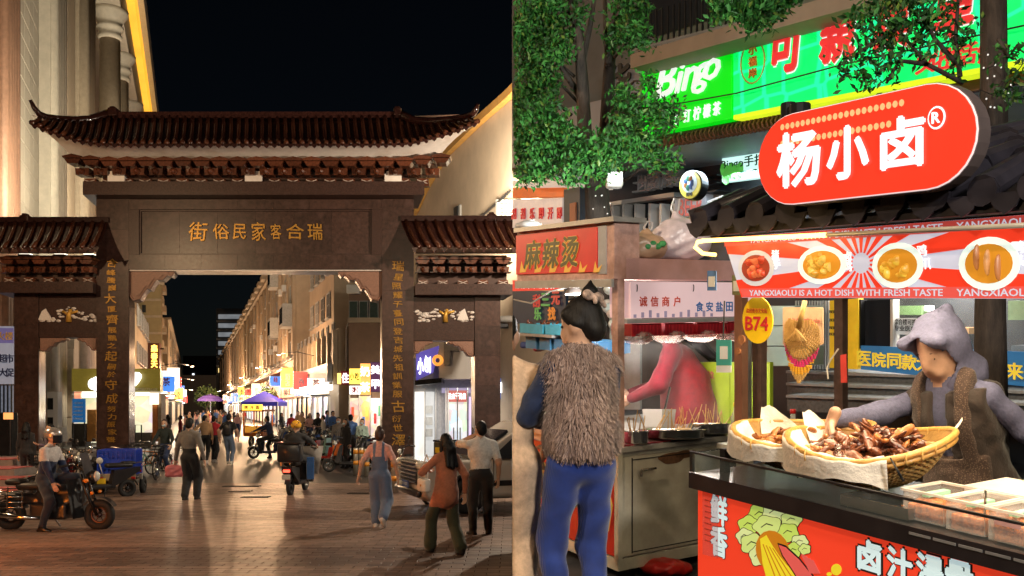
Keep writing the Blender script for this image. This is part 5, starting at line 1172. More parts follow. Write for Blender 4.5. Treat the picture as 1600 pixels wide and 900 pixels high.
MB().box((0,0,.02),(cw-.06,cl_-.06,.02)).build('base',BLU,cr,world=False);MB().bbox((0,-cl_/2-.01,.27),(.62,.012,.22),.004).build('front_plate',BLU,cr,world=False)
# --- parked bikes left of the pillar
e1=scooter('grey electric bike, leftmost of the bikes parked before the left pillar',G(110,776),2.4,paint('grey',(.035,.035,.04)),basket=True,group='bikes parked before the left pillar')
def again(src,label,loc,yaw,grp,col=None):
    o=copy_tree(src);o.location=loc;o.rotation_euler=(0,0,yaw);o['label']=label;o['group']=grp
    if col:
        for c in o.children:
            if c.name.split('.')[0] in ('body_shell','fender','frame'): c.data=c.data.copy();c.data.materials[0]=col
    return o
g1='bikes parked before the left pillar'
again(e1,'dark red electric bike second from the left before the pillar',G(127,772),2.7,g1,paint('maroon',(.16,.02,.02)))
again(e1,'white electric bike third from the left before the pillar',G(143,768),3.0,g1,paint('white',(.30,.29,.28)))
again(e1,'black electric bike closest to the blue crate',G(154,780),2.3,g1,BLKP)
again(e1,'silver electric bike tucked behind the seated rider',G(97,768),2.2,g1,paint('silver',(.35,.35,.36)))
bk1=bicycle('green bicycle with a wire basket right of the left pillar',G(218,744),2.8,paint('green',(.06,.20,.15)),group='bicycles by the left pillar')
again(bk1,'orange bicycle leaning right of the left pillar',G(232,738),2.5,'bicycles by the left pillar',paint('orange',(.5,.16,.03)))
bkr=bicycle('dark bicycle ridden toward the camera by the masked woman',G(254,748),math.pi+.05,BLKP)
person('masked woman in black riding a dark bicycle toward the camera',Vector(bkr.location)+Vector((0,.2,0)),math.pi+.05,1.62,top=cloth('cloth_darkgreen',(.012,.02,.018)),bottom=NAVYC,fem=True,hairm=HAIRB,hair='long',pz=.95,lean=.1,lh=(-.26,.34,.98),rh=(.26,.34,.98),lf=(-.12,.15,.25),rf=(.18,.2,.09),lk=(0,1,.3),mask=True,vox=.02)
# --- strollers in the street
def stand(px,Y): return Vector((P(px,640,Y).x,Y,0))
person('man in a tan jacket and black trousers walking arm in arm down the street',stand(321,31.5),.1,1.70,top=TANC,bottom=BLACKC,shoe=SHOEW,lf=(-.16,.1,.09),rf=(.08,-.2,.1),lh=(-.42,-.05,.95),vox=.022,head=(0,-.8))
person('person in a red shirt walking beside the tan jacket',stand(334,32),-.1,1.66,top=REDC,bottom=BLACKC,shoe=SHOEW,lf=(-.08,.1,.09),rf=(.09,-.1,.1),vox=.022,short=True)
p=person('man in a black tee and jeans with a backpack walking away',stand(357.5,31),0,1.74,top=BLACKC,bottom=DENIM,shoe=SHOEW,lf=(-.06,.1,.09),rf=(.12,-.12,.1),lh=(-.34,0,.92),rh=(.32,0,.92),vox=.02,short=True)
bp=MB().bbox(to_world(p,(0,-.19,1.22)),(.28,.15,.42),.06).build('backpack',BLKP,smooth=True);tag(bp,'black backpack on the back of the man in jeans','backpack')
er=scooter('dark electric bike ridden to the left across the street',stand(420,34.5),R_(80),NAVYC and paint('navy',(.02,.03,.06)),r=.24,wb=1.25,basket=False)
person('man in dark blue riding the electric bike across the street',stand(423,34.5),R_(80),1.72,top=NAVYC,bottom=BLACKC,pz=.86,lean=.22,lh=(-.33,.62,1.02),rh=(.33,.62,1.02),lf=(-.2,.3,.30),rf=(.24,.12,.09),lk=(-.4,1,.5),rk=(.4,1,.4),vox=.022)
p=person('woman in black with an orange bag standing before the parked e-bikes',stand(540,29.2),2.6,1.60,top=BLACKC,bottom=BLACKC,fem=True,coat=.25,mask=True,vox=.02,hair='long')
ob2=thing('carrier_bag','bright orange carrier bag beside the woman in black','bag',stand(528,29.0)+Vector((0,0,.42)));V_=sdf_mesh([rbox((0,0,.2),(.17,.09,.19),.05)],h=.025,k=.03,wr=.008);link('body',np_mesh('body',[V_],[M('bag_orange',(.75,.17,.02),rough=.4)]),ob2);MB().tube([(-.07,0,.38),(0,0,.52),(.07,0,.38)],.01,5).build('handle',MATS['bag_orange'],ob2,world=False)
person('woman in a pale mint jacket with a mask facing the camera',stand(566,31.0),math.pi-.2,1.58,top=MINTC,bottom=BLACKC,fem=True,hair='short',mask=True,lh=(-.08,.22,1.05),rh=(.08,.22,1.05),vox=.02,fat=1.12)
person('man in a black tee on a parked bike looking down',stand(497,41),2.8,1.72,top=BLACKC,bottom=BLACKC,short=True,lh=(-.1,.25,1.1),rh=(.1,.25,1.1),head=(.4,0),vox=.024)
person('man in a denim jacket seen from behind near the shop windows',stand(548,31.5),.2,1.72,top=BLUEC,bottom=BLACKC,vox=.024)
person('person in grey and white with a blue mask beside the denim jacket',stand(529,32),math.pi,1.62,top=GREYC,bottom=DENIM,mask=True,vox=.024)
# crowd farther down: a few builds, each copy its own person
base=[]
for k,(tm,bm_,hr_,fm) in enumerate(((WHITEC,DENIM,'short',False),(BLACKC,BLACKC,'long',True),(REDC,GREYC,'short',False),(BLUEC,BLACKC,'short',False),(PINKC,NAVYC,'long',True),(TANC,GREENC,'pony',True))):
    sp=[(300,48),(262,44),(282,42),(352,52),(371,56),(344,60)][k]
    base.append(person(['man in white and jeans walking beyond the tan jacket','woman in black near the left shops','person in red and grey by the left shops','man in blue beyond the backpack','woman in pink beside the food tricycle','woman in tan in the middle of the far street'][k],stand(*sp),RNG.uniform(-3,3),RNG.uniform(1.58,1.74),top=tm,bottom=bm_,shoe=SHOEW,hair=hr_,fem=fm,vox=.032,hands=False,lf=(-.08,.12,.09),rf=(.09,-.12,.1),group='people down the street'))
spots=[(312,62),(322,70),(331,66),(338,78),(349,72),(358,84),(366,74),(375,88),(296,64),(309,84),(318,96),(329,92),(341,104),(350,98),(361,110),(472,46),(484,44),(511,47),(520,44),(455,52),(440,58),(505,40),(466,58),(290,54),(306,74),(426,66),(382,98),(334,120),(345,128),(325,112)]
wd=['white and jeans','black','red and grey','blue','pink','tan']
for i,(px,Y) in enumerate(spots):
    b=base[(i*5+i//6) % 6];o=copy_tree(b);o.location=stand(px,Y);o.rotation_euler=(0,0,RNG.uniform(-3.1,3.1));s_=RNG.uniform(.95,1.05);o.scale=(s_,s_,s_)
    o['label']='small figure in %s %s, %dth from the left' % (wd[(i*5+i//6) % 6],'by the parked bikes' if px > 420 else 'in the far crowd',1+sorted(spots).index((px,Y)))
# --- parked e-bikes on the right side of the street
g2='e-bikes parked along the right pavement'
rb_=scooter('red low scooter parked behind the rider with the yellow helmet',stand(505,31.0),R_(70),paint('red',(.45,.03,.02)),group=g2)
cols=[paint('white',(.55,.53,.5)),paint('mint',(.25,.42,.38)),BLKP,paint('blue',(.03,.10,.35)),paint('grey',(.10,.10,.11)),paint('orange',(.5,.16,.03))]
par_=[(478,36,75,'white'),(520,33,60,'mint green'),(545,27.6,95,'black'),(530,37,70,'blue'),(462,42,80,'grey'),(490,44,85,'orange'),(515,41,75,'white'),(448,50,80,'black'),(540,40,75,'grey'),(475,50,75,'blue'),(575,36,100,'mint green'),(580,29.5,110,'grey')]
for i,(px,Y,a,cn) in enumerate(par_):
    again(rb_,'%s scooter in the right-hand parking strip, %s' % (cn,['behind the red scooter','before the woman in mint','beside the bollards','under the grey fascia','behind the crossing rider','far behind the red scooter','near the man in the black tee','by the blue tent','before the brown sign','beyond the white scooters','at the foot of the right pillar','just left of the right pillar'][i]),stand(px,Y),R_(a),g2,{'white': cols[0],'mint green': cols[1],'black': BLKP,'blue': cols[3],'grey': cols[4],'orange': cols[5]}[cn])
for i in range(14):
    cn=('white','blue','grey','mint green','black','orange')[i % 6];px,Y=446+i*8.6+RNG.uniform(-3,3),40+RNG.random()*14-(i/14)*6
    again(rb_,'%s scooter in the back ranks of the parked bikes, %dth from the tent' % (cn,i+1),stand(px,Y),R_(70+RNG.uniform(-15,25)),g2,{'white': cols[0],'mint green': cols[1],'black': BLKP,'blue': cols[3],'grey': cols[4],'orange': cols[5]}[cn])
# --- food tricycle with lit roof sign
ft=thing('food_tricycle','orange food tricycle with a lit roof sign in the middle of the street','tricycle',stand(400,46),R_(175))
ORA=paint('orange2',(.55,.15,.03))
wheel(ft,.7,.27,.04,10);wheel(ft,-.8,.27,.04,10,CHROME,.52);wheel(ft,-.8,.27,.04,10,CHROME,-.52)
MB().bbox((0,-.3,.78),(1.05,1.5,.55),.06).build('cart_body',ORA,ft,world=False);MB().bbox((0,.47,.85),(.8,.02,.3),.01).build('front_panel',M('panel_yellow',(.7,.35,.04),rough=.4,emit=(1,.4,.05),es=.5),ft,world=False)
for sx in (-.5,.5):
    for y_ in (-1.0,.4): MB().box((sx,y_,1.4),(.05,.05,.8)).build('post',ORA,ft,world=False)
MB().bbox((0,-.3,1.82),(1.2,1.7,.10),.03).build('roof',ORA,ft,world=False)
ls=MB().bbox((0,.5,1.98),(1.05,.12,.30),.02).build('roof_sign',EM('roof_sign',(1,.55,.06),3.0),ft,world=False)
for i,ch in enumerate('烤冷面'): letter(ch,ft.matrix_basis @ Vector((0,0,0))*0+Vector((.30-.30*i,.575,1.98)),(-1,0,0),UP,M('ink_brown',(.2,.03,.01)),None,bold=.03,h=.2,ext=.01)
for o in [o for o in COL.objects if o.name.startswith('character') and o.parent is None]: o.parent=ft
lamp('POINT',Vector(ft.location)+Vector((0,0,1.7)),60,(1,.85,.6),None,size=.1).parent=None
# --- blue tent and violet parasol
TENT=M('tent_blue',(.03,.03,.42),rough=.6,scale=3)
tt=thing('market_tent','royal blue peaked market tent on the right of the street','tent',stand(413,62));c=Vector(tt.location)
e=[c+Vector((x*1.25,y_*1.25,2.35)) for x,y_ in ((-1,-1),(1,-1),(1,1),(-1,1))];ap=c+Vector((0,0,3.1))
mb=MB()
for i in range(4): mb.add([e[i],e[(i+1) % 4],ap],[(0,1,2)])
mb.build('canopy',TENT,tt)
for i in range(4): MB().prism([e[i],e[(i+1) % 4],e[(i+1) % 4]-UP*.28,e[i]-UP*.28],(0,.02,0) if i % 2 == 0 else (.02,0,0)).build('valance',TENT,tt);MB().tube([e[i],Vector((e[i].x,e[i].y,0))],.03,6).build('leg',WPAN,tt)
lamp('POINT',c+UP*2.2,120,(1,.95,.9),tt,size=.1)
um=thing('parasol','violet blue parasol in the distant crowd','parasol',stand(329,70));c=Vector(um.location)
MB().lathe([(1.05,2.45),(.95,2.62),(.6,2.85),(.05,3.0)],c,12,cap=False).build('canopy',M('tent_violet',(.10,.06,.30),rough=.6),um);MB().tube([c,c+UP*3.05],.03,6).build('pole',CHROME,um)
for px,Y,sz in ((322,88,2.2),(418,84,1.8)):
    tr=thing('street_tree','small round green street tree %s' % ('left of the parasol' if px < 400 else 'behind the blue tent'),'tree',stand(px,Y));c=Vector(tr.location)
    MB().tube([c,c+UP*1.4,c+Vector((.2,0,2.6))],[.12,.09,.05],7).build('trunk',M('bark_far',(.06,.045,.03)),tr)
    mb=MB()
    for i in range(900):
        d=Vector((RNG.gauss(0,1),RNG.gauss(0,1),RNG.gauss(0,.7)));d *= (RNG.random()**.4)/d.length*sz*.5*RNG.uniform(.8,1.15);q=c+UP*3.0+d;a=Vector((RNG.uniform(-1,1),RNG.uniform(-1,1),RNG.uniform(-1,1))).normalized()*.16;b=a.orthogonal().normalized()*.09
        mb.add([q-a,q+b,q+a,q-b],[(0,1,2,3)])
    mb.build('crown',M('leaf_far',(.05,.09,.025),rough=.6),tr,kind='stuff')
# --- bollards and delivery scooter near the right pillar
for i,(px,py) in enumerate(((556,742),(565,742),(573,745),(616,772))):
    b=thing('bollard',['first striped bollard of the trio left of the right pillar','middle striped bollard of the trio left of the right pillar','last striped bollard of the trio left of the right pillar','pale striped bollard beside the woman in dungarees'][i],'bollard',G(px,py));c=Vector(b.location)
    MB().lathe([(.075,0),(.075,.78),(.06,.80)],c,12).build('post',M('bollard_steel',(.45,.42,.36),rough=.3,metal=.6),b,smooth=True)
    for z in (.30,.62): MB().lathe([(.078,z),(.078,z+.12)],c,12).build('stripe',M('stripe_orange',(.6,.25,.03),rough=.4),b,smooth=True)
ds=scooter('delivery scooter with a black and yellow box by the white car',G(649,765),R_(65),BLKP,box=M('box_black_yellow',(.05,.045,.02),rough=.5),name='scooter',cat='scooter')
for c_ in ds.children:
    if c_.name.startswith('delivery_box'):
        MB().bbox((0,-.82,.98),(.424,.30,.14),.01).build('stripe',M('stripe_yellow',(.75,.50,.02),rough=.4),c_,world=False);MB().bbox((0,-.82,1.08),(.30,.406,.10),.01).build('stripe',MATS['stripe_yellow'],c_,world=False)
# --- white SUV
CARP2=M('car_pearl',(.46,.43,.38),rough=.25,var=.03,bump=0,coat=1.0,scale=2)
car=thing('car','white suv with a chrome slatted grille parked at the right of the forecourt','car',(.19,17.9,0),R_(112))
def carclip(X,Y,Z):
    wa=np.maximum(.40-np.sqrt((Y-1.42)**2+(Z-.36)**2),0)*(np.abs(X) > .62);wb_=np.maximum(.40-np.sqrt((Y+1.42)**2+(Z-.36)**2),0)*(np.abs(X) > .62)
    ws=(Z-1.02)-(1.30-Y)*.62           # windscreen slope
    side=(np.abs(X)-.93)+np.maximum(Z-.98,0)*.34
    return np.maximum(np.maximum(np.maximum(wa,wb_)*3-.02,np.where(Z > 1.02,ws*.8,-1)),side)
V_=sdf_mesh([rbox((0,0,.66),(.93,2.32,.38),.14),rbox((0,1.55,.86),(.88,.72,.18),.12),rbox((0,-.45,1.32),(.80,1.78,.40),.22)],h=.03,k=.06,clip=carclip)
link('body_shell',np_mesh('body_shell',[V_],[CARP2]),car)
for sx in (-.80,.80):
    for y_ in (1.42,-1.42): wheel(car,y_,.36,.11,10,CHROME,sx)
    MB().torus((sx*1.155,1.42,.36),.41,.035,'x',24,6).build('wheel_arch',BLKP,car,world=False,smooth=True)
    MB().torus((sx*1.155,-1.42,.36),.41,.035,'x',24,6).build('wheel_arch',BLKP,car,world=False,smooth=True)
    MB().prism([(sx*1.165,1.02,1.03),(sx*1.165,-1.9,1.03),(sx*1.02,-1.7,1.5),(sx*1.02,.42,1.5)],(sx*-.02,0,0)).build('side_window',GLASSD,car,world=False)
    MB().bbox((sx*1.20,.92,1.08),(.18,.11,.14),.05).build('mirror',CARP2,car,world=False,smooth=True)
    hl=MB().bbox((sx*.86,2.24,.93),(.36,.22,.15),.05).build('headlight',LENS,car,world=False,smooth=True)
    MB().bbox((sx*.80,2.33,.52),(.28,.06,.10),.03).build('fog_lamp',LENS,car,world=False,smooth=True)
    MB().bbox((sx*1.172,-.1,.58),(.02,2.2,.10),.008).build('sill_trim',BLKP,car,world=False)
    for y_ in (.62,-.55): MB().bbox((sx*1.172,y_-.25,.92),(.02,.2,.03),.008).build('door_handle',CHROME,car,world=False)
    for y_ in (.95,-.12,-1.15): MB().box((sx*1.168,y_,.78),(.006,.012,.55)).build('door_gap',BLKP,car,world=False)
MB().prism([(-.72,1.28,1.04),(.72,1.28,1.04),(.60,.52,1.52),(-.60,.52,1.52)],(0,.03,.045)).build('windscreen',GLASSD,car,world=False)
MB().bbox((0,2.30,.78),(1.18,.06,.44),.03).build('grille',BLKP,car,world=False)
for i in range(6): MB().bbox((0,2.345,.60+i*.072),(1.16-.03*abs(i-3),.035,.032),.012).build('grille_slat',CHROME,car,world=False)
MB().bbox((0,2.35,.42),(1.7,.10,.14),.05).build('bumper',BLKP,car,world=False,smooth=True);MB().bbox((0,2.39,.55),(.44,.012,.13),.004).build('number_plate',M('plate_blue',(.03,.08,.3),rough=.4),car,world=False)
letter('B·7Q52',(0,2.40,.55),(-1,0,0),UP,M('plate_white',(.55,.55,.5)),None,'plate_number',.01,h=.07,w=.36,ext=.002).parent=car
# ================================================================== RIGHT PLACE: the snack stalls on the sloping market lane
SLO=.1257
def gz(Y): return .77+SLO*(Y-3.8)
SA,TA=(.519,-.855),(.855,.519);RX0,RY0=.8007,3.8
def R(s,t,h):
    x=RX0+SA[0]*s+TA[0]*t;y=RY0+SA[1]*s+TA[1]*t;return Vector((x,y,gz(y)+h))
SV=R(1,0,0)-R(0,0,0);TV=R(0,1,0)-R(0,0,0)
def RT(px,py,t):                       # image position on the upright plane t
    m=(px-CX)/FPX;s=(m*(RY0+TA[1]*t)-RX0-TA[0]*t)/(SA[0]-m*SA[1]);q=R(s,t,0);return s,CAMH-(py-HZ)*q.y/FPX-gz(q.y)
def RW(px,py,t):
    s,h=RT(px,py,t);return R(s,t,h)
def RSp(px,py,s):                      # image position on the upright plane s
    m=(px-CX)/FPX;t=(m*(RY0+SA[1]*s)-RX0-SA[0]*s)/(TA[0]-m*TA[1]);q=R(s,t,0);return t,CAMH-(py-HZ)*q.y/FPX-gz(q.y)
def rb(mb,s0,s1,t0,t1,h0,h1):
    o=R(s0,t0,h0);return mb.obox(o,SV*(s1-s0),TV*(t1-t0),UP*(h1-h0))
BU,BD=Vector((.786,-1,-SLO)),Vector((.786,.618,SLO*.618))
def Bq(px,d=0.0):
    m=(px-CX)/FPX;return (m*(11+.618*d)-1.571-.786*d)/(.786+m)
def BP(px,py,d=0.0):                   # image position on the building front, set back by d
    q=Bq(px,d);X=1.571+.786*q+.786*d;Y=11-q+.618*d;return Vector((X,Y,CAMH-(py-HZ)*Y/FPX))
def bpan(mb,px0,px1,yt,yb,d0,d1):  # panel between two columns; yt, yb = (left, right) image rows
    a,b,c,e=BP(px0,yb[0],d0),BP(px1,yb[1],d0),BP(px1,yt[1],d0),BP(px0,yt[0],d0)
    return mb.prism([a,b,c,e],BD*(d1-d0))
def vp(y,x0,x1): return (y,460+(y-460)*(x1+300)/(x0+300))      # a level line of the facade from x0 to x1
# ---- ground of the lane
LANE=M('lane_stone',(.045,.045,.05),rough=.45,scale=9,var=.35,bump=.2,dirt=(.02,.02,.02),dirt_amt=.6)
pl_=[(0,3.0),(9,3.0),(14,9),(3.2,15.5),(2.36,14.85),(0,13)]
MB().prism([Vector((x,y,gz(y))) for x,y in pl_],(0,0,-1.0)).build('market_lane',LANE,world=False,kind='structure')
# ---- building with the sign boards
CONC=M('concrete_night',(.10,.105,.11),rough=.8,scale=1.5,var=.2,bump=.1);BEIGEC=M('concrete_beige',(.26,.21,.16),rough=.8,scale=2);DKF=M('fascia_dark',(.030,.034,.042),rough=.45,scale=3)
mk=thing('market_building','dark two storey market building with a balcony and sign boards','building',BP(1000,700));mk.location.z=gz(11)
o=Vector((0,13,gz(13)-.5));e1_=Vector((1.571+.786*5.5,11-5.5,0));
MB().obox(o+BD*.02*0+Vector((0,0,4.3)),BU*7.5,BD*3,UP*6.5).build('upper_wall',CONC,mk)
MB().obox(o+BD*1.6,BU*7.5,BD*1.4,UP*4.4).build('shop_wall',DKF,mk)
def bstrip(name,m,px0,px1,y0,y1,d0,d1,par=mk): return bpan(MB(),px0,px1,vp(y0,px0,px1),vp(y1,px0,px1),d0,d1).build(name,m,par)
LAT=M('lattice_brown',(.07,.022,.016),rough=.6,scale=14,var=.4)
bstrip('lattice_band',LAT,800,1600,256,268,-.12,-.01)
for i in range(30):
    px=1040+i*7.0;a=BP(px,0,-.14);y0=460+(202-460)*(px+300)/1445;q=BP(px,y0,-.15)
    MB().torus(q,.07,.012,'y',8,4).build('lattice_ring',M('lattice_gold',(.12,.05,.03),rough=.5),mk)
bstrip('soffit',M('soffit_blue',(.22,.30,.36),rough=.5,scale=2),800,1600,269,271,-.05,1.6)
bstrip('concrete_band',BEIGEC,800,1150,205,240,-.25,-.01)
bstrip('balcony_slab',BEIGEC,985,1600,55+30,55+52,-.7,-.01)
rl=thing('balcony_railing','black balcony railing above the green signs','railing',BP(1060,60,-.6))
for i in range(22):
    px=990+i*9;yb=460+(80-460)*(px+300)/1345;MB().tube([BP(px,yb,-.6),BP(px,yb-70,-.6)],.014,5).build('bar',DARKM,rl)
MB().tube([BP(988,80,-.6),BP(1180,30,-.6)],.025,5).build('bottom_rail',M('rail_grey',(.25,.25,.25),rough=.5),rl)
bstrip('upper_window',GLASSD,995,1120,-40,65,-.03,-.005)
lamp('AREA',BP(1120,268,.9),60,(.72,.88,1),mk,size=1.6,size_y=.2)  # cool light added under the canopy to brighten soffit and shop fronts
bstrip('fill_tube',EM('fill_tube_cool',(.8,.92,1),2.5),1090,1160,240,241,.7,.76)  # glowing strip added to go with that light
# sign boards
def gsign(name,label,px0,px1,y0,y1,m,d=-.30,frame=None):
    t=thing(name,label,'sign',BP((px0+px1)/2,460+(y1-460)*((px0+px1)/2+300)/(px0+300),d));bpan(MB(),px0,px1,vp(y0,px0,px1),vp(y1,px0,px1),d,d+.16).build('face',m,t)
    if frame:
        bpan(MB(),px0,px1,vp(y1+.2,px0,px1),vp(y1+7,px0,px1),d-.03,d+.16).build('frame',frame,t);bpan(MB(),px0,px1,vp(y0-7,px0,px1),vp(y0-.2,px0,px1),d-.03,d+.16).build('frame',frame,t)
    return t
GRS=M('sign_greyblue',(.20,.21,.25),rough=.4,scale=2,var=.1)
g_=gsign('unlit_sign','unlit grey sign board behind the tree crown',800,942,190,262,GRS)
g2_=gsign('unlit_sign','unlit grey sign board with black brush characters beside the green sign',945,1001,110,222,GRS)
letter('华',BP(966,128,-.32),BU.normalized(),UP,KINK,g2_,bold=.03,h=.45,ext=.01);letter('香楼',BP(972,165,-.32),BU.normalized(),UP,KINK,g2_,'lettering',.02,h=.25,ext=.01)
GRN=EM('sign_green',(.0,.9,.01),.72,.12,1.5)
s1_=gsign('green_sign','bright green tea shop sign with white script',1003,1144,92,212,GRN)
WHT=EM('letter_white_lit',(.9,1,.92),.85)
for ch,px,py,h in zip('Bingo',(1040,1062,1078,1096,1112),(124,122,122,122,108),(.42,.34,.26,.34,.24)):
    letter(ch,BP(px,py,-.32),BU.normalized(),UP,WHT,s1_,bold=.012,h=h*.95,ext=.012,shear=.3)
for i,ch in enumerate('手打柠檬茶'): letter(ch,BP(1058+i*15.5,184-i*3.6,-.32),BU.normalized(),UP,WHT,s1_,bold=.008,h=.145,w=.10,ext=.01,shear=.1)
GR2=M('sign_green2',(.0,.75,.22),rough=.4,bump=0,emit=(.0,.85,.20),es=.9)
nt=GR2.node_tree;b_=nt.nodes['Principled BSDF'];tc_=nt.nodes.new('ShaderNodeTexCoord');wv=nt.nodes.new('ShaderNodeTexVoronoi');wv.feature='DISTANCE_TO_EDGE';wv.inputs['Scale'].default_value=2.6;wv.inputs['Randomness'].default_value=.25
nt.links.new(tc_.outputs['Object'],wv.inputs['Vector']);cr_=nt.nodes.new('ShaderNodeValToRGB');cr_.color_ramp.elements[0].position=.03;cr_.color_ramp.elements[0].color=(.02,.95,.42,1);cr_.color_ramp.elements[1].position=.06;cr_.color_ramp.elements[1].color=(.0,.80,.10,1)
nt.links.new(wv.outputs['Distance'],cr_.inputs[0]);nt.links.new(cr_.outputs[0],b_.inputs['Emission Color'])
YEL=EM('trim_yellow_lit',(.75,.95,.02),.9)
s2_=gsign('green_sign','wide green patterned restaurant sign with red brush characters and yellow edging',1146,1680,48,180,GR2,frame=YEL)
REDI=M('letter_red',(.45,.02,.02),rough=.4,emit=(.9,.04,.04),es=.65);WED=EM('letter_edge',(1,1,1),.8)
for ch,px,py,h in (('可',1231,72,.52),('親',1308,55,.52),('菜',1394,36,.50),('单',1488,14,.48)):
    letter(ch,BP(px+1.5,py+1.5,-.315),BU.normalized(),UP,WED,s2_,bold=.04,h=h*1.03,w=h*.78,ext=.006,shear=.15);letter(ch,BP(px,py,-.335),BU.normalized(),UP,REDI,s2_,bold=.03,h=h,w=h*.75,ext=.012,shear=.15)
for i,ch in enumerate('文化生活馆'): letter(ch,BP(1447+i*21+(14 if i > 3 else 0),98-i*4.5,-.33),BU.normalized(),UP,REDI,s2_,bold=.015,h=.18,ext=.01,shear=.15)
GLD2=M('emblem_gold',(.55,.35,.08),rough=.4)
em_=MB()
for i in range(20):
    a0,a1=i/20*6.28,(i+1)/20*6.28;c_=BP(1176,97,-.325);em_.tube([c_+BU.normalized()*.15*math.cos(a0)+UP*.22*math.sin(a0),c_+BU.normalized()*.15*math.cos(a1)+UP*.22*math.sin(a1)],.008,4)
em_.build('emblem',GLD2,s2_)
for i,ch in enumerate('小福岸'): letter(ch,BP(1176,78+i*18,-.325),BU.normalized(),UP,M('letter_orange',(.7,.22,.03)),s2_,bold=.02,h=.10,ext=.01)
MB().tube([BP(1003,172,-.36),BP(1150,146,-.36),BP(1320,100,-.36),BP(1600,40,-.36)],.008,5).build('cable',KINK,s2_)
# recessed shops below
LB=gsign('light_box','pale lit box sign with leaves under the canopy',1128,1230,244,284,EM('lb_pale',(.62,.95,.88),1.1,.2,2),d=1.2)
letter('Bingo手打',BP(1160,254,1.17),BU.normalized(),UP,M('ink_green',(.02,.10,.05)),LB,'lettering',.01,h=.16,w=.66,ext=.004);MB().tube([BP(1152,270,1.17),BP(1182,265,1.17)],.01,4).build('print_line',MATS['ink_green'],LB)
for i in range(9): MB().ball(BP(1131+i*3.2,280-RNG.random()*16,1.17),(.05,.006,.09),6,4).build('leaf_print',M('print_leaf',(.10,.45,.08),rough=.5,emit=(.1,.5,.05),es=.4),LB)
bl_=thing('beer_shop','dark shop front with grey letters, glass doors and a beer poster','shop',BP(1020,500,1.5))
for i,ch in enumerate('土地酒厂原浆'): letter(ch,BP(1000+i*11.5,288-i*2.2,1.35),BU.normalized(),UP,M('letter_silver',(.42,.44,.46),rough=.4),bl_,bold=.015,h=.24,ext=.04)
bpan(MB(),950,1053,(316,300),(322,307),1.3,1.5).build('door_head',WPAN,bl_)
for px in (955,972,991,1013,1030,1052): bpan(MB(),px,px+3.5,(318,318),(440,440),1.3,1.5).build('door_frame',WPAN,bl_)
bpan(MB(),958,1053,(320,306),(440,430),1.48,1.58).build('glass_door',GLASSD,bl_)
bpan(MB(),1054,1103,(311,303),(342,335),1.25,1.4).build('poster',M('poster_grey',(.24,.25,.27),rough=.5,emit=(.3,.3,.32),es=.25),bl_);letter('BEER',BP(1079,323,1.22),BU.normalized(),UP,M('ink_brick',(.45,.10,.08),rough=.5,emit=(.5,.1,.08),es=.2),bl_,'lettering',.012,h=.24,w=.42,ext=.004)
bpan(MB(),1060,1103,(343,337),(365,360),1.25,1.4).build('poster',M('poster_yellow',(.55,.45,.02),rough=.5,emit=(.5,.4,0),es=.2),bl_)
bpan(MB(),1102,1128,(315,305),(322,318),1.28,1.4).build('notice',WPAN,bl_);bpan(MB(),1104,1128,(322,318),(345,338),1.28,1.4).build('glass_sheet',M('glass_pale',(.35,.45,.42),rough=.2),bl_)
for j in range(3): bpan(MB(),1100,1120,(276+j*12,272+j*12),(278+j*12,274+j*12),1.2,1.5).build('shelf',DARKM,bl_)
rs=thing('round_sign','round yellow sign with a blue and orange crest on a black drum','sign',BP(1080,311,.6));c=BP(1079,289,.6);nB=Vector((-.786,-.618,0));
def disc(mb,c,r,n,th,k=28,a=BU.normalized(),up=UP):
    pts=[c+a*r*math.cos(2*math.pi*i/k)+up*r*math.sin(2*math.pi*i/k) for i in range(k)];return mb.prism(pts,n*th)
disc(MB(),c,.185,-nB,.12).build('drum',DARKM,rs);disc(MB(),c+nB*.004,.170,nB,.01).build('face',EM('rs_yellow',(.70,.60,.08),.4),rs);disc(MB(),c+nB*.016+UP*.02,.12,nB,.004).build('crest',M('crest_pale',(.30,.36,.36),rough=.5),rs)
for k in range(7): a=k/7*6.28;MB().ball(c+nB*.024+UP*(.02+.06*math.sin(a))+BU.normalized()*.055*math.cos(a),(.035,.006,.04),8,5).build('crest_leaf',M('crest_%d' % (k % 3),[(.08,.16,.42),(.5,.18,.05),(.08,.3,.2)][k % 3],rough=.5),rs)
letter('鲜啤',c+nB*.024-UP*.12,BU.normalized(),UP,KINK,rs,'lettering',.02,h=.05,ext=.003)
# lottery shop at the seam
lt=thing('lottery_shop','lottery kiosk with a white sign of red characters at the seam of the lane','shop',BP(840,480,1.0))
bpan(MB(),801,879,(312,309),(356,352),.7,.85).build('sign_board',M('lot_white',(.62,.58,.56),rough=.4,emit=(.7,.62,.6),es=.35),lt)
for i,ch in enumerate('刮刮乐即开即'): letter(ch,BP(803+i*14.2,334-i*.2,.68),BU.normalized(),UP,M('lot_red',(.55,.01,.02),rough=.4,emit=(.6,.01,.02),es=.3),lt,bold=.02,h=.17,w=.11,ext=.01)
bpan(MB(),801,880,(293,290),(309,307),.9,1.1).build('orange_panel',M('lot_orange',(.55,.12,.02),rough=.5,emit=(.6,.14,.03),es=.5),lt)
bpan(MB(),801,880,(283,280),(291,289),.5,1.5).build('lit_soffit',M('lot_soffit',(.62,.56,.5),emit=(.9,.75,.6),es=.5),lt)
bpan(MB(),881,906,(296,292),(470,460),.55,.9).build('pillar',M('pillar_slate',(.08,.10,.13),rough=.5),lt);bpan(MB(),890,899,(318,316),(372,370),.52,.6).build('pillar_panel',M('panel_salmon',(.42,.18,.10),rough=.5),lt)
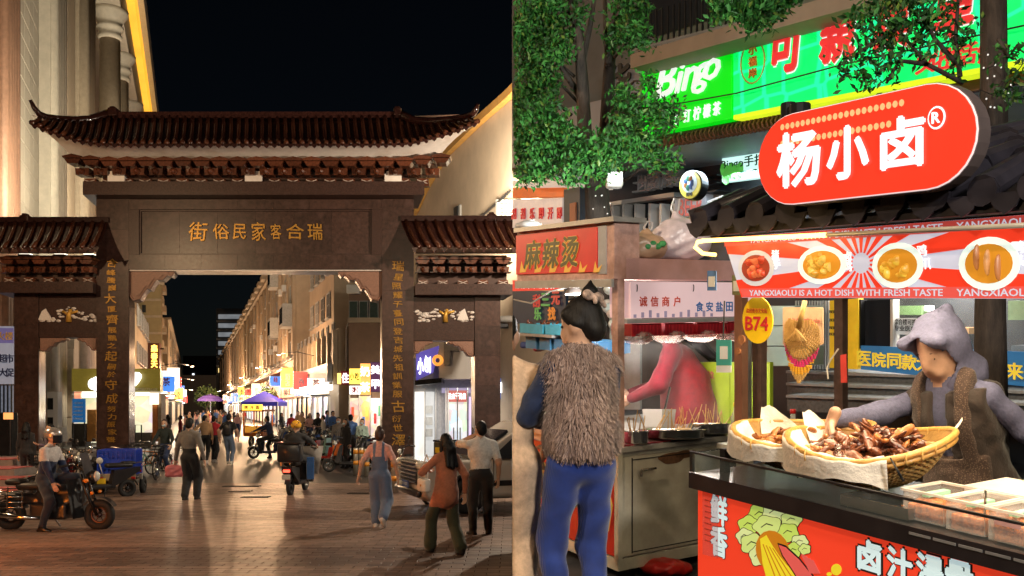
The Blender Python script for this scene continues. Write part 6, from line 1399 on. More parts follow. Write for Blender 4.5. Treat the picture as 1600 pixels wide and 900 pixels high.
# ---- shop behind the vendor: steps, windows, banner
bk=thing('dental_shop','glazed shop behind the vendor with stone steps and a blue banner','shop',BP(1400,640,.5));
STP=M('step_granite',(.10,.105,.11),rough=.5,scale=30,var=.35)
for i in range(3):
    y0=583+i*19;bpan(MB(),1230,1680,(y0,y0+16),(y0+21,y0+40),.75-.35*i,1.6).build('step',STP,bk)
    bpan(MB(),1228,1680,(y0-4,y0+12),(y0,y0+16),.70-.35*i,1.6).build('tread',M('tread_pale',(.30,.31,.32),rough=.5,scale=14),bk)
bpan(MB(),1345,1680,(540,553),(577,612),.70,.75).build('banner',M('banner_blue',(.02,.13,.32),rough=.5,emit=(.02,.16,.38),es=.35),bk)
for i,ch in enumerate('医院同款大金正品专注来'): letter(ch,BP(1350+i*23.5,560+i*2.0,.67),BU.normalized(),UP,M('banner_yellow',(.85,.62,.04),rough=.5,emit=(.9,.65,.05),es=.35),bk,bold=.02,h=.155,ext=.006)
bpan(MB(),1296,1341,(470,466),(575,577),.70,.80).build('yellow_poster',M('poster_y2',(.75,.48,.02),rough=.5,emit=(.8,.5,.02),es=.30),bk)
for j,y_ in enumerate((487,500,512,522)): letter('BEER酒',BP(1305,y_,.68),BU.normalized(),UP,KINK,bk,'lettering',.01,h=.04,w=.14,ext=.003)
for i in range(13): MB().tube([BP(1244+i*4.2,470,.8),BP(1244+i*4.2,577,.8)],.012,6).build('shutter_bar',M('bar_steel',(.4,.42,.42),rough=.3,metal=.7),bk)
bpan(MB(),1240,1296,(465,465),(580,580),.9,1.0).build('shutter_back',DKF,bk)
bpan(MB(),1345,1392,(470,468),(540,542),.8,.9).build('glass_door',GLASSD,bk);bpan(MB(),1341,1345,(468,468),(545,545),.72,.85).build('door_frame',DARKM,bk);bpan(MB(),1391,1395,(468,468),(553,553),.72,.85).build('door_frame',WPAN,bk)
bpan(MB(),1395,1690,(440,430),(556,580),1.75,1.8).build('room_wall',M('room_wall',(.55,.52,.46),rough=.7,emit=(.9,.85,.72),es=.55),bk)  # wall given a glow of its own for the lit room
bpan(MB(),1395,1690,(440,430),(556,580),.82,.83).build('window_glass',M('glass_clear',(.5,.55,.55),rough=.03,alpha=.10,bump=0),bk)
for a,c_ in (((1460,500,1484,535),(.50,.30,.14)),((1484,512,1514,522),(.46,.26,.12)),((1580,540,1600,560),(.10,.12,.14)),((1575,470,1600,500),(.30,.45,.25)),((1400,478,1440,492),(.12,.22,.08))):
    bpan(MB(),a[0],a[2],(a[1],a[1]),(a[3],a[3]),1.3,1.55).build('furniture',M('furn_%d' % a[0],c_,rough=.6),bk)
for px in (1487,1497,1509): MB().tube([BP(px,522,1.4),BP(px-1,548,1.4)],.018,5).build('chair_leg',M('furn_1484',(.46,.26,.12)),bk)
bpan(MB(),1396,1432,(497,497),(522,524),.79,.81).build('notice',M('notice_w',(.6,.62,.62),rough=.5,emit=(.6,.62,.62),es=.25),bk)
for j,s_ in enumerate(('综合楼可携','专业医疗')): letter(s_,BP(1414,503+j*10,.77),BU.normalized(),UP,KINK,bk,'lettering',.01,h=.06,w=.24,ext=.002)
lamp('AREA',BP(1500,440,1.35)+Vector((0,0,.1)),70,(1,.95,.85),bk,size=1.2,size_y=.5);MB().box(BP(1450,482,1.4),(.09,.09,.05)).build('ceiling_lamp',EM('room_lamp',(1,1,.95),5),bk)
MB().obox(BP(1230,640,1.62),BU*5,BD*.05,UP*2.2).build('back_wall',DKF,bk)
# ---- trees
BARK=M('bark',(.055,.042,.034),rough=.85,scale=26,var=.5,bump=.8,stretch=(1,1,.25))
LEAFA=M('leaf_green',(.04,.20,.03),rough=.6,scale=3,var=.35,rnd=0,bump=0);LEAFB=M('leaf_dark',(.02,.085,.018),rough=.6,scale=3,var=.35,bump=0);LEAFC=M('leaf_yellow',(.11,.20,.03),rough=.45,scale=3,var=.3,bump=0)
for m_ in (LEAFA,LEAFB,LEAFC): m_.node_tree.nodes['Principled BSDF'].inputs['Transmission Weight'].default_value=0;
def leaves(clusters,n,size=.075,minpx=801.5,mix=(.6,.3,.1)):
    V,F,Mi=[],[],[]
    tot=sum(c[3]**1.6 for c in clusters)
    for (px,py,Y,r) in clusters:
        c0=P(px,py,Y);k=int(n*r**1.6/tot);rw=r*Y/FPX
        for _ in range(k//5):
            d=NPR.normal(size=3);d /= np.linalg.norm(d);d *= rw*NPR.rand()**.45*np.array((1,1.0,.85));tip=np.array(c0)+d
            ax_=NPR.normal(size=3);ax_[2] -= .8;ax_ /= np.linalg.norm(ax_)
            for j in range(5):
                p0=tip-ax_*.03*j+NPR.normal(size=3)*.012
                if CX+FPX*p0[0]/p0[1] < minpx: continue
                dr=ax_*.5+NPR.normal(size=3)*.55;dr[2] -= .35;dr /= np.linalg.norm(dr);sd_=np.cross(dr,NPR.normal(size=3));sd_ /= np.linalg.norm(sd_);L=size*NPR.uniform(.7,1.25);w=L*.22
                nn=np.cross(dr,sd_)*L*.06
                i0=len(V);V += [p0,p0+dr*L*.45+sd_*w+nn,p0+dr*L,p0+dr*L*.45-sd_*w+nn,p0+dr*L*.5-nn*.5]
                mi=NPR.choice(3,p=mix);F += [(i0,i0+1,i0+2,i0+4),(i0,i0+4,i0+2,i0+3)];Mi += [mi,mi]
    V=np.array(V);keep=None
    return V,np.array(F),np.array(Mi)
def add_crown(root,cl,n,**k):
    V,F,m=leaves(cl,n,**k);px=CX+FPX*V[:,0]/V[:,1];ok=(px[F] > k.get('minpx',801.5)-.5).all(1);F=F[ok];m=m[ok]
    b0=np.array(base_of(root));link('crown',np_mesh('crown',[(V-b0,F,m)],[LEAFA,LEAFB,LEAFC],smooth=False),root,'stuff')
t1=thing('tree','leafy twin stemmed tree in front of the grey signs','tree',Vector((P(932,0,7.6).x,7.6,gz(7.6))))
MB().tube([Vector(t1.location)-UP*.05,P(934,400,7.6),P(934,330,7.6),P(932,285,7.6)],[.14,.115,.105,.10],12).build('trunk',BARK,t1,smooth=True)
for q in ([(928,290),(914,220),(910,130),(905,60),(890,-10)],[(936,290),(948,200),(952,110),(956,50),(975,-20)],[(909,100),(922,40),(930,-10)],[(951,100),(946,40),(944,-20)],[(912,160),(880,110),(850,60)],[(950,190),(985,165),(1010,150)],[(920,250),(880,225),(840,215)],[(945,230),(985,240),(1030,245)]):
    MB().tube([P(x,y_,7.55+.1*i*(1 if q[-1][0] > 930 else -1)) for i,(x,y_) in enumerate(q)],[.075-.012*i if len(q) > 3 else .03-.008*i for i in range(len(q))],8).build('limb',BARK,t1,smooth=True)
CL=[(828,30,7.3,46),(870,20,7.2,50),(835,90,7.4,42),(872,80,7.1,26),(975,60,7.4,28),(985,15,7.5,36),(1010,60,7.3,14),(850,130,7.3,30),(822,150,7.3,34),(850,190,7.0,40),(820,225,7.0,40),(880,222,6.9,34),(922,245,6.9,28),(962,222,6.9,34),(988,195,7.0,24),(845,255,6.9,36),(895,262,6.8,34),(945,252,6.8,30),(1000,230,6.9,30),(1022,172,7.0,20),(1036,196,7.0,20),(1020,250,6.9,18),(1050,255,6.9,12),(828,272,6.9,24),(1052,172,7.0,10),(975,160,7.0,22),(805,60,7.3,30),(805,180,7.1,30),(1012,130,7.1,10)]
add_crown(t1,CL,15500,size=.052)
for px,py,Y,r in CL:
    if px > 812: q=P(px,py,Y);a=P(932+(px-932)*.35,min(285,py+30),7.5);MB().tube([a,a.lerp(q,.6)+UP*.08,q+UP*.02,q+(q-a)*.25-UP*.05],[.014,.010,.006,.003],5).build('twig',BARK,t1,smooth=True)
fl=thing('flood_light','white floodlight strapped to the twin stemmed tree','lamp',P(958,292,7.0));c=P(960,285,7.0);MB().bbox(c,(.13,.10,.09),.02,np.array(Matrix.Rotation(.5,3,'Y')) if False else None).build('housing',WPAN,fl);MB().box(c+Vector((.0,-.055,.03)),(.11,.01,.07)).build('lens',EM('fl_lens',(1,1,1),6),fl)
lamp('SPOT',c+Vector((-.05,-1.3,-.5)),120,(.92,1,.92),fl,size=.1,aim=P(880,120,7.0),spot=R_(140),blend=.8)
t2=thing('tree','dark tree trunk behind the stall roof with thin leafy twigs','tree',Vector((P(1548,0,5.6).x,5.6,gz(5.6))))
MB().tube([Vector(t2.location),P(1548,600,5.6),P(1547,480,5.6),P(1552,300,5.6),P(1553,150,5.6),P(1552,-40,5.6)],[.11,.095,.088,.082,.078,.075],12).build('trunk',BARK,t2,smooth=True)
for q in ([(1505,130),(1448,100),(1410,55),(1380,10)],[(1448,100),(1405,95),(1385,130)],[(1500,120),(1493,60),(1498,-10)],[(1495,100),(1460,60),(1440,20)],[(1400,45),(1360,70),(1330,90)],[(1560,60),(1575,90),(1590,70)]):
    MB().tube([P(x,y_,4.9) for x,y_ in q],[.014,.011,.008,.005][:len(q)],6).build('limb',BARK,t2,smooth=True)
add_crown(t2,[(1400,50,4.9,32),(1440,40,4.9,30),(1365,60,4.9,28),(1345,95,4.9,22),(1385,100,4.9,26),(1470,20,4.9,26),(1400,10,4.9,36),(1320,120,4.9,14),(1360,130,4.9,16),(1500,60,4.9,22),(1490,100,4.9,14),(1575,90,4.9,16),(1585,130,4.9,20),(1580,160,4.9,12),(1440,90,4.9,16),(1330,30,4.9,16)],1500,size=.05,mix=(.25,.65,.1))  # mostly dark leaves: the backlit shade is put into the leaf colours
t3=thing('tree','leafy branch tip hanging over the balcony from above','tree',P(1170,-60,6.6));MB().tube([P(1160,-80,6.6),P(1175,-20,6.6),P(1190,20,6.6)],[.03,.02,.01],7).build('trunk',BARK,t3);add_crown(t3,[(1150,5,6.6,34),(1195,10,6.6,34),(1230,-5,6.6,24),(1175,35,6.6,20),(1130,10,6.6,20)],1700,size=.065)
# fairy lights strung on the trunk
fyl=thing('fairy_lights','thin string of tiny clear bulbs hanging round the tree trunks','string lights',P(1550,180,5.5))
for i in range(26):
    px,py=(RNG.uniform(1532,1595),RNG.uniform(60,170)) if i < 14 else (RNG.uniform(915,955),RNG.uniform(300,350));Y=5.45 if i < 14 else 7.4
    MB().ball(P(px,py,Y),.006,6,4).build('bulb',EM('fairy',(1,.98,.9),.8),fyl)
MB().tube([P(x,y_,5.46) for x,y_ in ((1534,110),(1560,100),(1580,125),(1598,100))],.003,4).tube([P(x,y_,5.46) for x,y_ in ((1530,140),(1555,150),(1572,120))],.003,4).build('wire',KINK,fyl,kind='stuff')
# ================================================================== the braised snack stall
SDIR=SV.normalized()
stall=thing('food_stall','night market snack stall with a tiled roof, red pill sign and dark counter','stall',R(.7,.4,0))
def sb(name,m,s0,s1,t0,t1,h0,h1,par=None,bev=0): return rb(MB(),s0,s1,t0,t1,h0,h1).build(name,m,par or stall)
CTR=M('counter_black',(.014,.011,.012),rough=.34,scale=10,var=.25,bump=.03,coat=.3);SLATE=M('frame_dark',(.028,.024,.024),rough=.4,metal=.5)
SEND=2.3;CH=.952
sb('counter_top',CTR,-.02,SEND,-.02,.62,CH-.055,CH);sb('counter_edge',CTR,-.02,SEND,-.05,-.021,CH-.062,CH+.004);sb('cabinet',SLATE,.01,SEND,.02,.60,.06,CH-.056)
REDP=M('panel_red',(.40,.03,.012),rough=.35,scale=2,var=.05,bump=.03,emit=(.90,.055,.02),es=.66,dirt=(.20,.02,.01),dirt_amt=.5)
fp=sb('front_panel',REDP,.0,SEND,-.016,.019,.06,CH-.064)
# glass guard
GLS=M('glass_guard',(.3,.36,.35),rough=.03,alpha=.06,bump=0)
s0_,hg=RT(1096,708,-.045);
sb('glass_guard',GLS,-.015,SEND,-.046,-.040,CH+.006,CH+.085);sb('guard_rail',SLATE,-.018,SEND,-.049,-.037,CH+.086,CH+.094);sb('glass_guard',GLS,-.016,-.010,-.036,.30,CH+.006,CH+.085);sb('guard_post',CHROME,-.016,.0,-.048,-.034,CH+.006,CH+.086)
s_,h_=RT(1130,700,.1);sb('guard_post',SLATE,s_,s_+.03,.08,.11,CH,CH+.1)
# vent slots
for i in range(5): sb('vent_slot',M('slot_grey',(.25,.25,.25),rough=.4,metal=.5),1.02+i*.085,1.095+i*.085,-.054,-.0505,CH-.02,CH-.012)
# print on the front panel (flat)
def pp_(px,py,t=-.018): s,h=RT(px,py,t);return s,h
def flat(poly_px,m,par,t=-.0175,th=.002,name='print'):
    return MB().prism([RW(x,y_,t) for x,y_ in poly_px],TV*(-th)).build(name,m,par)
def blob(cx_,cy_,rx,ry,n=18,wob=0,ph=0,rot=0):
    r=[]
    for i in range(n):
        a=2*math.pi*i/n;k=1+wob*math.sin(5*a+ph);x=rx*k*math.cos(a);y_=ry*k*math.sin(a);r.append((cx_+x*math.cos(rot)-y_*math.sin(rot),cy_+x*math.sin(rot)+y_*math.cos(rot)))
    return r
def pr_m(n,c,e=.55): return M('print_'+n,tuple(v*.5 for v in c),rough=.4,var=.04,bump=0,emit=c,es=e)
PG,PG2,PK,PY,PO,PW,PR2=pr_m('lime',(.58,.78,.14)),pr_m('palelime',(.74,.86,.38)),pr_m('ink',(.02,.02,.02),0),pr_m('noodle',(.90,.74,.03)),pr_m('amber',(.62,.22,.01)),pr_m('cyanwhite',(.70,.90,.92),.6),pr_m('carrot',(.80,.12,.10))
ill=fp
cab=[(1188,803,18,15),(1212,800,20,15),(1237,812,16,12),(1170,820,16,14),(1164,838,13,12),(1200,822,22,16),(1232,832,16,14),(1250,846,13,10),(1176,850,18,16),(1240,860,13,12),(1186,868,14,16),(1258,858,9,8)]
for i,(x,y_,a,b) in enumerate(cab): flat(blob(x,y_,a+1.0,b+1.0,26,.10,i),PK,ill,-.0174-.0001*i);flat(blob(x,y_,a,b,26,.10,i),(PG,PG2,pr_m('leafmid',(.66,.82,.25)))[i % 3],ill,-.01745-.0001*i);flat([(x-a*.5,y_+b*.1),(x-a*.1,y_-b*.3),(x+a*.4,y_-b*.1),(x+a*.35,y_-b*.02),(x-a*.1,y_-b*.18),(x-a*.45,y_+b*.15)],PK,ill,-.01748-.0001*i)
flat(blob(1208,862,26,34,rot=-.3),PO,ill,-.0190);flat([(1188,842),(1198,836),(1206,850),(1218,868),(1236,890),(1250,912),(1200,912),(1192,880)],PY,ill,-.0194)
for k in range(5): flat([(1192+k*5,850+k*2),(1193.5+k*5,850+k*2),(1214+k*9,905),(1212+k*9,905)],PO,ill,-.0198)
flat([(1215,848),(1228,852),(1250,872),(1272,900),(1276,912),(1250,912),(1238,892),(1222,868)],PK,ill,-.0199);flat([(1217,851),(1228,855),(1249,874),(1270,900),(1273,912),(1252,912),(1240,892),(1224,868)],PR2,ill,-.0202)
for k in range(4): flat([(1252+k*5,866+k*3),(1256+k*5,866+k*3),(1270+k*4,896),(1266+k*4,896)],PR2,ill,-.0200)
flat(blob(1307,890,8,9),PY,ill,-.0182);flat(blob(1296,897,4,3),PY,ill,-.0182)
for px,py,ch in ((1124,797,'鲜'),(1124,846,'香')):
    s,h=pp_(px,py);letter(ch,R(s,-.0195,h),SDIR,UP,PK,ill,bold=.05,h=.135,w=.105,ext=.0006);letter(ch,R(s,-.0212,h),SDIR,UP,PW,ill,bold=.035,h=.128,w=.098,ext=.0006)
for px,py,ch in ((1359,869,'卤'),(1406,882,'汁'),(1453,893,'浸'),(1500,904,'骨')):
    s,h=pp_(px,py);letter(ch,R(s,-.0185,h),SDIR,UP,PK,ill,bold=.075,h=.128,w=.115,ext=.0006);letter(ch,R(s,-.0203,h),SDIR,UP,PW,ill,bold=.045,h=.112,w=.098,ext=.0006)
nt_=flat([(1098,768),(1122,774),(1122,872),(1098,866)],M('slip_pink',(.55,.16,.17),rough=.3,alpha=.22),ill,-.0230,.001,'paper_slip')
for j in range(8): s,h=pp_(1108,782+j*9);letter('营业执照'[j % 4]+'信息公示牌',R(s,-.0245,h),SDIR,UP,PK,ill,'lettering',.0,h=.005,w=.04,ext=.0003)
# frame posts of the stall
PST=M('post_brown',(.085,.055,.048),rough=.4,metal=.4,scale=20,var=.3)
def post(px,t,w,h0,h1,m=PST,name='post'):
    s,_=RT(px,500,t);return sb(name,m,s-w/2,s+w/2,t-.02,t+.02,h0,h1)
post(1158,.50,.05,CH,1.9,M('post_copper',(.30,.15,.10),rough=.35,metal=.6));post(1187,.62,.055,CH,1.9);post(1314,1.0,.05,.0,1.95)
# roof
RTL=M('roof_tile_black',(.020,.018,.024),rough=.35,scale=14,var=.3,bump=.05,rnd=.3)
EA,EH=-.16,1.985;s_l,_=RT(1084,372,EA)
rfo=thing  # roof is a part of the stall
RIS,RL=.36,1.05
def RF(s,v,dh=0): return R(s,EA+RL*v,EH+RIS*v**.8+dh)
s_l += .0
roofp=MB().grid(lambda a,b: RF(s_l+(b*.95)+(2.4-s_l-b*.95)*a,b),12,6).build('roof',M('roof_base',(.010,.009,.011),rough=.6),stall)
ncol=16
for i in range(ncol):
    s=s_l+.045+i*.145
    for j in range(5):
        v0,v1=j*.2,j*.2+.215
        if s < s_l+v0*.95+.02: continue
        a,b=RF(s,v0,.022-.0*j),RF(s,min(1,v1),.012)
        MB().tube([a,b],[.047,.043],10).build('roof_tile',RTL,roofp,smooth=False)
    if True:
        a=RF(s,0,.02);MB().tube([a-TV*.012,a+TV*.004],.045,12).build('tile_end',RTL,roofp)
for i in range(ncol+4):
    s=s_l+.02+i*.125;c=RF(s,0,-.02)-TV*.01
    MB().prism([c+SV*-.055+UP*.03,c+SV*.055+UP*.03,c+SV*.03-UP*.012,c-UP*.032,c+SV*-.03-UP*.012],TV*.008).build('drip_tile',RTL,roofp)
hp_=[RF(s_l+v*.95-.02,v,.03) for v in (0,.25,.5,.75,1)];MB().tube(hp_,.034,8).build('hip_ridge',RTL,roofp,smooth=True)
MB().tube([RF(s_l+.93,1,.03),RF(2.4,1,.03)],.05,8).build('ridge',RTL,roofp,smooth=True)
sb('eave_board',SLATE,s_l,2.4,EA+.005,EA+.03,EH-.045,EH-.012);sb('fascia',SLATE,s_l+.05,2.4,EA+.06,1.0,EH-.06,EH-.046)
for px in (1232,1250): 
    s,h=RT(px,172 if px > 1240 else 170,.1);MB().tube([R(s,.1,h-.12),R(s,.1,h+.02)],.03 if px < 1240 else .04,10).build('sign_mount',DARKM,stall)
# LED strip at the eave, switched on for its first half metre
ledm=EM('led_warm',(1,.62,.14),5.5)
a=RW(1100,376,EA-.02);b=RW(1292,367,EA-.02);lp=RW(1084,384,EA-.02)
MB().tube([RW(1118,398,EA-.0),RW(1098,396,EA-.01),RW(1086,386,EA-.02),RW(1090,378,EA-.02),a,b],.008,6).build('led_strip',ledm,stall,smooth=True);MB().tube([b,RW(1600,352,EA-.02)],.008,6).build('led_strip',M('led_off',(.35,.30,.22),rough=.3),stall,smooth=True)
for i in range(7): lamp('POINT',a.lerp(b,(i+.5)/7)-UP*.015-TV*.03,.16,(1,.68,.25),stall,size=.01)
# lit banner below the eave
BT=-.10;bl,bh=RT(1130,375,BT);br,_=RT(1690,360,BT);_,bb0=RT(1165,465,BT);bt1=bh+.01
bn=thing('banner','lit red and white sunburst banner with four plates of food under the roof','banner',R(1.0,BT,bb0))
BNW=EM('banner_white',(.62,.62,.72),.75,.1,2);BNR=pr_m('banner_red',(.85,.042,.014),.72)
MB().prism([R(bl,BT,bt1),R(bl+.10,BT,bb0),R(br,BT,bb0),R(br,BT,bt1)],TV*.03).build('face',BNW,bn)
cs,chh_=RT(1346,411,BT)
def clip_poly(poly,f):
    out=[]
    for i in range(len(poly)):
        a,b=poly[i],poly[(i+1) % len(poly)];fa,fb=f(a),f(b)
        if fa >= 0: out.append(a)
        if fa*fb < 0: t=fa/(fa-fb);out.append((a[0]+(b[0]-a[0])*t,a[1]+(b[1]-a[1])*t))
    return out
edges=[lambda p: p[1]-bb0-.001,lambda p: bt1-.001-p[1],lambda p: br-p[0],lambda p: (p[0]-bl)-.10*(bt1-p[1])/(bt1-bb0)-.001]
NR=18
for i in range(NR):
    a0=2*math.pi*(i+.25)/NR;a1=a0+math.pi/NR;r0=.035
    pg=[(cs+r0*math.cos(a0),chh_+r0*math.sin(a0)),(cs+3*math.cos(a0),chh_+3*math.sin(a0)),(cs+3*math.cos(a1),chh_+3*math.sin(a1)),(cs+r0*math.cos(a1),chh_+r0*math.sin(a1))]
    for f in edges: pg=clip_poly(pg,f) if len(pg) > 2 else pg
    if len(pg) > 2: MB().prism([R(x,BT-.001,y_) for x,y_ in pg],TV*-.002).build('ray',BNR,bn)
for y0 in (bb0+.001,bt1-.036):
    MB().prism([R(bl+(.10 if y0 < bh-.1 else 0)+.01,BT-.003,y0),R(br,BT-.003,y0),R(br,BT-.003,y0+.034),R(bl+(.08 if y0 < bh-.1 else 0)+.01,BT-.003,y0+.034)],TV*-.001).build('band',pr_m('band_red',(.80,.10,.08),.6) if y0 < bh-.1 else pr_m('band_red2',(.75,.09,.07),.5),bn)
    for k in range(2):
        letter('YANGXIAOLU IS A HOT DISH WITH FRESH TASTE',R(bl+.12+.42+.84*k,BT-.0045,y0+.017),SDIR,UP,BNW,bn,'lettering',.012,h=.022,w=.80,ext=.0006)
def dish(px,py,rx,ry,kind):
    s,h=RT(px,py,BT);c=R(s,BT-.006,h);k=.0
    rxw=(RT(px+rx,py,BT)[0]-RT(px-rx,py,BT)[0])/2;ryw=abs(RT(px,py+ry,BT)[1]-RT(px,py-ry,BT)[1])/2
    ring=[c+SV*rxw*math.cos(i/24*6.2832)+UP*ryw*math.sin(i/24*6.2832) for i in range(24)];d=MB().prism(ring,TV*-.002).build('plate_print',pr_m('plate',(.80,.92,.82),.8) if kind != 'red' else pr_m('plate2',(.62,.60,.58),.7),bn)
    ring=[c-TV*.0025+SV*rxw*.78*math.cos(i/24*6.2832)+UP*ryw*.74*math.sin(i/24*6.2832) for i in range(24)];MB().prism(ring,TV*-.001).build('sauce_print',pr_m('sauce',(.75,.30,.02),.6) if kind != 'red' else pr_m('sauce_r',(.40,.05,.02),.5),d)
    cols_={'red': [(.62,.06,.02),(.75,.16,.05)],'bird': [(.72,.34,.03),(.85,.52,.08)],'feet': [(.85,.52,.05),(.78,.38,.03)],'neck': [(.45,.16,.04),(.60,.26,.07)]}[kind]
    rg=random.Random(px)
    for i in range(3 if kind == 'neck' else 20):
        if kind == 'neck': q=c-TV*.006+SV*rxw*(-.35+.35*i)+UP*ryw*(.25-.2*i);e=(rxw*.14,.004,ryw*.5);
        else: q=c-TV*.006+SV*rxw*rg.uniform(-.48,.48)+UP*ryw*rg.uniform(-.42,.50);e=(rxw*rg.uniform(.09,.24),.003+.003*rg.random(),ryw*rg.uniform(.10,.26))
        MB().ball(q,e,10,6).build('food_print',pr_m('food_%s_%d' % (kind,i % 2),cols_[i % 2],.6),d,smooth=True)
    return d
dish(1183,419,28,28,'red');dish(1286,414,38,30,'bird');dish(1404,415,40,36,'feet');dish(1547,412,48,42,'neck')
for px,py,ch in ((1215,413,'手'),(1213,398,'猪'),(1326,401,'卤'),(1326,416,'鸡'),(1442,391,'鸡'),(1448,412,'爪'),(1592,386,'鸭'),(1596,408,'头')):
    s,h=RT(px,py,BT);letter(ch,R(s,BT-.006,h),SDIR,UP,pr_m('letter_w',(.9,.9,.9),1.0),bn,bold=.025,h=.036,ext=.001)
for i in range(5): lamp('AREA',R(.35+.35*i,.38,EH-.075),6.0,(1,.80,.50),stall,size=.30,size_y=.05)
for i in range(4): lamp('AREA',R(.25+.45*i,-.035,EH-.075),4.0,(1,.80,.50),stall,size=.30,size_y=.05,aim=R(.25+.45*i,.0,.9))
for i in range(3): sb('lamp_tube',EM('tube_warm',(1,.85,.6),7),.25+.55*i,.70+.55*i,.36,.40,EH-.07,EH-.062)
# ---- pill sign
PT=-.22;ps=thing('pill_sign','glowing red pill shaped sign with three white characters on the stall roof','sign',R(1.0,PT,2.1))
cl0=RT(1186,252,PT)[0];cr0=RT(1531,208,PT)[0]
sc_t=RT(1360,150,PT)[1];sc_b=RT(1360,308,PT)[1];hc_,rr_=(sc_t+sc_b)/2,(sc_t-sc_b)/2
def pill(r,t0,th,n=14):
    pts=[];a,b=cl0+rr_,cr0-rr_
    for i in range(n+1): g=-math.pi/2+math.pi*i/n;pts.append(R(b+r*math.cos(g),t0,hc_+r*math.sin(g)))
    for i in range(n+1): g=math.pi/2+math.pi*i/n;pts.append(R(a+r*math.cos(g),t0,hc_+r*math.sin(g)))
    return MB().prism(pts,TV*th)
PFACE=EM('pill_red',(.88,.042,.016),.85,.06,2)
pill(rr_,PT,.055).build('casing',M('pill_casing',(.13,.10,.095),rough=.35,metal=.4),ps);pill(rr_*.985,PT-.006,.005).build('rim',EM('pill_rim',(1,.85,.82),.8),ps);fc=pill(rr_*.965,PT-.010,.0035).build('face',PFACE,ps)
LEDD=EM('pill_dot',(1,.38,.16),1.25)
for j,k0 in enumerate((.72,.36)):
    for i in range(22 if j == 0 else 20):
        s=cl0+rr_*.75+i*(cr0-cl0-rr_*1.55)/26;c=R(s,PT-.0125,hc_+rr_*k0)
        MB().prism([c+SV*.009*math.cos(q/8*6.283)+UP*.011*math.sin(q/8*6.283) for q in range(8)],TV*-.001).build('led_glow',LEDD,fc)
PWH=EM('pill_white',(.95,.95,.97),1.0,.06,6)
for ch,px,py,w,h in (('杨',1248,248,68,88),('小',1325,238,66,84),('卤',1411,222,70,82)):
    s,hh=RT(px,py,PT-.012);w_=(RT(px+w/2,py,PT)[0]-RT(px-w/2,py,PT)[0]);h2=abs(RT(px,py+h/2,PT)[1]-RT(px,py-h/2,PT)[1])
    letter(ch,R(s,PT-.016,hh),SDIR,UP,PWH,ps,bold=.032,h=h2,w=w_,ext=.002)
s,hh=RT(1464,184,PT-.012);c=R(s,PT-.013,hh);MB().prism([c+SV*.028*math.cos(q/20*6.283)+UP*.034*math.sin(q/20*6.283) for q in range(20)],TV*-.002).build('mark_disc',PWH,ps);MB().prism([c-TV*.0025+SV*.023*math.cos(q/20*6.283)+UP*.028*math.sin(q/20*6.283) for q in range(20)],TV*-.001).build('mark_ring',PFACE,ps);letter('R',c-TV*.005,SDIR,UP,PWH,ps,'lettering',.03,h=.034,ext=.001)
for s in (cr0-.15,cl0+.25): MB().tube([R(s,PT+.03,hc_-rr_*.8),R(s,PT+.16,hc_-rr_*.8-.05)],.012,6).build('mount_leg',DARKM,ps)
# ---- things hanging from the stall
ov=thing('stall_number','yellow oval number plate hanging left under the banner','sign',RW(1183,532,-.05));
c=RW(1183,500,-.05);k=28;rx=.077;ry=.091
MB().prism([c+SV*rx*math.cos(i/k*6.283)+UP*ry*math.sin(i/k*6.283) for i in range(k)],TV*.006).build('plate',M('plate_y',(.85,.52,.01),rough=.35,emit=(.9,.55,.01),es=.15),ov)
letter('B74',c-TV*.003-UP*.014,SDIR,UP,M('ink_red2',(.62,.02,.02)),ov,'lettering',.02,h=.056,w=.118,ext=.001);letter('盐田夜市文化街',c-TV*.003+UP*.036,SDIR,UP,MATS['ink_red2'],ov,'lettering',.005,h=.018,w=.108,ext=.0006)
MB().tube([c+UP*.09-SV*.03,c+UP*.115-SV*.03],.002,4).tube([c+UP*.09+SV*.03,c+UP*.115+SV*.03],.002,4).build('string',KINK,ov)
qc=thing('payment_card','teal and white hanging card with an empty white square','card',RW(1130,582,-.03))
for a,m_ in (((1119,531,1142,571),M('card_teal',(.05,.32,.27),rough=.4)),((1119,571.3,1142,582),M('card_white',(.65,.65,.62),rough=.4))):
    MB().prism([RW(a[0],a[1],-.03),RW(a[2],a[1],-.03),RW(a[2],a[3],-.03),RW(a[0],a[3],-.03)],TV*.004).build('card',m_,qc)
MB().prism([RW(1125,541,-.031),RW(1137,541,-.031),RW(1137,561,-.031),RW(1125,561,-.031)],TV*-.001).build('blank_square',MATS['card_white'],qc);MB().tube([RW(1130,531,-.03),RW(1132,470,-.03)],.003,4).build('cord',KINK,qc)
for nm,px,py,lab in (('hanging_card',1112,440,'small blue and white card taped to the cart post beside the stall'),('hanging_card',1151,447,'small olive card clipped at the corner of the banner')):
    cc=thing(nm,lab,'card',RW(px,py+16,-.06));MB().prism([RW(px-7,py-17,-.06),RW(px+7,py-17,-.06),RW(px+7,py+14,-.06),RW(px-7,py+14,-.06)],TV*.003).build('card',M('card_%d' % px,(.08,.18,.40) if px < 1130 else (.16,.17,.07),rough=.4),cc);MB().prism([RW(px-5,py-8,-.061),RW(px+5,py-8,-.061),RW(px+5,py+8,-.061),RW(px-5,py+8,-.061)],TV*-.001).build('blank_square',MATS['card_white'],cc)
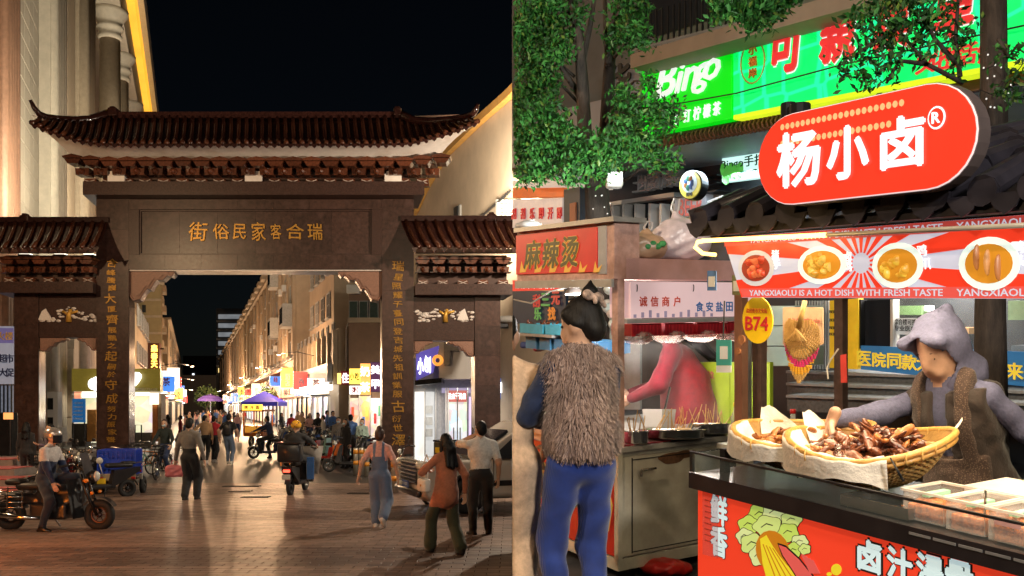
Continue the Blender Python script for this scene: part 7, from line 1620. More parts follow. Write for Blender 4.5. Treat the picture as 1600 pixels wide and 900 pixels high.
# woven fan on a cardboard sheet
BAMB=M('bamboo',(.55,.33,.10),rough=.5,scale=30,var=.25,bump=.2);BAMD=M('bamboo_dark',(.33,.18,.05),rough=.5,scale=30,var=.25,bump=.2)
cb=thing('cardboard_sheet','rounded cardboard sheet with faint print behind the woven fan','cardboard',RW(1255,545,.14));a=(1223,480,1286,545)
MB().prism([RW(a[0],a[1]+2,.14),RW(a[0]+2,a[1],.14),RW(a[2]-2,a[1],.14),RW(a[2],a[1]+2,.14),RW(a[2],a[3]-8,.14),RW(a[2]-3,a[3]-6,.14),RW(a[0]+2,a[3]-6,.14),RW(a[0],a[3]-8,.14)],TV*.004).build('sheet',M('cardboard',(.52,.33,.20),rough=.8,scale=20),cb)
letter('诚信商户',RW(1255,503,.137),SDIR,UP,M('ink_red3',(.55,.12,.08)),cb,'lettering',.01,h=.03,w=.16,ext=.0005)
fan=thing('woven_fan','leaf shaped woven bamboo fan with a magenta and gold band','fan',RW(1253,600,.08))
FANC=[BAMB,M('straw_magenta',(.62,.03,.16),rough=.5),M('straw_gold',(.75,.38,.02),rough=.5),BAMD]
prof=[(0,0),(.18,.30),(.42,.62),(.66,.86),(.85,.97),(1.0,1.0),(1.25,.98),(1.45,.85),(1.6,.6),(1.66,.3)]
tip=RT(1253,601,.08);wmax=(RT(1282,540,.08)[0]-RT(1225,540,.08)[0])/2;Hh=abs(RT(1253,601,.08)[1]-RT(1253,540,.08)[1])
for j in range(34):
    v=.04+1.6*j/34;w=0
    for (v0,w0),(v1,w1) in zip(prof,prof[1:]):
        if v0 <= v <= v1: w=wmax*(w0+(w1-w0)*(v-v0)/(v1-v0))
    n=max(4,int(w/.0065)*2)
    for i in range(n):
        x0=-w+2*w*i/n;x1=x0+2*w/n*.92;dz=.0015 if (i+j) % 2 else -.0015;curve=-.05*(x0/wmax)**2*(1 if v > .5 else v)
        band=v-.62+.28*(abs(x0)/wmax)**2*(-1)
        mi=1 if 0 < band+.18 < .16 else 2 if 0 < band+.36 < .18 else 3 if .16 <= band+.18 < .24 else 0
        o=R(tip[0]+x0,.08+dz-.02*math.cos(x0/wmax*1.5),tip[1]+Hh*v+curve*-.5)
        if j == 0 and i == 0: fb=MB()
        fb.mat(mi).obox(o,SV*(x1-x0),TV*.003,UP*(Hh*1.6/34*.9))
fb.build('weave',FANC,fan,kind='stuff');MB().tube([R(tip[0],.06,tip[1]+Hh*1.45),RW(1258,470,.06)],[.012,.009],8).build('handle',BAMB,fan,smooth=True)
for i in range(9): MB().tube([R(tip[0],.05,tip[1]+Hh*1.42),R(tip[0]+(i-4)*.011,.055,tip[1]+Hh*1.12)],.0035,5).build('handle_strand',BAMB,fan)
kd=thing('wooden_tag','pair of small round wooden charms hanging on the stall post','charm',RW(1157,552,.3))
for px,py,r in ((1158,531,.022),(1152,549,.017)): c=RW(px,py,.3);MB().prism([c+SV*r*math.cos(i/16*6.283)+UP*r*math.sin(i/16*6.283) for i in range(16)],TV*.008).build('disc',M('wood_charm',(.30,.12,.05),rough=.5),kd)
hk=thing('ribbon','red printed ribbon and white cord tied on the middle post','ribbon',RW(1318,590,.9));MB().prism([RW(1313,555,.9),RW(1322,553,.9),RW(1323,598,.9),RW(1314,598,.9)],TV*.004).build('strip',M('ribbon_red',(.55,.05,.04),rough=.5),hk);MB().tube([RW(1310,545,.9),RW(1298,562,.9),RW(1292,575,.9),RW(1294,592,.9)],.004,5).build('cord',M('cord_white',(.6,.55,.48)),hk)
# ---- baskets of braised meat
RIMM=M('bamboo_rim',(.50,.26,.06),rough=.4,scale=40,var=.3,bump=.2,coat=.2)
TILT=.20
def basket(label,c,ang_,a,b,dep,lift):
    t=thing('bamboo_basket',label,'basket',c,ang_);t.rotation_euler.x=TILT
    def pt(u,v,off=0):      # u round, v from the rim (0) to the middle of the base (1)
        k=1-.62*v**1.1;zz=-dep*math.sin(min(1,v*1.15)*math.pi/2);x=a*k*math.cos(u);y_=b*k*math.sin(u)
        n_=Vector((math.cos(u),math.sin(u)*.9,-.4));return Vector((x,y_,dep+zz+lift*(math.cos(u)**2)*(1-v)))+n_*off
    mb=MB()
    for j in range(26):
        v=.03+j*.036;n=84;pts=[pt(2*math.pi*i/n,v,.0042*(1 if (i+j) % 2 else -1)) for i in range(n+1)]
        w=.0058
        for i in range(n):
            p0,p1=pts[i],pts[i+1];mb.mat(j % 2);q0=pt(2*math.pi*i/n,v+.03,.0042*(1 if (i+j) % 2 else -1));q1=pt(2*math.pi*(i+1)/n,v+.03,.0042*(1 if (i+1+j) % 2 else -1));mb.quad(p0,p1,q1,q0)
    mb.build('weave',[BAMB,M('bamboo_light',(.66,.44,.17),rough=.5,scale=30,var=.25,bump=.2)],t,world=False,kind='stuff')
    mb=MB()
    for i in range(42): u=2*math.pi*i/42;mb.tube([pt(u,v,.001) for v in (0,.2,.4,.6,.8,1)],.0035,4)
    mb.build('ribs',BAMD,t,world=False,kind='stuff')
    mb=MB().grid(lambda x,y_: pt(2*math.pi*x,y_*.98,-.006),40,8);mb.build('lining',BAMD,t,world=False,smooth=True)
    MB().grid(lambda x,y_: pt(2*math.pi*x,.97,-.003)*(1-y_)+Vector((0,0,.004))*y_,30,2).build('base',BAMD,t,world=False)
    for rr,zo in ((.013,.0),(.009,-.022)): MB().tube([pt(2*math.pi*i/72,0,.004)+UP*zo for i in range(73)],rr,8,cap=False).build('rim',RIMM,t,world=False,smooth=True)
    for i in range(30): u=2*math.pi*(i+.5)/30;MB().torus(pt(u,0,.004)-UP*.010,.0215,.003,'y' if abs(math.cos(u)) < .5 else 'x',10,4).build('binding',BAMB,t,world=False)
    return t,pt
c2=RW(1356,742,.22);c2.z=R(*[RT(1356,742,.22)[0],.22,0]).z+CH+.012
c1=RW(1236,716,.20);s1x=RT(1236,716,.2)[0];c1=R(s1x,.27,CH+.065);s2x=RT(1352,742,.22)[0];c2=R(s2x,.25,CH+.055)
angS=math.atan2(SA[1],SA[0])
b1_,pt1=basket('left bamboo basket lined with paper holding pale braised offal',c1,angS+.55,.27,.235,.12,.035)
b2_,pt2=basket('right bamboo basket lined with paper and heaped with dark braised wings',c2,angS+.42,.29,.245,.135,.05)
PAP=M('paper_greaseproof',(.66,.61,.54),rough=.6,scale=14,var=.14,bump=.6)
def world_of(root,p): return to_world(root,p)
def paper(label,root,pt,u0,u1,drop,rise):
    t=thing('paper_liner',label,'paper',root.location,root.rotation_euler.z);t.rotation_euler.x=TILT
    def f(x,y_):
        u=u0+(u1-u0)*x
        if y_ < .4: k=y_/.4;q=pt(u,0,.022)+UP*(.012-drop*(1-k)*(1+.30*math.sin(2.3*u+.6)+.12*math.sin(5.1*u)))+Vector((math.cos(u),math.sin(u),0))*.012*(1-k)*math.sin(4.3*u)
        else: k=(y_-.4)/.6;q=pt(u,k*.9,-.018)+UP*(.016*(1-k))
        return q+UP*(.003*math.sin(8*u+9*y_)+.003*math.sin(17*u-5*y_))
    MB().grid(f,44,18).build('sheet',PAP,t,world=False,smooth=True)
    for (u,w,hgt) in rise:
        MB().grid(lambda x,y_: pt(u+(x-.5)*w*(1-.75*y_),.25*(1-y_),-.012)+UP*(y_*hgt+.006*math.sin(7*x+5*y_))+Vector((math.cos(u+.6),math.sin(u+.6),0))*.05*y_,8,8).build('folded_corner',PAP,t,world=False,smooth=True)
    return t
paper('white greaseproof sheet folded over the front of the left basket',b1_,pt1,math.pi*.9,math.pi*1.85,.09,((2.1,.9,.06),))
paper('white greaseproof sheet folded over the front of the right basket',b2_,pt2,math.pi*.95,math.pi*1.62,.105,((2.45,.8,.065),(.2,.3,.035)))
# braised pieces: three shapes, each copy a piece of its own
BRZ=[M('braised_dark',(.085,.022,.011),rough=.22,scale=40,var=.5,bump=.35,coat=.5),M('braised_brown',(.17,.05,.02),rough=.24,scale=40,var=.5,bump=.35,coat=.5),M('braised_amber',(.42,.15,.04),rough=.28,scale=40,var=.4,bump=.3,coat=.4)]
def meat(prs,m): return np_mesh('piece',[sdf_mesh(prs,h=.005,k=.010,wr=.0022,wf=95)],[m])
W1=[cap((-.05,0,0),(0,.012,.004),.012,.014),cap((0,.012,.004),(.038,-.018,.01),.013,.009),cap((.038,-.018,.01),(.062,-.006,.014),.008,.004)]
W2=[cap((-.04,0,0),(.03,0,.008),.017,.011),ell((-.035,0,0),(.02,.016,.014)),cap((.03,0,.008),(.055,.015,.0),.009,.006)]
W3=[ell((0,0,0),(.034,.024,.016)),ell((.02,.015,.006),(.02,.016,.013)),cap((-.03,0,0),(-.05,.01,.01),.01,.006)]
W4=[cap((-.05,-.01,0),(-.005,.022,.012),.015,.013),cap((-.005,.022,.012),(.05,-.012,.0),.012,.008),cap((.05,-.012,0),(.075,-.03,.006),.006,.003),ell((-.045,-.012,.004),(.02,.013,.015))]
W5=[cap((-.055,0,0),(.02,.006,.006),.006,.010),ell((.03,.004,.008),(.030,.019,.014)),ell((.052,-.008,.004),(.015,.016,.010)),cap((-.055,0,0),(-.065,.004,.003),.008,.006)]
MTS=[[meat(w,m) for m in BRZ] for w in (W1,W2,W3,W4,W5)]
def heap(root,pt,n,label,name,cat,mats,umin,umax,height,grp):
    for i in range(n):
        u=RNG.uniform(umin,umax);k=RNG.random()**.6*.76;a_=pt(u,.25,0);q=Vector((a_.x*k,a_.y*k,0));z=.055+height*(1-k*k)*RNG.uniform(.35,1)+.03*k
        o=bpy.data.objects.new(name,MTS[RNG.randrange(5)][RNG.choice(mats)]);COL.objects.link(o);o.location=world_of(root,(q.x,q.y,z));o.rotation_euler=(RNG.uniform(-.7,.7),RNG.uniform(-.9,.9),RNG.uniform(0,6.28));s=RNG.uniform(.75,1.15);o.scale=(s*RNG.uniform(1.0,1.5),s,s*.9);tag(o,label,cat,grp)
heap(b2_,pt2,120,'glossy dark braised wing in the heap of the right basket','braised_wing','braised meat',(0,0,1,1,1,2),-2.9,2.0,.12,'braised wings in the right basket')
heap(b1_,pt1,52,'amber braised piece lying in the left basket','braised_offal','braised meat',(2,2,1),0,6.28,.055,'braised pieces in the left basket')
kn=thing('tongs','steel tongs in the hand of the vendor reaching into the basket','tongs',RW(1310,720,.22));a=RW(1300,670,.26)
for dx in (-7,10): MB().tube([a,RW(1304+dx*.6,690,.24),RW(1306+dx,722,.22)],[.009,.009,.006],6,flat=.5).build('arm',CHROME,kn,smooth=True)
sp_=MB().tube([RW(1240,694,.1),RW(1262,706,.09),RW(1282,720,.08)],[.008,.011,.010],6,flat=.35).build('spatula',M('steel_worn',(.28,.20,.13),rough=.35,metal=.8),smooth=True);tag(sp_,'worn steel blade lying between the two baskets','utensil')
sp2=MB().tube([RW(1391,715,.02),RW(1412,752,.03)],[.005,.008],6,flat=.5).build('spoon_handle',DARKM,smooth=True);tag(sp2,'black spoon handle leaning against the right basket','utensil')
# trays and plastic boxes on the right
TUB=M('plastic_clear',(.80,.74,.66),rough=.2,alpha=.20,bump=.05,scale=8);CHIL=M('chili_food',(.68,.17,.03),rough=.35,scale=60,var=.6,bump=.6,coat=.3);MINT=M('lid_mint',(.35,.72,.48),rough=.4)
ty=thing('steel_tray','flat dark steel tray with chopped chili before the right basket','tray',RW(1370,770,.05));st0,_=RT(1330,760,.06);st1,_=RT(1420,770,.06)
rb(MB(),st0,st1+.04,.0,.17,CH+.002,CH+.008).build('base',DARKM,ty)
for q in ((st0,st1+.04,.0,.008),(st0,st1+.04,.162,.17),(st0,st0+.008,.009,.161),(st1+.032,st1+.04,.009,.161)): rb(MB(),*q,CH+.0085,CH+.045).build('wall',M('steel_tray',(.35,.33,.30),rough=.25,metal=.9),ty)
for i in range(26):
    o=bpy.data.objects.new('chili_piece',MTS[2][2]);COL.objects.link(o);o.parent=ty;o.location=R(st1+.02-RNG.random()*.09,.03+RNG.random()*.1,CH+.022)-base_of(ty);o.scale=(.25,.25,.3);o.rotation_euler=(0,0,RNG.random()*6)
for i,(pxa,pxb,ta,tb) in enumerate(((1411,1474,.03,.24),(1478,1538,.02,.23),(1544,1612,.01,.22))):
    sa,_=RT(pxa,770,ta);sb_,_=RT(pxb,790,ta);h0,h1=CH+.003,CH+.098
    bx=thing('plastic_box','%s clear plastic box of red chili food on the counter' % ['leftmost','middle','rightmost'][i],'container',R((sa+sb_)/2,(ta+tb)/2,h0))
    for q in ((sa,sb_,ta,ta+.004),(sa,sb_,tb-.004,tb),(sa,sa+.004,ta+.0045,tb-.0045),(sb_-.004,sb_,ta+.0045,tb-.0045)): rb(MB(),*q,h0+.004,h1).build('wall',TUB,bx)
    for q in ((sa-.006,sb_+.006,ta-.006,ta+.006),(sa-.006,sb_+.006,tb-.006,tb+.006),(sa-.006,sa+.006,ta+.0065,tb-.0065),(sb_-.006,sb_+.006,ta+.0065,tb-.0065)): rb(MB(),*q,h1+.0005,h1+.008).build('rim',M('rim_clear',(.82,.74,.64),rough=.3,alpha=.75),bx)
    V_=sdf_mesh([rbox((0,0,.024),((sb_-sa)/2-.008,(tb-ta)/2-.008,.027),.008)]+[ell((RNG.uniform(-1,1)*((sb_-sa)/2-.02),RNG.uniform(-1,1)*((tb-ta)/2-.02),.052),(.014,.011,.010)) for _ in range(26)],h=.006,k=.006)
    W_=np.array([list(SV*float(v[0])+TV*float(v[1])+UP*float(v[2]+.004)) for v in V_[0]]);link('food',np_mesh('food',[(W_,V_[1],V_[2])],[CHIL]),bx)
    rb(MB(),sa+.03,sa+.055,ta+.06,tb-.03,h1-.022,h1-.010).build('mint_scoop',MINT,bx)
    if i == 1: MB().tube([R(sb_-.03,ta+.05,h0+.03),R(sb_-.02,ta+.04,h1+.045)],.007,6,flat=.4).build('spoon',CHROME,bx)
    if i == 2: rb(MB(),sa+.02,sa+.10,ta-.0025,ta-.0005,h0+.055,h0+.075).build('sticker',M('sticker_pink',(.55,.30,.28),rough=.5),bx)
lp_=thing('white_case','flat white case with a grey label at the right end of the counter','case',R(1.35,.42,CH));s0q,_=RT(1512,740,.36)
MB().bbox((0,0,0),(.62,.26,.03),.012).v;mbx=MB();rb(mbx,s0q,s0q+.62,.34,.60,CH+.06,CH+.085);mbx.build('lid',M('case_cream',(.66,.60,.54),rough=.4,scale=4),lp_);rb(MB(),s0q+.01,s0q+.61,.35,.59,CH+.002,CH+.058).build('case_body',MATS['case_cream'],lp_);rb(MB(),s0q+.17,s0q+.24,.42,.45,CH+.0855,CH+.087).build('label',M('label_grey',(.2,.18,.18),rough=.4),lp_)
jr=MB();c=RW(1461,752,.30);c=R(RT(1461,752,.3)[0],.3,CH);jr.lathe([(.02,0),(.022,.02),(.022,.035),(.015,.04)],c,14);tag(jr.build('small_jar',M('jar_cream',(.6,.55,.45),rough=.4),smooth=True),'small cream jar behind the plastic boxes','jar')
# bottles on the far shelf
sh=thing('side_table','low folding table with bottles behind the baskets','table',R(.05,1.15,0));sa,_=RT(1150,650,1.1);sb2,_=RT(1300,650,1.1)
rb(MB(),sa,sb2,.95,1.35,.845,.87).build('table_top',M('table_pale',(.50,.48,.42),rough=.4),sh)
for q in (sa+.05,sb2-.05):
    for tq in (1.0,1.3): rb(MB(),q,q+.025,tq,tq+.025,.02,.844).build('leg',DARKM,sh)
def bottle(label,px,py_b,t,prof,m,cap_m,liq=None,lab=None):
    s,_=RT(px,600,t);b=thing('bottle',label,'bottle',R(s,t,.872));c=Vector(b.location)
    MB().lathe(prof,c,14).build('glass',m,b,smooth=True);r,h=prof[-1];MB().lathe([(r+.003,h-.004),(r+.003,h+.018),(r,h+.02)],c,12).build('cap',cap_m,b,smooth=True)
    if liq: MB().lathe([(prof[1][0]-.003,.004),(prof[1][0]-.003,prof[2][1]*.85)],c,12).build('liquid',liq,b)
    if lab: MB().lathe([(prof[1][0]+.001,.03),(prof[1][0]+.001,.085)],c,14,cap=False).build('label',lab,b)
CLG=M('bottle_clear',(.75,.78,.75),rough=.05,alpha=.35,bump=0);SOY=M('soy_dark',(.03,.008,.004),rough=.1,bump=0);OIL=M('oil_gold',(.45,.25,.03),rough=.1);RCAP=M('cap_red',(.5,.02,.02),rough=.35);LBL=M('label_cream',(.6,.52,.34),rough=.5)
PB=[(.0,0),(.032,.004),(.032,.12),(.015,.17),(.013,.205)]
bottle('clear bottle with a red cap and cream label behind the baskets',1239,680,1.1,PB,CLG,RCAP,None,LBL);bottle('short dark sauce jar with a red lid beside the red capped bottle',1258,680,1.1,[(0,0),(.036,.004),(.036,.085),(.033,.095)],SOY,RCAP);bottle('clear oil bottle with a red cap at the stall post',1158,690,1.0,[(0,0),(.03,.004),(.03,.11),(.018,.15),(.013,.18)],CLG,RCAP,OIL);bottle('clear oil bottle with a yellow cap behind the post',1150,690,1.15,[(0,0),(.03,.004),(.03,.12),(.018,.16),(.013,.19)],CLG,M('cap_yellow',(.75,.5,.03),rough=.35),OIL)
bottle('dark soy sauce bottle with a clear neck beside the vendor',1401,670,.78,[(0,0),(.03,.004),(.03,.10),(.014,.15),(.012,.19)],CLG,M('cap_white',(.7,.7,.7)),SOY,M('label_red',(.5,.03,.03)))
gc=thing('glass_cup','square glass cup of toothpicks next to the bottles','cup',R(RT(1226,600,1.05)[0],1.05,.872));c=Vector(gc.location);MB().lathe([(.034,0),(.036,.075)],c,4).build('glass',CLG,gc)
for i in range(16): MB().tube([c+Vector((RNG.uniform(-.015,.015),RNG.uniform(-.015,.015),.005)),c+Vector((RNG.uniform(-.025,.025),RNG.uniform(-.025,.025),.09))],.0022,4).build('toothpick',BAMB,gc)
for i,px in enumerate((1276,1284,1292)):
    hd2=thing('straw_holder','%s steel cylinder of wrapped straws behind the baskets' % ['left','middle','right'][i],'holder',R(RT(px,600,1.12)[0],1.12,.872));c=Vector(hd2.location);MB().lathe([(.02,0),(.02,.10)],c,14).build('cylinder',CHROME,hd2,smooth=True)
    for k in range(8): MB().tube([c+Vector((RNG.uniform(-.012,.012),RNG.uniform(-.012,.012),.05)),c+Vector((RNG.uniform(-.022,.022),RNG.uniform(-.022,.022),.155))],.004,5).build('straw',M('straw_wrap_%d' % (k % 3),[(.7,.72,.7),(.45,.65,.55),(.7,.62,.4)][k % 3],rough=.4),hd2)
gp=thing('lime_screen','lime green printed screen standing behind the two carts','screen',RW(1100,640,1.9));a=(1065,566,1203,668)
for x0,x1 in ((1065,1140),(1141,1203)): MB().prism([RW(x0,a[1],1.9),RW(x1,a[1],1.9),RW(x1,a[3],1.9),RW(x0,a[3],1.9)],TV*.03).build('panel',M('lime_panel',(.36,.48,.03),rough=.5,scale=4,emit=(.35,.48,.02),es=.12),gp)
letter('我做奶茶',RW(1165,600,1.885),SDIR,UP,M('ink_cream',(.6,.55,.35)),gp,'lettering',.01,h=.06,w=.22,ext=.001);letter('沙拉',RW(1105,585,1.885),SDIR,UP,M('ink_rose',(.55,.10,.12)),gp,'lettering',.02,h=.055,w=.14,ext=.001)
fz=thing('storage_boxes','pale green plastic crates stacked behind the number plate','boxes',RW(1215,575,2.3));
for y0,y1 in ((478,508),(510,540),(542,572)): MB().prism([RW(1196,y0,2.3),RW(1242,y0,2.3),RW(1242,y1,2.3),RW(1196,y1,2.3)],TV*.3).build('box',M('box_pale',(.42,.55,.48),rough=.4,scale=3),fz)
# ---- the vendor
HOOD=M('hoodie_lavender',(.115,.115,.20),rough=.9,scale=70,var=.2,bump=.3);VEST=cloth('vest_brown',(.035,.022,.018),scale=18,bump=.5)
APR=cloth('apron_dotted',(.075,.042,.03),scale=60)
nt=APR.node_tree;vv=nt.nodes.new('ShaderNodeTexVoronoi');vv.inputs['Scale'].default_value=150;vv.inputs['Randomness'].default_value=.7;tc_=nt.nodes.new('ShaderNodeTexCoord');nt.links.new(tc_.outputs['Object'],vv.inputs['Vector']);rp_=nt.nodes.new('ShaderNodeValToRGB');rp_.color_ramp.elements[0].position=.28;rp_.color_ramp.elements[0].color=(.17,.11,.08,1);rp_.color_ramp.elements[1].position=.36;rp_.color_ramp.elements[1].color=(.055,.030,.022,1);nt.links.new(vv.outputs['Distance'],rp_.inputs[0]);nt.links.new(rp_.outputs[0],nt.nodes['Principled BSDF'].inputs['Base Color'])
sv_,_=RT(1522,600,.92);vl=R(sv_,.92,0);vyaw=R_(120)
def to_local(loc,yaw,w):
    d=Vector(w)-Vector(loc);c,n=math.cos(yaw),math.sin(yaw);return (c*d.x+n*d.y,-n*d.x+c*d.y,d.z)
hand_w=RW(1302,655,.30);hl_=to_local(vl,vyaw,hand_w)
sH=1.62/1.7;VL=.34
vd=person('vendor in a lavender hood, brown vest and dotted apron reaching into the basket',vl,vyaw,1.62,top=HOOD,bottom=BLACKC,fem=True,hair=None,lean=VL,pz=.92,rh=tuple(np.array(hl_)/sH),re=(1,-.2,-.6),lh=(-.30,-.22,.98),le=(-1,-.3,.1),rhd=(.25,.25,-1,-.6,.5,.2),head=(.45,-.10),vox=.011,fat=1.02,afat=.95,wr=.006,curl=.85,face=2,skin=M('skin_warm',(.56,.33,.23),rough=.45,var=.1,scale=25,bump=.05))
uv,fv_=np.array((0,math.sin(VL),math.cos(VL))),np.array((0,math.cos(VL),-math.sin(VL)));pv0=np.array((0,0,.92));tl_=np.array(Matrix.Rotation(-VL,3,'X'))
def garment(name,m,grow,clip,wr,parent=vd):
    g=[ell(pv0+uv*.33,(.168+grow,.122+grow,.20+grow),0,tl_),ell(pv0+uv*.15,(.155+grow,.118+grow,.18),0,tl_),ell(pv0,(.175+grow,.13+grow,.15),0,tl_),cap(pv0+uv*.49-(.06,0,0),pv0+uv*.44-(.16,0,0),.066+grow,.06+grow),cap(pv0+uv*.49+(.06,0,0),pv0+uv*.44+(.16,0,0),.066+grow,.06+grow),cap(pv0,(0,.02,.55),.17+grow,.19+grow)]
    v=sdf_mesh(g,h=.011,k=.04,wr=wr,wf=30,clip=lambda X,Y,Z: clip(X,(Y-pv0[1])*fv_[1]+(Z-pv0[2])*fv_[2],(Y-pv0[1])*uv[1]+(Z-pv0[2])*uv[2]));return link(name,np_mesh(name,[(v[0]*sH,v[1],v[2])],[m]),parent)
garment('vest',VEST,.022,lambda x,f,u: np.maximum(np.maximum(np.abs(x)-.182,u-.50),np.maximum(-.12-u,.035-np.abs(x)-(f < 0)-(u < .2))),.006)
garment('apron',APR,.036,lambda x,f,u: np.maximum(.0-f,np.where(u > .22,np.abs(np.abs(x)-.105)-.026,np.abs(x)-.155-np.maximum(.1-u,0)*.9)+0*f),.002)
hd_=np.array(vd['_hd'])/sH;Rh_=rotm(.45+VL*.6,-.10);hq=lambda c: hd_+Rh_@np.array(c);Ri_=Rh_.T
def hoodclip(X,Y,Z):
    x=X-hd_[0];y_=Y-hd_[1];z=Z-hd_[2];fx=Ri_[0,0]*x+Ri_[0,1]*y_+Ri_[0,2]*z;fy=Ri_[1,0]*x+Ri_[1,1]*y_+Ri_[1,2]*z;fz=Ri_[2,0]*x+Ri_[2,1]*y_+Ri_[2,2]*z
    return (1-np.sqrt((fx/.083)**2+((fy-.07)/.16)**2+((fz+.005)/.12)**2))*.09
hv=sdf_mesh([ell(hq((0,-.02,.03)),(.112,.118,.126),0,Rh_),cap(hq((0,-.05,.09)),hq((0,-.135,.11)),.07,.03),cap(hq((0,-.03,-.08)),hq((0,-.06,-.16)),.085,.098),cap(hq((-.055,.035,-.15)),hq((.055,.035,-.15)),.055,.055),cap(hq((-.085,.07,.09)),hq((.085,.07,.09)),.028,.028)],h=.010,k=.045,wr=.0035,wf=30,clip=hoodclip)
link('hood',np_mesh('hood',[(hv[0]*sH,hv[1],hv[2])],[HOOD]),vd)
wq=np.array(vd['_rw']);MB().lathe([(.040,-.02),(.043,.0),(.043,.035),(.040,.05)],(0,0,0),14,cap=False)
# ================================================================== the hot pot cart and its customers
cart=thing('hotpot_cart','stainless steel hot pot cart with a red lit sign box on posts','cart',R(-2.0,1.1,0))
SS=M('stainless',(.68,.64,.52),rough=.22,metal=.4,scale=5,var=.2,bump=.04,dirt=(.20,.11,.05),dirt_amt=.25);SSD=M('stainless_dull',(.40,.39,.36),rough=.35,metal=.3,scale=8)
CS1,CT0,CT1=-1.372,.6315,1.75;CHh=.80
cS0=RT(801.5,700,CT0-.065)[0]
def cb_(name,m,s0,s1,t0,t1,h0,h1,par=None): return rb(MB(),s0,s1,t0,t1,h0,h1).build(name,m,par or cart)
cb_('cabinet',SSD,cS0,CS1-.012,CT0+.012,CT1,.14,CHh-.03);cb_('end_panel',SS,CS1-.011,CS1,CT0+.03,CT1,.15,CHh-.06);cb_('top',SSD,cS0,CS1+.012,CT0-.012,CT1,CHh-.029,CHh);cb_('skirt',SS,cS0,CS1+.004,CT0-.004,CT1,.07,.139);cb_('corner_post',SS,CS1-.03,CS1+.006,CT0-.006,CT0+.028,.14,CHh-.03)
for t_ in (CT0+.10,CT1-.06): cb_('panel_seam',DARKM,CS1+.0005,CS1+.002,t_,t_+.008,.16,CHh-.07)
for h_ in (.165,CHh-.085): cb_('panel_seam',DARKM,CS1+.0005,CS1+.002,CT0+.11,CT1-.06,h_,h_+.006)
for t_,h_,r1,r2 in ((CT0+.42,CHh-.10,.11,.035),(CT0+.52,CHh-.085,.09,.025)):
    MB().prism([R(CS1+.0008,t_+r1*(1+.15*math.sin(3*a))*math.cos(a),h_+r2*math.sin(a)) for a in [i*.2618 for i in range(24)]],SV*.001).build('rust_stain',M('rust',(.10,.045,.02),rough=.8,scale=30,var=.5),cart)
MB().tube([R(CS1+.03,CT0+.15,.62),R(CS1+.035,CT0+.15,.66),R(CS1+.035,CT0+.26,.66)],.008,6).build('door_hook',CHROME,cart)
MB().tube([R(CS1-.1,CT0+.2,.07),R(CS1-.1,CT0+.2,.0)],.03,8).build('caster',TYRE,cart)
REDC2=M('cart_red',(.42,.018,.015),rough=.35,scale=5,var=.2,bump=.03);GLDP=M('cart_gold',(.62,.42,.10),rough=.4)
fp2=cb_('side_panel',REDC2,cS0,CS1-.035,CT0-.005,CT0+.010,.15,CHh-.08)
for px,py,ch,h in ((827,745,'麻',.26),(858,752,'辣',.26),(905,770,'烫',.24)):
    s,hh=RT(px,py,CT0-.008);letter(ch,R(s,CT0-.008,hh),SDIR,UP,GLDP,fp2,bold=.045,h=h,ext=.001);letter(ch,R(s,CT0-.010,hh),SDIR,UP,KINK,fp2,bold=.022,h=h*.97,ext=.001)
MB().tube([RW(806,795,CT0-.008),RW(830,812,CT0-.008),RW(862,818,CT0-.008)],.008,4).build('gold_line',GLDP,fp2);MB().tube([RW(946,745,CT0-.012),RW(956,790,CT0-.012),RW(950,830,CT0-.012)],.006,4).build('panel_scroll',GLDP,fp2)
# posts and sign box
PKM=M('post_pink',(.58,.36,.30),rough=.5,scale=14,var=.3,dirt=(.25,.10,.05),dirt_amt=.6)
cb_('post',PKM,CS1-.06,CS1-.005,CT0+.0,CT0+.05,CHh,2.12);cb_('post',SSD,CS1-.05,CS1-.005,CT1-.06,CT1-.01,CHh,1.85)
bx=cb_('sign_case',PKM,cS0,CS1+.0,CT0-.03,CT0+.16,1.80,2.135);cb_('case_lid',SSD,cS0,CS1+.03,CT0-.06,CT0+.19,2.136,2.165)
sd0,_=RT(934,390,CT0-.034);LIT=M('cart_sign_red',(.35,.012,.01),rough=.35,scale=5,var=.2,bump=0,emit=(.62,.02,.015),es=.5)
cb_('sign_face',LIT,cS0,sd0,CT0-.040,CT0-.031,1.845,2.115,bx);cb_('taped_notice',M('tape_grey',(.42,.42,.42),rough=.25),sd0+.004,CS1-.07,CT0-.036,CT0-.031,1.83,2.12,bx);cb_('lower_lip',SSD,cS0,CS1,CT0-.05,CT0-.031,1.75,1.799,bx)
GB2=M('sign_goldgreen',(.60,.42,.08),rough=.4,emit=(.7,.45,.08),es=.35)
for px,py,ch in ((832,398,'麻'),(861,396,'辣'),(890,393,'烫')):
    s,hh=RT(px,py,CT0-.042);letter(ch,R(s,CT0-.043,hh),SDIR,UP,GB2,bx,bold=.05,h=.20,ext=.001,shear=.15);letter(ch,R(s,CT0-.0455,hh),SDIR,UP,M('sign_moss',(.10,.09,.02),rough=.4),bx,bold=.02,h=.195,ext=.001,shear=.15)
for i in range(6):
    px=812+i*23;flat([(px,426),(px+9,425),(px+14,413),(px+6,420),(px+3,408)],pr_m('flame',(.85,.42,.05),.5),bx,CT0-.041,.001,'flame_print')
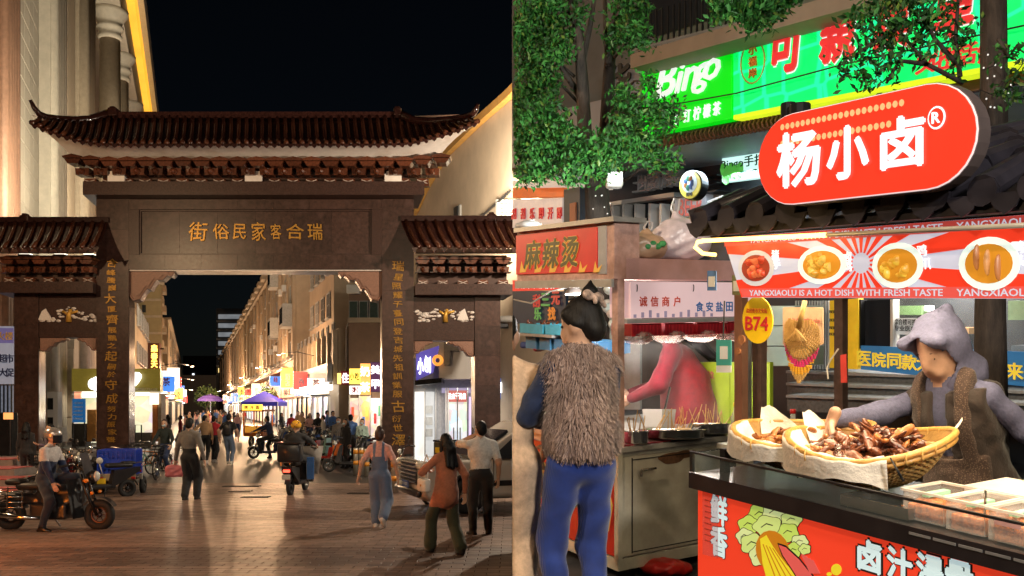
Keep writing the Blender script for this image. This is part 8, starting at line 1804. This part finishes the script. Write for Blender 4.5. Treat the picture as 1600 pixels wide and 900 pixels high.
# pink top box with end-face notice boxes
cb_('roof_box',M('roof_box_pink',(.52,.30,.27),rough=.45,scale=5,var=.15,dirt=(.30,.12,.06),dirt_amt=.5),CS1-.75,CS1+.0,CT0+.06,1.78,1.80,1.925)
LBW=M('notice_box',(.70,.52,.54),rough=.35,scale=3,var=.05,emit=(.8,.56,.58),es=.38)
lbx=cb_('notice_light_box',LBW,CS1-.20,CS1+.004,CT0+.09,1.80,1.565,1.785)
TVn=TV.normalized()
def eface(px,py): t,h=RSp(px,py,CS1+.006);return R(CS1+.007,t,h)
for i,ch in enumerate('诚信商户'): letter(ch,eface(1005+i*17.5,471),TVn,UP,M('ink_vermil',(.60,.07,.03)),lbx,bold=.02,h=.062,ext=.001)
for i,ch in enumerate('食安盐田'): letter(ch,eface(1093+i*15.5,479),TVn,UP,M('ink_azure',(.03,.16,.45)),lbx,bold=.02,h=.062,ext=.001)
for x in (995,1083):
    MB().torus(eface(x,450),.02,.003,'x',12,4).build('logo',KINK,lbx)
for i in range(11): t,h=RSp(990+i*12,494,CS1+.006);hh=.02+.03*((i*37) % 5)/5;MB().obox(R(CS1+.005,t,1.568),TV*.022,SV*.001,UP*hh).build('skyline_print',M('print_lilac',(.42,.36,.55),rough=.5),lbx)
cb_('shelf_rail',SSD,CS1-.05,CS1+.02,CT0+.05,1.8,1.535,1.56)
# red baskets hung under the box, wrapped in film
RBK=M('basket_red',(.58,.03,.04),rough=.35,scale=10,var=.2);FILM=M('cling_film',(.75,.62,.58),rough=.2,alpha=.35,bump=.4,scale=30)
for i in range(4):
    t0=CT0+.12+i*.26;b=thing('red_basket','%s red plastic basket in film hanging under the notice box' % ['first','second','third','fourth'][i],'basket',R(CS1-.1,t0+.12,1.44));rb(MB(),CS1-.22,CS1-.02,t0,t0+.23,1.455,1.53).build('body',RBK,b)
    for k in range(8): rb(MB(),CS1-.018,CS1-.014,t0+.012+.027*k,t0+.026+.027*k,1.46,1.525).build('slat',M('basket_red2',(.45,.02,.03),rough=.35),b)
    V_=sdf_mesh([ell((0,0,0),(.11,.13,.045))],h=.02,k=.01,wr=.006,wf=40);q=R(CS1-.11,t0+.115,1.445)-Vector(b.location);link('film',np_mesh('film',[(V_[0]+np.array(q),V_[1],V_[2])],[FILM]),b)
# plastic bags on the roof
def bag(label,px,py,rx,ry,m,twist,extra=None):
    t,h=RSp(px,py,CS1-.25);c=R(CS1-.25,t,1.93);Y=c.y;b=thing('plastic_bag',label,'bag',c);rxm,rym=rx*Y/FPX,ry*Y/FPX
    V_=sdf_mesh([ell((0,0,rym),(rxm,rxm*.8,rym)),ell((rxm*.3,0,rym*.8),(rxm*.75,rxm*.7,rym*.8)),ell((-rxm*.35,0,rym*.7),(rxm*.7,rxm*.7,rym*.7)),cap((0,0,rym*1.7),(twist*.3,0,rym*2.2),.035,.02)],h=.015,k=.04,wr=.007,wf=34,clip=lambda X,Y_,Z: -Z-.0+0*X);link('body',np_mesh('body',[V_],[m]),b)
    MB().tube([(twist*.3,0,rym*2.1),(twist*.3-.02,0,rym*2.5),(twist*.3+.0,0,rym*2.95),(twist*.3+.035,0,rym*2.9),(twist*.3+.03,0,rym*2.4),(twist*.3,0,rym*2.1)],.014,6,flat=.5).build('tied_handles',M('bag_white',(.62,.60,.60),rough=.35,alpha=.85),b,world=False,smooth=True)
    return b,rxm,rym
PGB=M('bag_translucent',(.72,.62,.66),rough=.3,scale=7,var=.3,bump=.3);PBG=M('bag_peach',(.50,.32,.20),rough=.35,scale=7,var=.25,bump=.3)
bag('large grey pink knotted plastic bag on top of the cart',1062,405,46,33,PGB,-.12)
b_,rx_,ry_=bag('peach plastic bag with green leaves printed on it',1004,405,36,20,PBG,.1)
for i in range(4): MB().ball((.02+.03*i,-rx_*.72,ry_*(.8+.2*(i % 2))),(.025,.012,.02),8,5).build('leaf_print',M('print_green',(.05,.28,.08),rough=.4),b_,world=False)
b_,_,_=bag('crumpled white plastic bag on top of the red sign box',1000,358,18,5,M('bag_white2',(.60,.60,.62),rough=.35,bump=.3),.05);b_.location=R(RT(825,350,CT0+.06)[0],CT0+.06,2.166)
# pots, trays and skewers on the cart
def pot(label,px,t,r,hgt,n,grp=None,name='steel_pot'):
    s,_=RT(px,670,t);c=R(s,t,CHh+.002);p=thing(name,label,'pot',c,0,grp);MB().lathe([(r*.8,0),(r,.01),(r,hgt),(r*1.06,hgt+.004),(r*1.06,hgt+.010),(r*.97,hgt+.010),(r*.95,.012)],c,24).build('pan',CHROME,p,smooth=True);MB().lathe([(r*.94,hgt*.7),(r*.94,hgt*.72)],c,20).build('broth',M('broth',(.30,.15,.05),rough=.15,scale=30,var=.5),p)
    for i in range(n):
        a=RNG.random()*6.28;k=r*.8*RNG.random()**.5;b0=c+Vector((k*math.cos(a),k*math.sin(a),hgt*.7));d=Vector((RNG.uniform(-.05,.09),RNG.uniform(-.03,.03),RNG.uniform(.10,.17)))
        sk=thing('skewer','bamboo skewer standing in the %s' % label.split(' of ')[0][:40],'skewer',b0,0,'skewers in the '+label[:24]);MB().tube([b0,b0+d],.0028,4).build('stick',BAMB,sk)
        if i % 2: MB().ball(b0+d*.12,(.02,.02,.016),8,6).build('food',M('tofu',(.62,.45,.22),rough=.5),sk,smooth=True)
pot('small round pan of broth at the cart corner',994,.80,.075,.07,6);pot('wide steel tray of bubbling skewers on the cart',1050,1.12,.20,.05,18,name='steel_tray');pot('steel pan of long skewers at the right end of the cart',1108,1.45,.13,.06,14)
wt=thing('white_tub','white plastic tub with a ladle behind the skewers','tub',R(RT(1030,650,1.35)[0],1.35,CHh));c=Vector(wt.location);MB().lathe([(.09,0),(.11,.13),(.115,.13),(.10,.01)],c,4).build('tub',WPAN,wt);MB().tube([c+Vector((.02,0,.05)),c+Vector((.07,-.02,.28))],.009,6).build('ladle',CHROME,wt)
rc=MB();rb(rc,CS1-.42,CS1-.01,CT0+.02,CT0+.42,CHh+.001,CHh+.010);tag(rc.build('red_cloth',cloth('cloth_wine',(.30,.02,.04))),'wine red cloth under the pans on the cart corner','cloth')
# inner shelf with trays, dangling lamp
shf=thing('ingredient_shelf','steel shelf across the cart carrying blue ingredient trays','shelf',R(-2.6,1.3,1.2));s0,h0=RT(808,520,1.1);s1,_=RT(896,520,1.3);rb(MB(),s0,s1,1.1,1.5,h0-.02,h0).build('board',SSD,shf)
TRB=M('tray_blue',(.05,.38,.55),rough=.4,scale=10)
for i,(pa,pb) in enumerate(((812,848),(852,884))):
    a,_=RT(pa,520,1.12);b,_=RT(pb,520,1.12);tr_=thing('blue_tray',['blue tray of dark mushrooms on the steel shelf','empty blue slotted tray on the steel shelf'][i],'tray',R((a+b)/2,1.3,h0+.002));rb(MB(),a,b,1.12,1.44,h0+.002,h0+.012).build('base',TRB,tr_)
    for q in ((a,b,1.12,1.13),(a,b,1.43,1.44),(a,a+.01,1.131,1.429),(b-.01,b,1.131,1.429)): rb(MB(),*q,h0+.0125,h0+.075).build('wall',TRB,tr_)
    if i == 0:
        for k in range(16): o=bpy.data.objects.new('mushroom',MTS[2][k % 2]);COL.objects.link(o);o.parent=tr_;o.location=R(a+.02+RNG.random()*(b-a-.04),1.15+RNG.random()*.26,h0+.04+.03*RNG.random())-base_of(tr_);o.scale=(.8,.8,.8);o.rotation_euler=(RNG.random(),RNG.random(),RNG.random()*6)
for i in range(5): rb(MB(),s0+.05+.2*i,s0+.20+.2*i,1.15,1.45,h0-.12,h0-.03).build('hanging_tray',M('tray_navy',(.06,.22,.42),rough=.4),shf)
ls_=thing('hanging_banner','red hanging strip with white characters under the sign box','banner',RW(840,455,1.2));MB().prism([RW(801,438,1.2),RW(874,440,1.2),RW(872,453,1.2),RW(801,455,1.2)],TV*.01).build('strip',EM('strip_red',(.85,.05,.03),.7),ls_)
for i,ch in enumerate('刮刮乐，即有奖'): letter(ch,RW(808+i*9.2,446,1.19),SDIR,UP,EM('strip_white',(1,1,1),1.0),ls_,bold=.03,h=.05,ext=.001)
bd_=thing('dark_menu','dark blue menu board with red and green characters inside the cart','sign',RW(850,500,2.2));MB().prism([RW(801,455,2.2),RW(884,455,2.2),RW(884,506,2.2),RW(801,506,2.2)],TV*.03).build('board',M('menu_navy',(.02,.04,.08),rough=.4),bd_)
for ch,px,py,c_ in (('刮',838,470,(.5,.06,.05)),('三',852,468,(.10,.35,.10)),('元',868,466,(.5,.08,.06)),('找',862,490,(.6,.22,.04)),('乐',840,490,(.12,.35,.1))): letter(ch,RW(px,py,2.18),SDIR,UP,M('menu_ink_%d' % px,c_,emit=c_,es=.3),bd_,bold=.03,h=.13,ext=.004)
lmp=thing('work_lamp','white bulb lamp on a cable under the sign box of the cart','lamp',RW(897,455,1.0));c=RW(897,460,1.0);MB().lathe([(.02,.06),(.06,.02),(.065,0)],c,14,cap=False).build('shade',WPAN,lmp,smooth=True);MB().tube([RW(803,468,1.0),RW(830,474,1.0),RW(860,455,1.0),c+UP*.06],.006,5).build('cable',M('cable_white',(.6,.6,.58)),lmp,smooth=True);
l2=thing('work_lamp','glaring white lamp fixed to the inner face of the cart post','lamp',RW(968,478,.95));c=RW(966,470,.95);MB().ball(c,.045,14,10).build('bulb',EM('bulb_white',(1,.98,.95),14),l2,smooth=True);MB().tube([c+UP*.04,c+UP*.16],.02,8).build('socket',WPAN,l2)
lamp('POINT',c+Vector((-.02,-.02,-.09)),26,(1,.97,.92),l2,size=.05);lamp('POINT',RW(897,466,1.0)-UP*.05,12,(1,.97,.92),lmp,size=.05)
lamp('AREA',R(CS1-.25,1.3,1.43),8,(1,.9,.78),cart,size=.9,size_y=.25)
bgw=thing('stock_shelf','pale shelf of bagged stock at the back of the cart','shelf',RW(940,560,1.9));MB().prism([RW(900,440,1.95),RW(1000,440,1.95),RW(1000,640,1.95),RW(900,640,1.95)],TV*.02).build('back_sheet',M('sheet_pale',(.42,.46,.44),rough=.5,scale=6,var=.2),bgw)
for i in range(12): q=RW(925+RNG.random()*60,450+RNG.random()*60,1.85);MB().ball(q,(.07,.06,.05),8,6).build('stock_bag',M('stock_%d' % (i % 3),[(.5,.55,.52),(.42,.5,.5),(.55,.5,.45)][i % 3],rough=.4),bgw,smooth=True)
rt_=thing('stock_crates','violet and red packets heaped behind the shelf of the cart','packets',RW(850,560,1.9))
for i in range(14): q=RW(812+RNG.random()*85,535+RNG.random()*18,1.8);MB().bbox(q,(.09,.07,.06),.02).build('packet',M('packet_%d' % (i % 4),[(.16,.08,.30),(.45,.06,.06),(.30,.30,.34),(.10,.12,.3)][i % 4],rough=.4),rt_)
# ---- people at the cart
FURD=cloth('fur_base',(.10,.065,.055));CORD=M('corduroy_blue',(.010,.036,.22),rough=.8,scale=4,var=.35,bump=.1,sheen=.3)
nt=CORD.node_tree;wv2=nt.nodes.new('ShaderNodeTexWave');wv2.bands_direction='X';wv2.inputs['Scale'].default_value=62;wv2.inputs['Distortion'].default_value=1.2;wv2.inputs['Detail Scale'].default_value=.28
tc_=nt.nodes.new('ShaderNodeTexCoord');nt.links.new(tc_.outputs['Object'],wv2.inputs['Vector']);bp_=nt.nodes.new('ShaderNodeBump');bp_.inputs['Strength'].default_value=.28;bp_.inputs['Distance'].default_value=.01;nt.links.new(wv2.outputs['Fac'],bp_.inputs['Height']);nt.links.new(bp_.outputs[0],nt.nodes['Principled BSDF'].inputs['Normal'])
wl=Vector((P(908,0,4.35).x,4.35,gz(4.35)));wy=.28
fw_=person('woman in a brown fur vest and blue corduroy trousers waiting at the red cart',wl,wy,1.66,top=FURD,sleeve=NAVYC,bottom=CORD,shoe=SHOEB,fem=True,hair='short',head=(.22,.75),lh=(-.06,.33,1.10),rh=(.05,.34,1.08),le=(-1,-.2,-.7),re=(.5,-.3,-1),vox=.011,fat=.97,afat=1.2,baggy=.014,lf=(-.10,.02,.09),rf=(.10,-.02,.09),wr=.0055)
sF=1.66/1.7
# thick fur vest: a body-hugging shell with strands combed downward
pv=[ell((0,0,1.27),(.176,.138,.21)),ell((0,0,1.08),(.174,.145,.18)),cap((0,0,1.10),(0,0,1.05),.168,.176),cap((-.13,0,1.40),(.13,0,1.40),.07,.07),ell((0,-.005,1.46),(.098,.088,.045))]
fv=sdf_mesh(pv,h=.014,k=.05,clip=lambda X,Y_,Z: np.maximum(.95-Z,(Z-1.50))+0*X+0*Y_);fV=fv[0]*sF
vest=link('fur_vest',np_mesh('fur_vest',[(fV,fv[1],fv[2])],[FURD]),fw_)
FURS=[M('fur_a',(.27,.19,.165),rough=.7,var=.3,bump=0,sheen=.4),M('fur_b',(.18,.12,.105),rough=.7,var=.3,bump=0,sheen=.4),M('fur_c',(.40,.30,.27),rough=.7,var=.3,bump=0,sheen=.4)]
q4=fV[fv[1]];cen=q4.mean(1);nr=np.cross(q4[:,1]-q4[:,0],q4[:,2]-q4[:,0]);nr /= np.maximum(np.linalg.norm(nr,axis=1),1e-9)[:,None]
Nst=26000;pick=NPR.randint(0,len(cen),Nst);b0=cen[pick]+NPR.normal(size=(Nst,3))*.006;n0=nr[pick]
clump=np.sin(b0[:,0]*75+2.5*np.sin(b0[:,2]*14))[:,None]*np.array((.5,.2,0))
dr=n0*.42+np.array((0,0,-1.0))+clump*.85+NPR.normal(size=(Nst,3))*.16;dr /= np.linalg.norm(dr,axis=1)[:,None];L=NPR.uniform(.035,.068,Nst)[:,None]
sd_=np.cross(dr,n0);sd_ /= np.maximum(np.linalg.norm(sd_,axis=1),1e-6)[:,None];wd_=.0011+.0008*NPR.rand(Nst)[:,None]
md=b0+dr*L*.6+n0*.004;tp=b0+dr*L+n0*-.002
SVv=np.stack([b0-sd_*wd_,b0+sd_*wd_,md+sd_*wd_*.8,md-sd_*wd_*.8,tp],1).reshape(-1,3);i5=np.arange(Nst)[:,None]*5
SF=np.concatenate([i5+np.array([[0,1,2,3]]),i5+np.array([[3,2,4,4]])]);SM=np.tile(NPR.choice(3,Nst,p=(.5,.3,.2)),2)
tri=SF[Nst:,:3];me=np_mesh('fur',[(SVv,SF[:Nst],SM[:Nst])],FURS,smooth=False);link('fur',me,vest,'stuff')
# hair bun with a bow
bh_=np.array(fw_['_hd'])/sF;Rb=rotm(.22,.75);bq=lambda c: bh_+Rb@np.array(c)
hv=sdf_mesh([ell(bq((0,-.035,.04)),(.084,.098,.104),0,Rb),ell(bq((0,-.078,-.03)),(.072,.056,.072),0,Rb),cap(bq((-.05,.03,.06)),bq((-.07,-.02,0)),.035,.03),cap(bq((.05,.03,.06)),bq((.07,-.02,0)),.035,.03),ell(bq((0,-.09,.145)),(.042,.042,.036),0,Rb),cap(bq((0,-.09,.15)),bq((.01,-.10,.20)),.026,.010)],h=.009,k=.025,clip=None)
hb2=link('hair_bun',np_mesh('hair_bun',[(hv[0]*sF,hv[1],hv[2])],[HAIR]),fw_)
BOW=cloth('bow_print',(.42,.30,.24),scale=60,var=.7)
bw=sdf_mesh([ell(bq((-.05,-.10,.125)),(.045,.022,.028),0,Rb),ell(bq((.05,-.11,.12)),(.045,.022,.026),0,Rb),ell(bq((0,-.125,.12)),(.018,.02,.018),0,Rb),cap(bq((.02,-.125,.11)),bq((.055,-.13,.07)),.016,.012),cap(bq((-.02,-.125,.11)),bq((-.05,-.13,.08)),.016,.012)],h=.008,k=.012);link('bow',np_mesh('bow',[(bw[0]*sF,bw[1],bw[2])],[BOW]),hb2)
hwp=to_world(fw_,(-.13,.42,1.14));mp=MB().bbox((0,0,0),(.08,.01,.15),.004).build('mobile_phone',M('phone_green',(.45,.55,.22),rough=.4),world=False);mp.location=hwp;mp.rotation_euler=(.6,.2,.3);tag(mp,'pale green cased phone held by the woman in the fur vest','phone')
fd_=thing('fried_snack','crisp brown snack on a stick rising in front of the fur vest','snack',RW(855,590,.45));V_=sdf_mesh([cap((0,0,0),(.01,0,.10),.035,.02),ell((-.03,0,.02),(.03,.02,.03)),cap((.01,0,.1),(.015,0,.16),.015,.006)],h=.009,k=.02,wr=.005,wf=90);link('crust',np_mesh('crust',[V_],[BRZ[2]]),fd_)
# person in beige at the seam of the lane: only the right half of the body reaches into this place
bl2=Vector((-.045,4.5,gz(4.5)))
person('person in a beige tracksuit cut by the seam at the left of the lane',bl2,0,1.60,top=CREAMC,bottom=CREAMC,hair='short',fem=True,vox=.012,fat=1.15,baggy=.04,rh=(.24,.16,.98),re=(1,-.6,-.2),clip=lambda X,Y_,Z: (.047/(1.60/1.7)-X)+0*Y_+0*Z,head=(.1,-.3),face=False)
# woman in red working behind the cart
WINE=cloth('cloth_wine2',(.17,.008,.018),scale=25);rwl=R(-2.0,1.80,0)
rw_=person('stall keeper in a wine red top and apron bending over the cart',rwl,R_(75),1.62,top=cloth('cloth_scarlet',(.24,.008,.014),scale=25),sleeve=WINE,bottom=WINE,fem=True,hair='long',hairlen=.42,lean=.32,lh=(-.22,.45,1.00),rh=(.16,.5,1.05),vox=.015,fat=1.3,coat=.3,head=(.5,.2))
# steam over the pans
stm=MB().box(R(-1.75,1.25,1.10),(.9,.8,.55));so_=stm.build('steam',None,kind='stuff');ms=bpy.data.materials.new('steam');ms.use_nodes=True;n_=ms.node_tree;n_.nodes.remove(n_.nodes['Principled BSDF']);vs=n_.nodes.new('ShaderNodeVolumePrincipled');vs.inputs['Color'].default_value=(.95,.95,.96,1);nz=n_.nodes.new('ShaderNodeTexNoise');nz.inputs['Scale'].default_value=4;nz.inputs['Detail'].default_value=3;rm=n_.nodes.new('ShaderNodeMapRange');rm.inputs['From Min'].default_value=.45;rm.inputs['From Max'].default_value=.75;rm.inputs['To Max'].default_value=.28
tcs=n_.nodes.new('ShaderNodeTexCoord');n_.links.new(tcs.outputs['Object'],nz.inputs['Vector']);n_.links.new(nz.outputs['Fac'],rm.inputs['Value']);n_.links.new(rm.outputs[0],vs.inputs['Density']);n_.links.new(vs.outputs[0],n_.nodes['Material Output'].inputs['Volume']);so_.data.materials[0]=ms
so_['label']='thin white steam rising from the pans of the cart'
# red bag under the cart
ub=thing('red_bag','crumpled bright red bag under the steel cart','bag',R(CS1+.02,.95,0));V_=sdf_mesh([ell((0,0,.05),(.14,.12,.055)),ell((.1,.02,.04),(.09,.08,.04))],h=.014,k=.03,wr=.006,wf=50);link('body',np_mesh('body',[V_],[M('bag_red',(.55,.02,.015),rough=.35,bump=.3)]),ub)
# lamps of the lane, on a post behind the photographer
lp2=thing('lane_lamp','white lane lamp on a steel post behind the photographer','street lamp',(2.4,-1.6,0));MB().lathe([(.06,0),(.05,4.2)],(2.4,-1.6,0),10).build('post',DARKM,lp2);MB().bbox((2.0,-1.4,4.25),(.6,.3,.1),.03).build('lamp_head',DARKM,lp2);MB().box((2.0,-1.4,4.19),(.5,.24,.012)).build('lens',EM('lane_lens',(1,.95,.88),6),lp2)
lamp('AREA',(2.0,-1.4,4.15),380,(1,.93,.84),lp2,size=.6,size_y=.4,aim=(1.2,4.6,1.4))
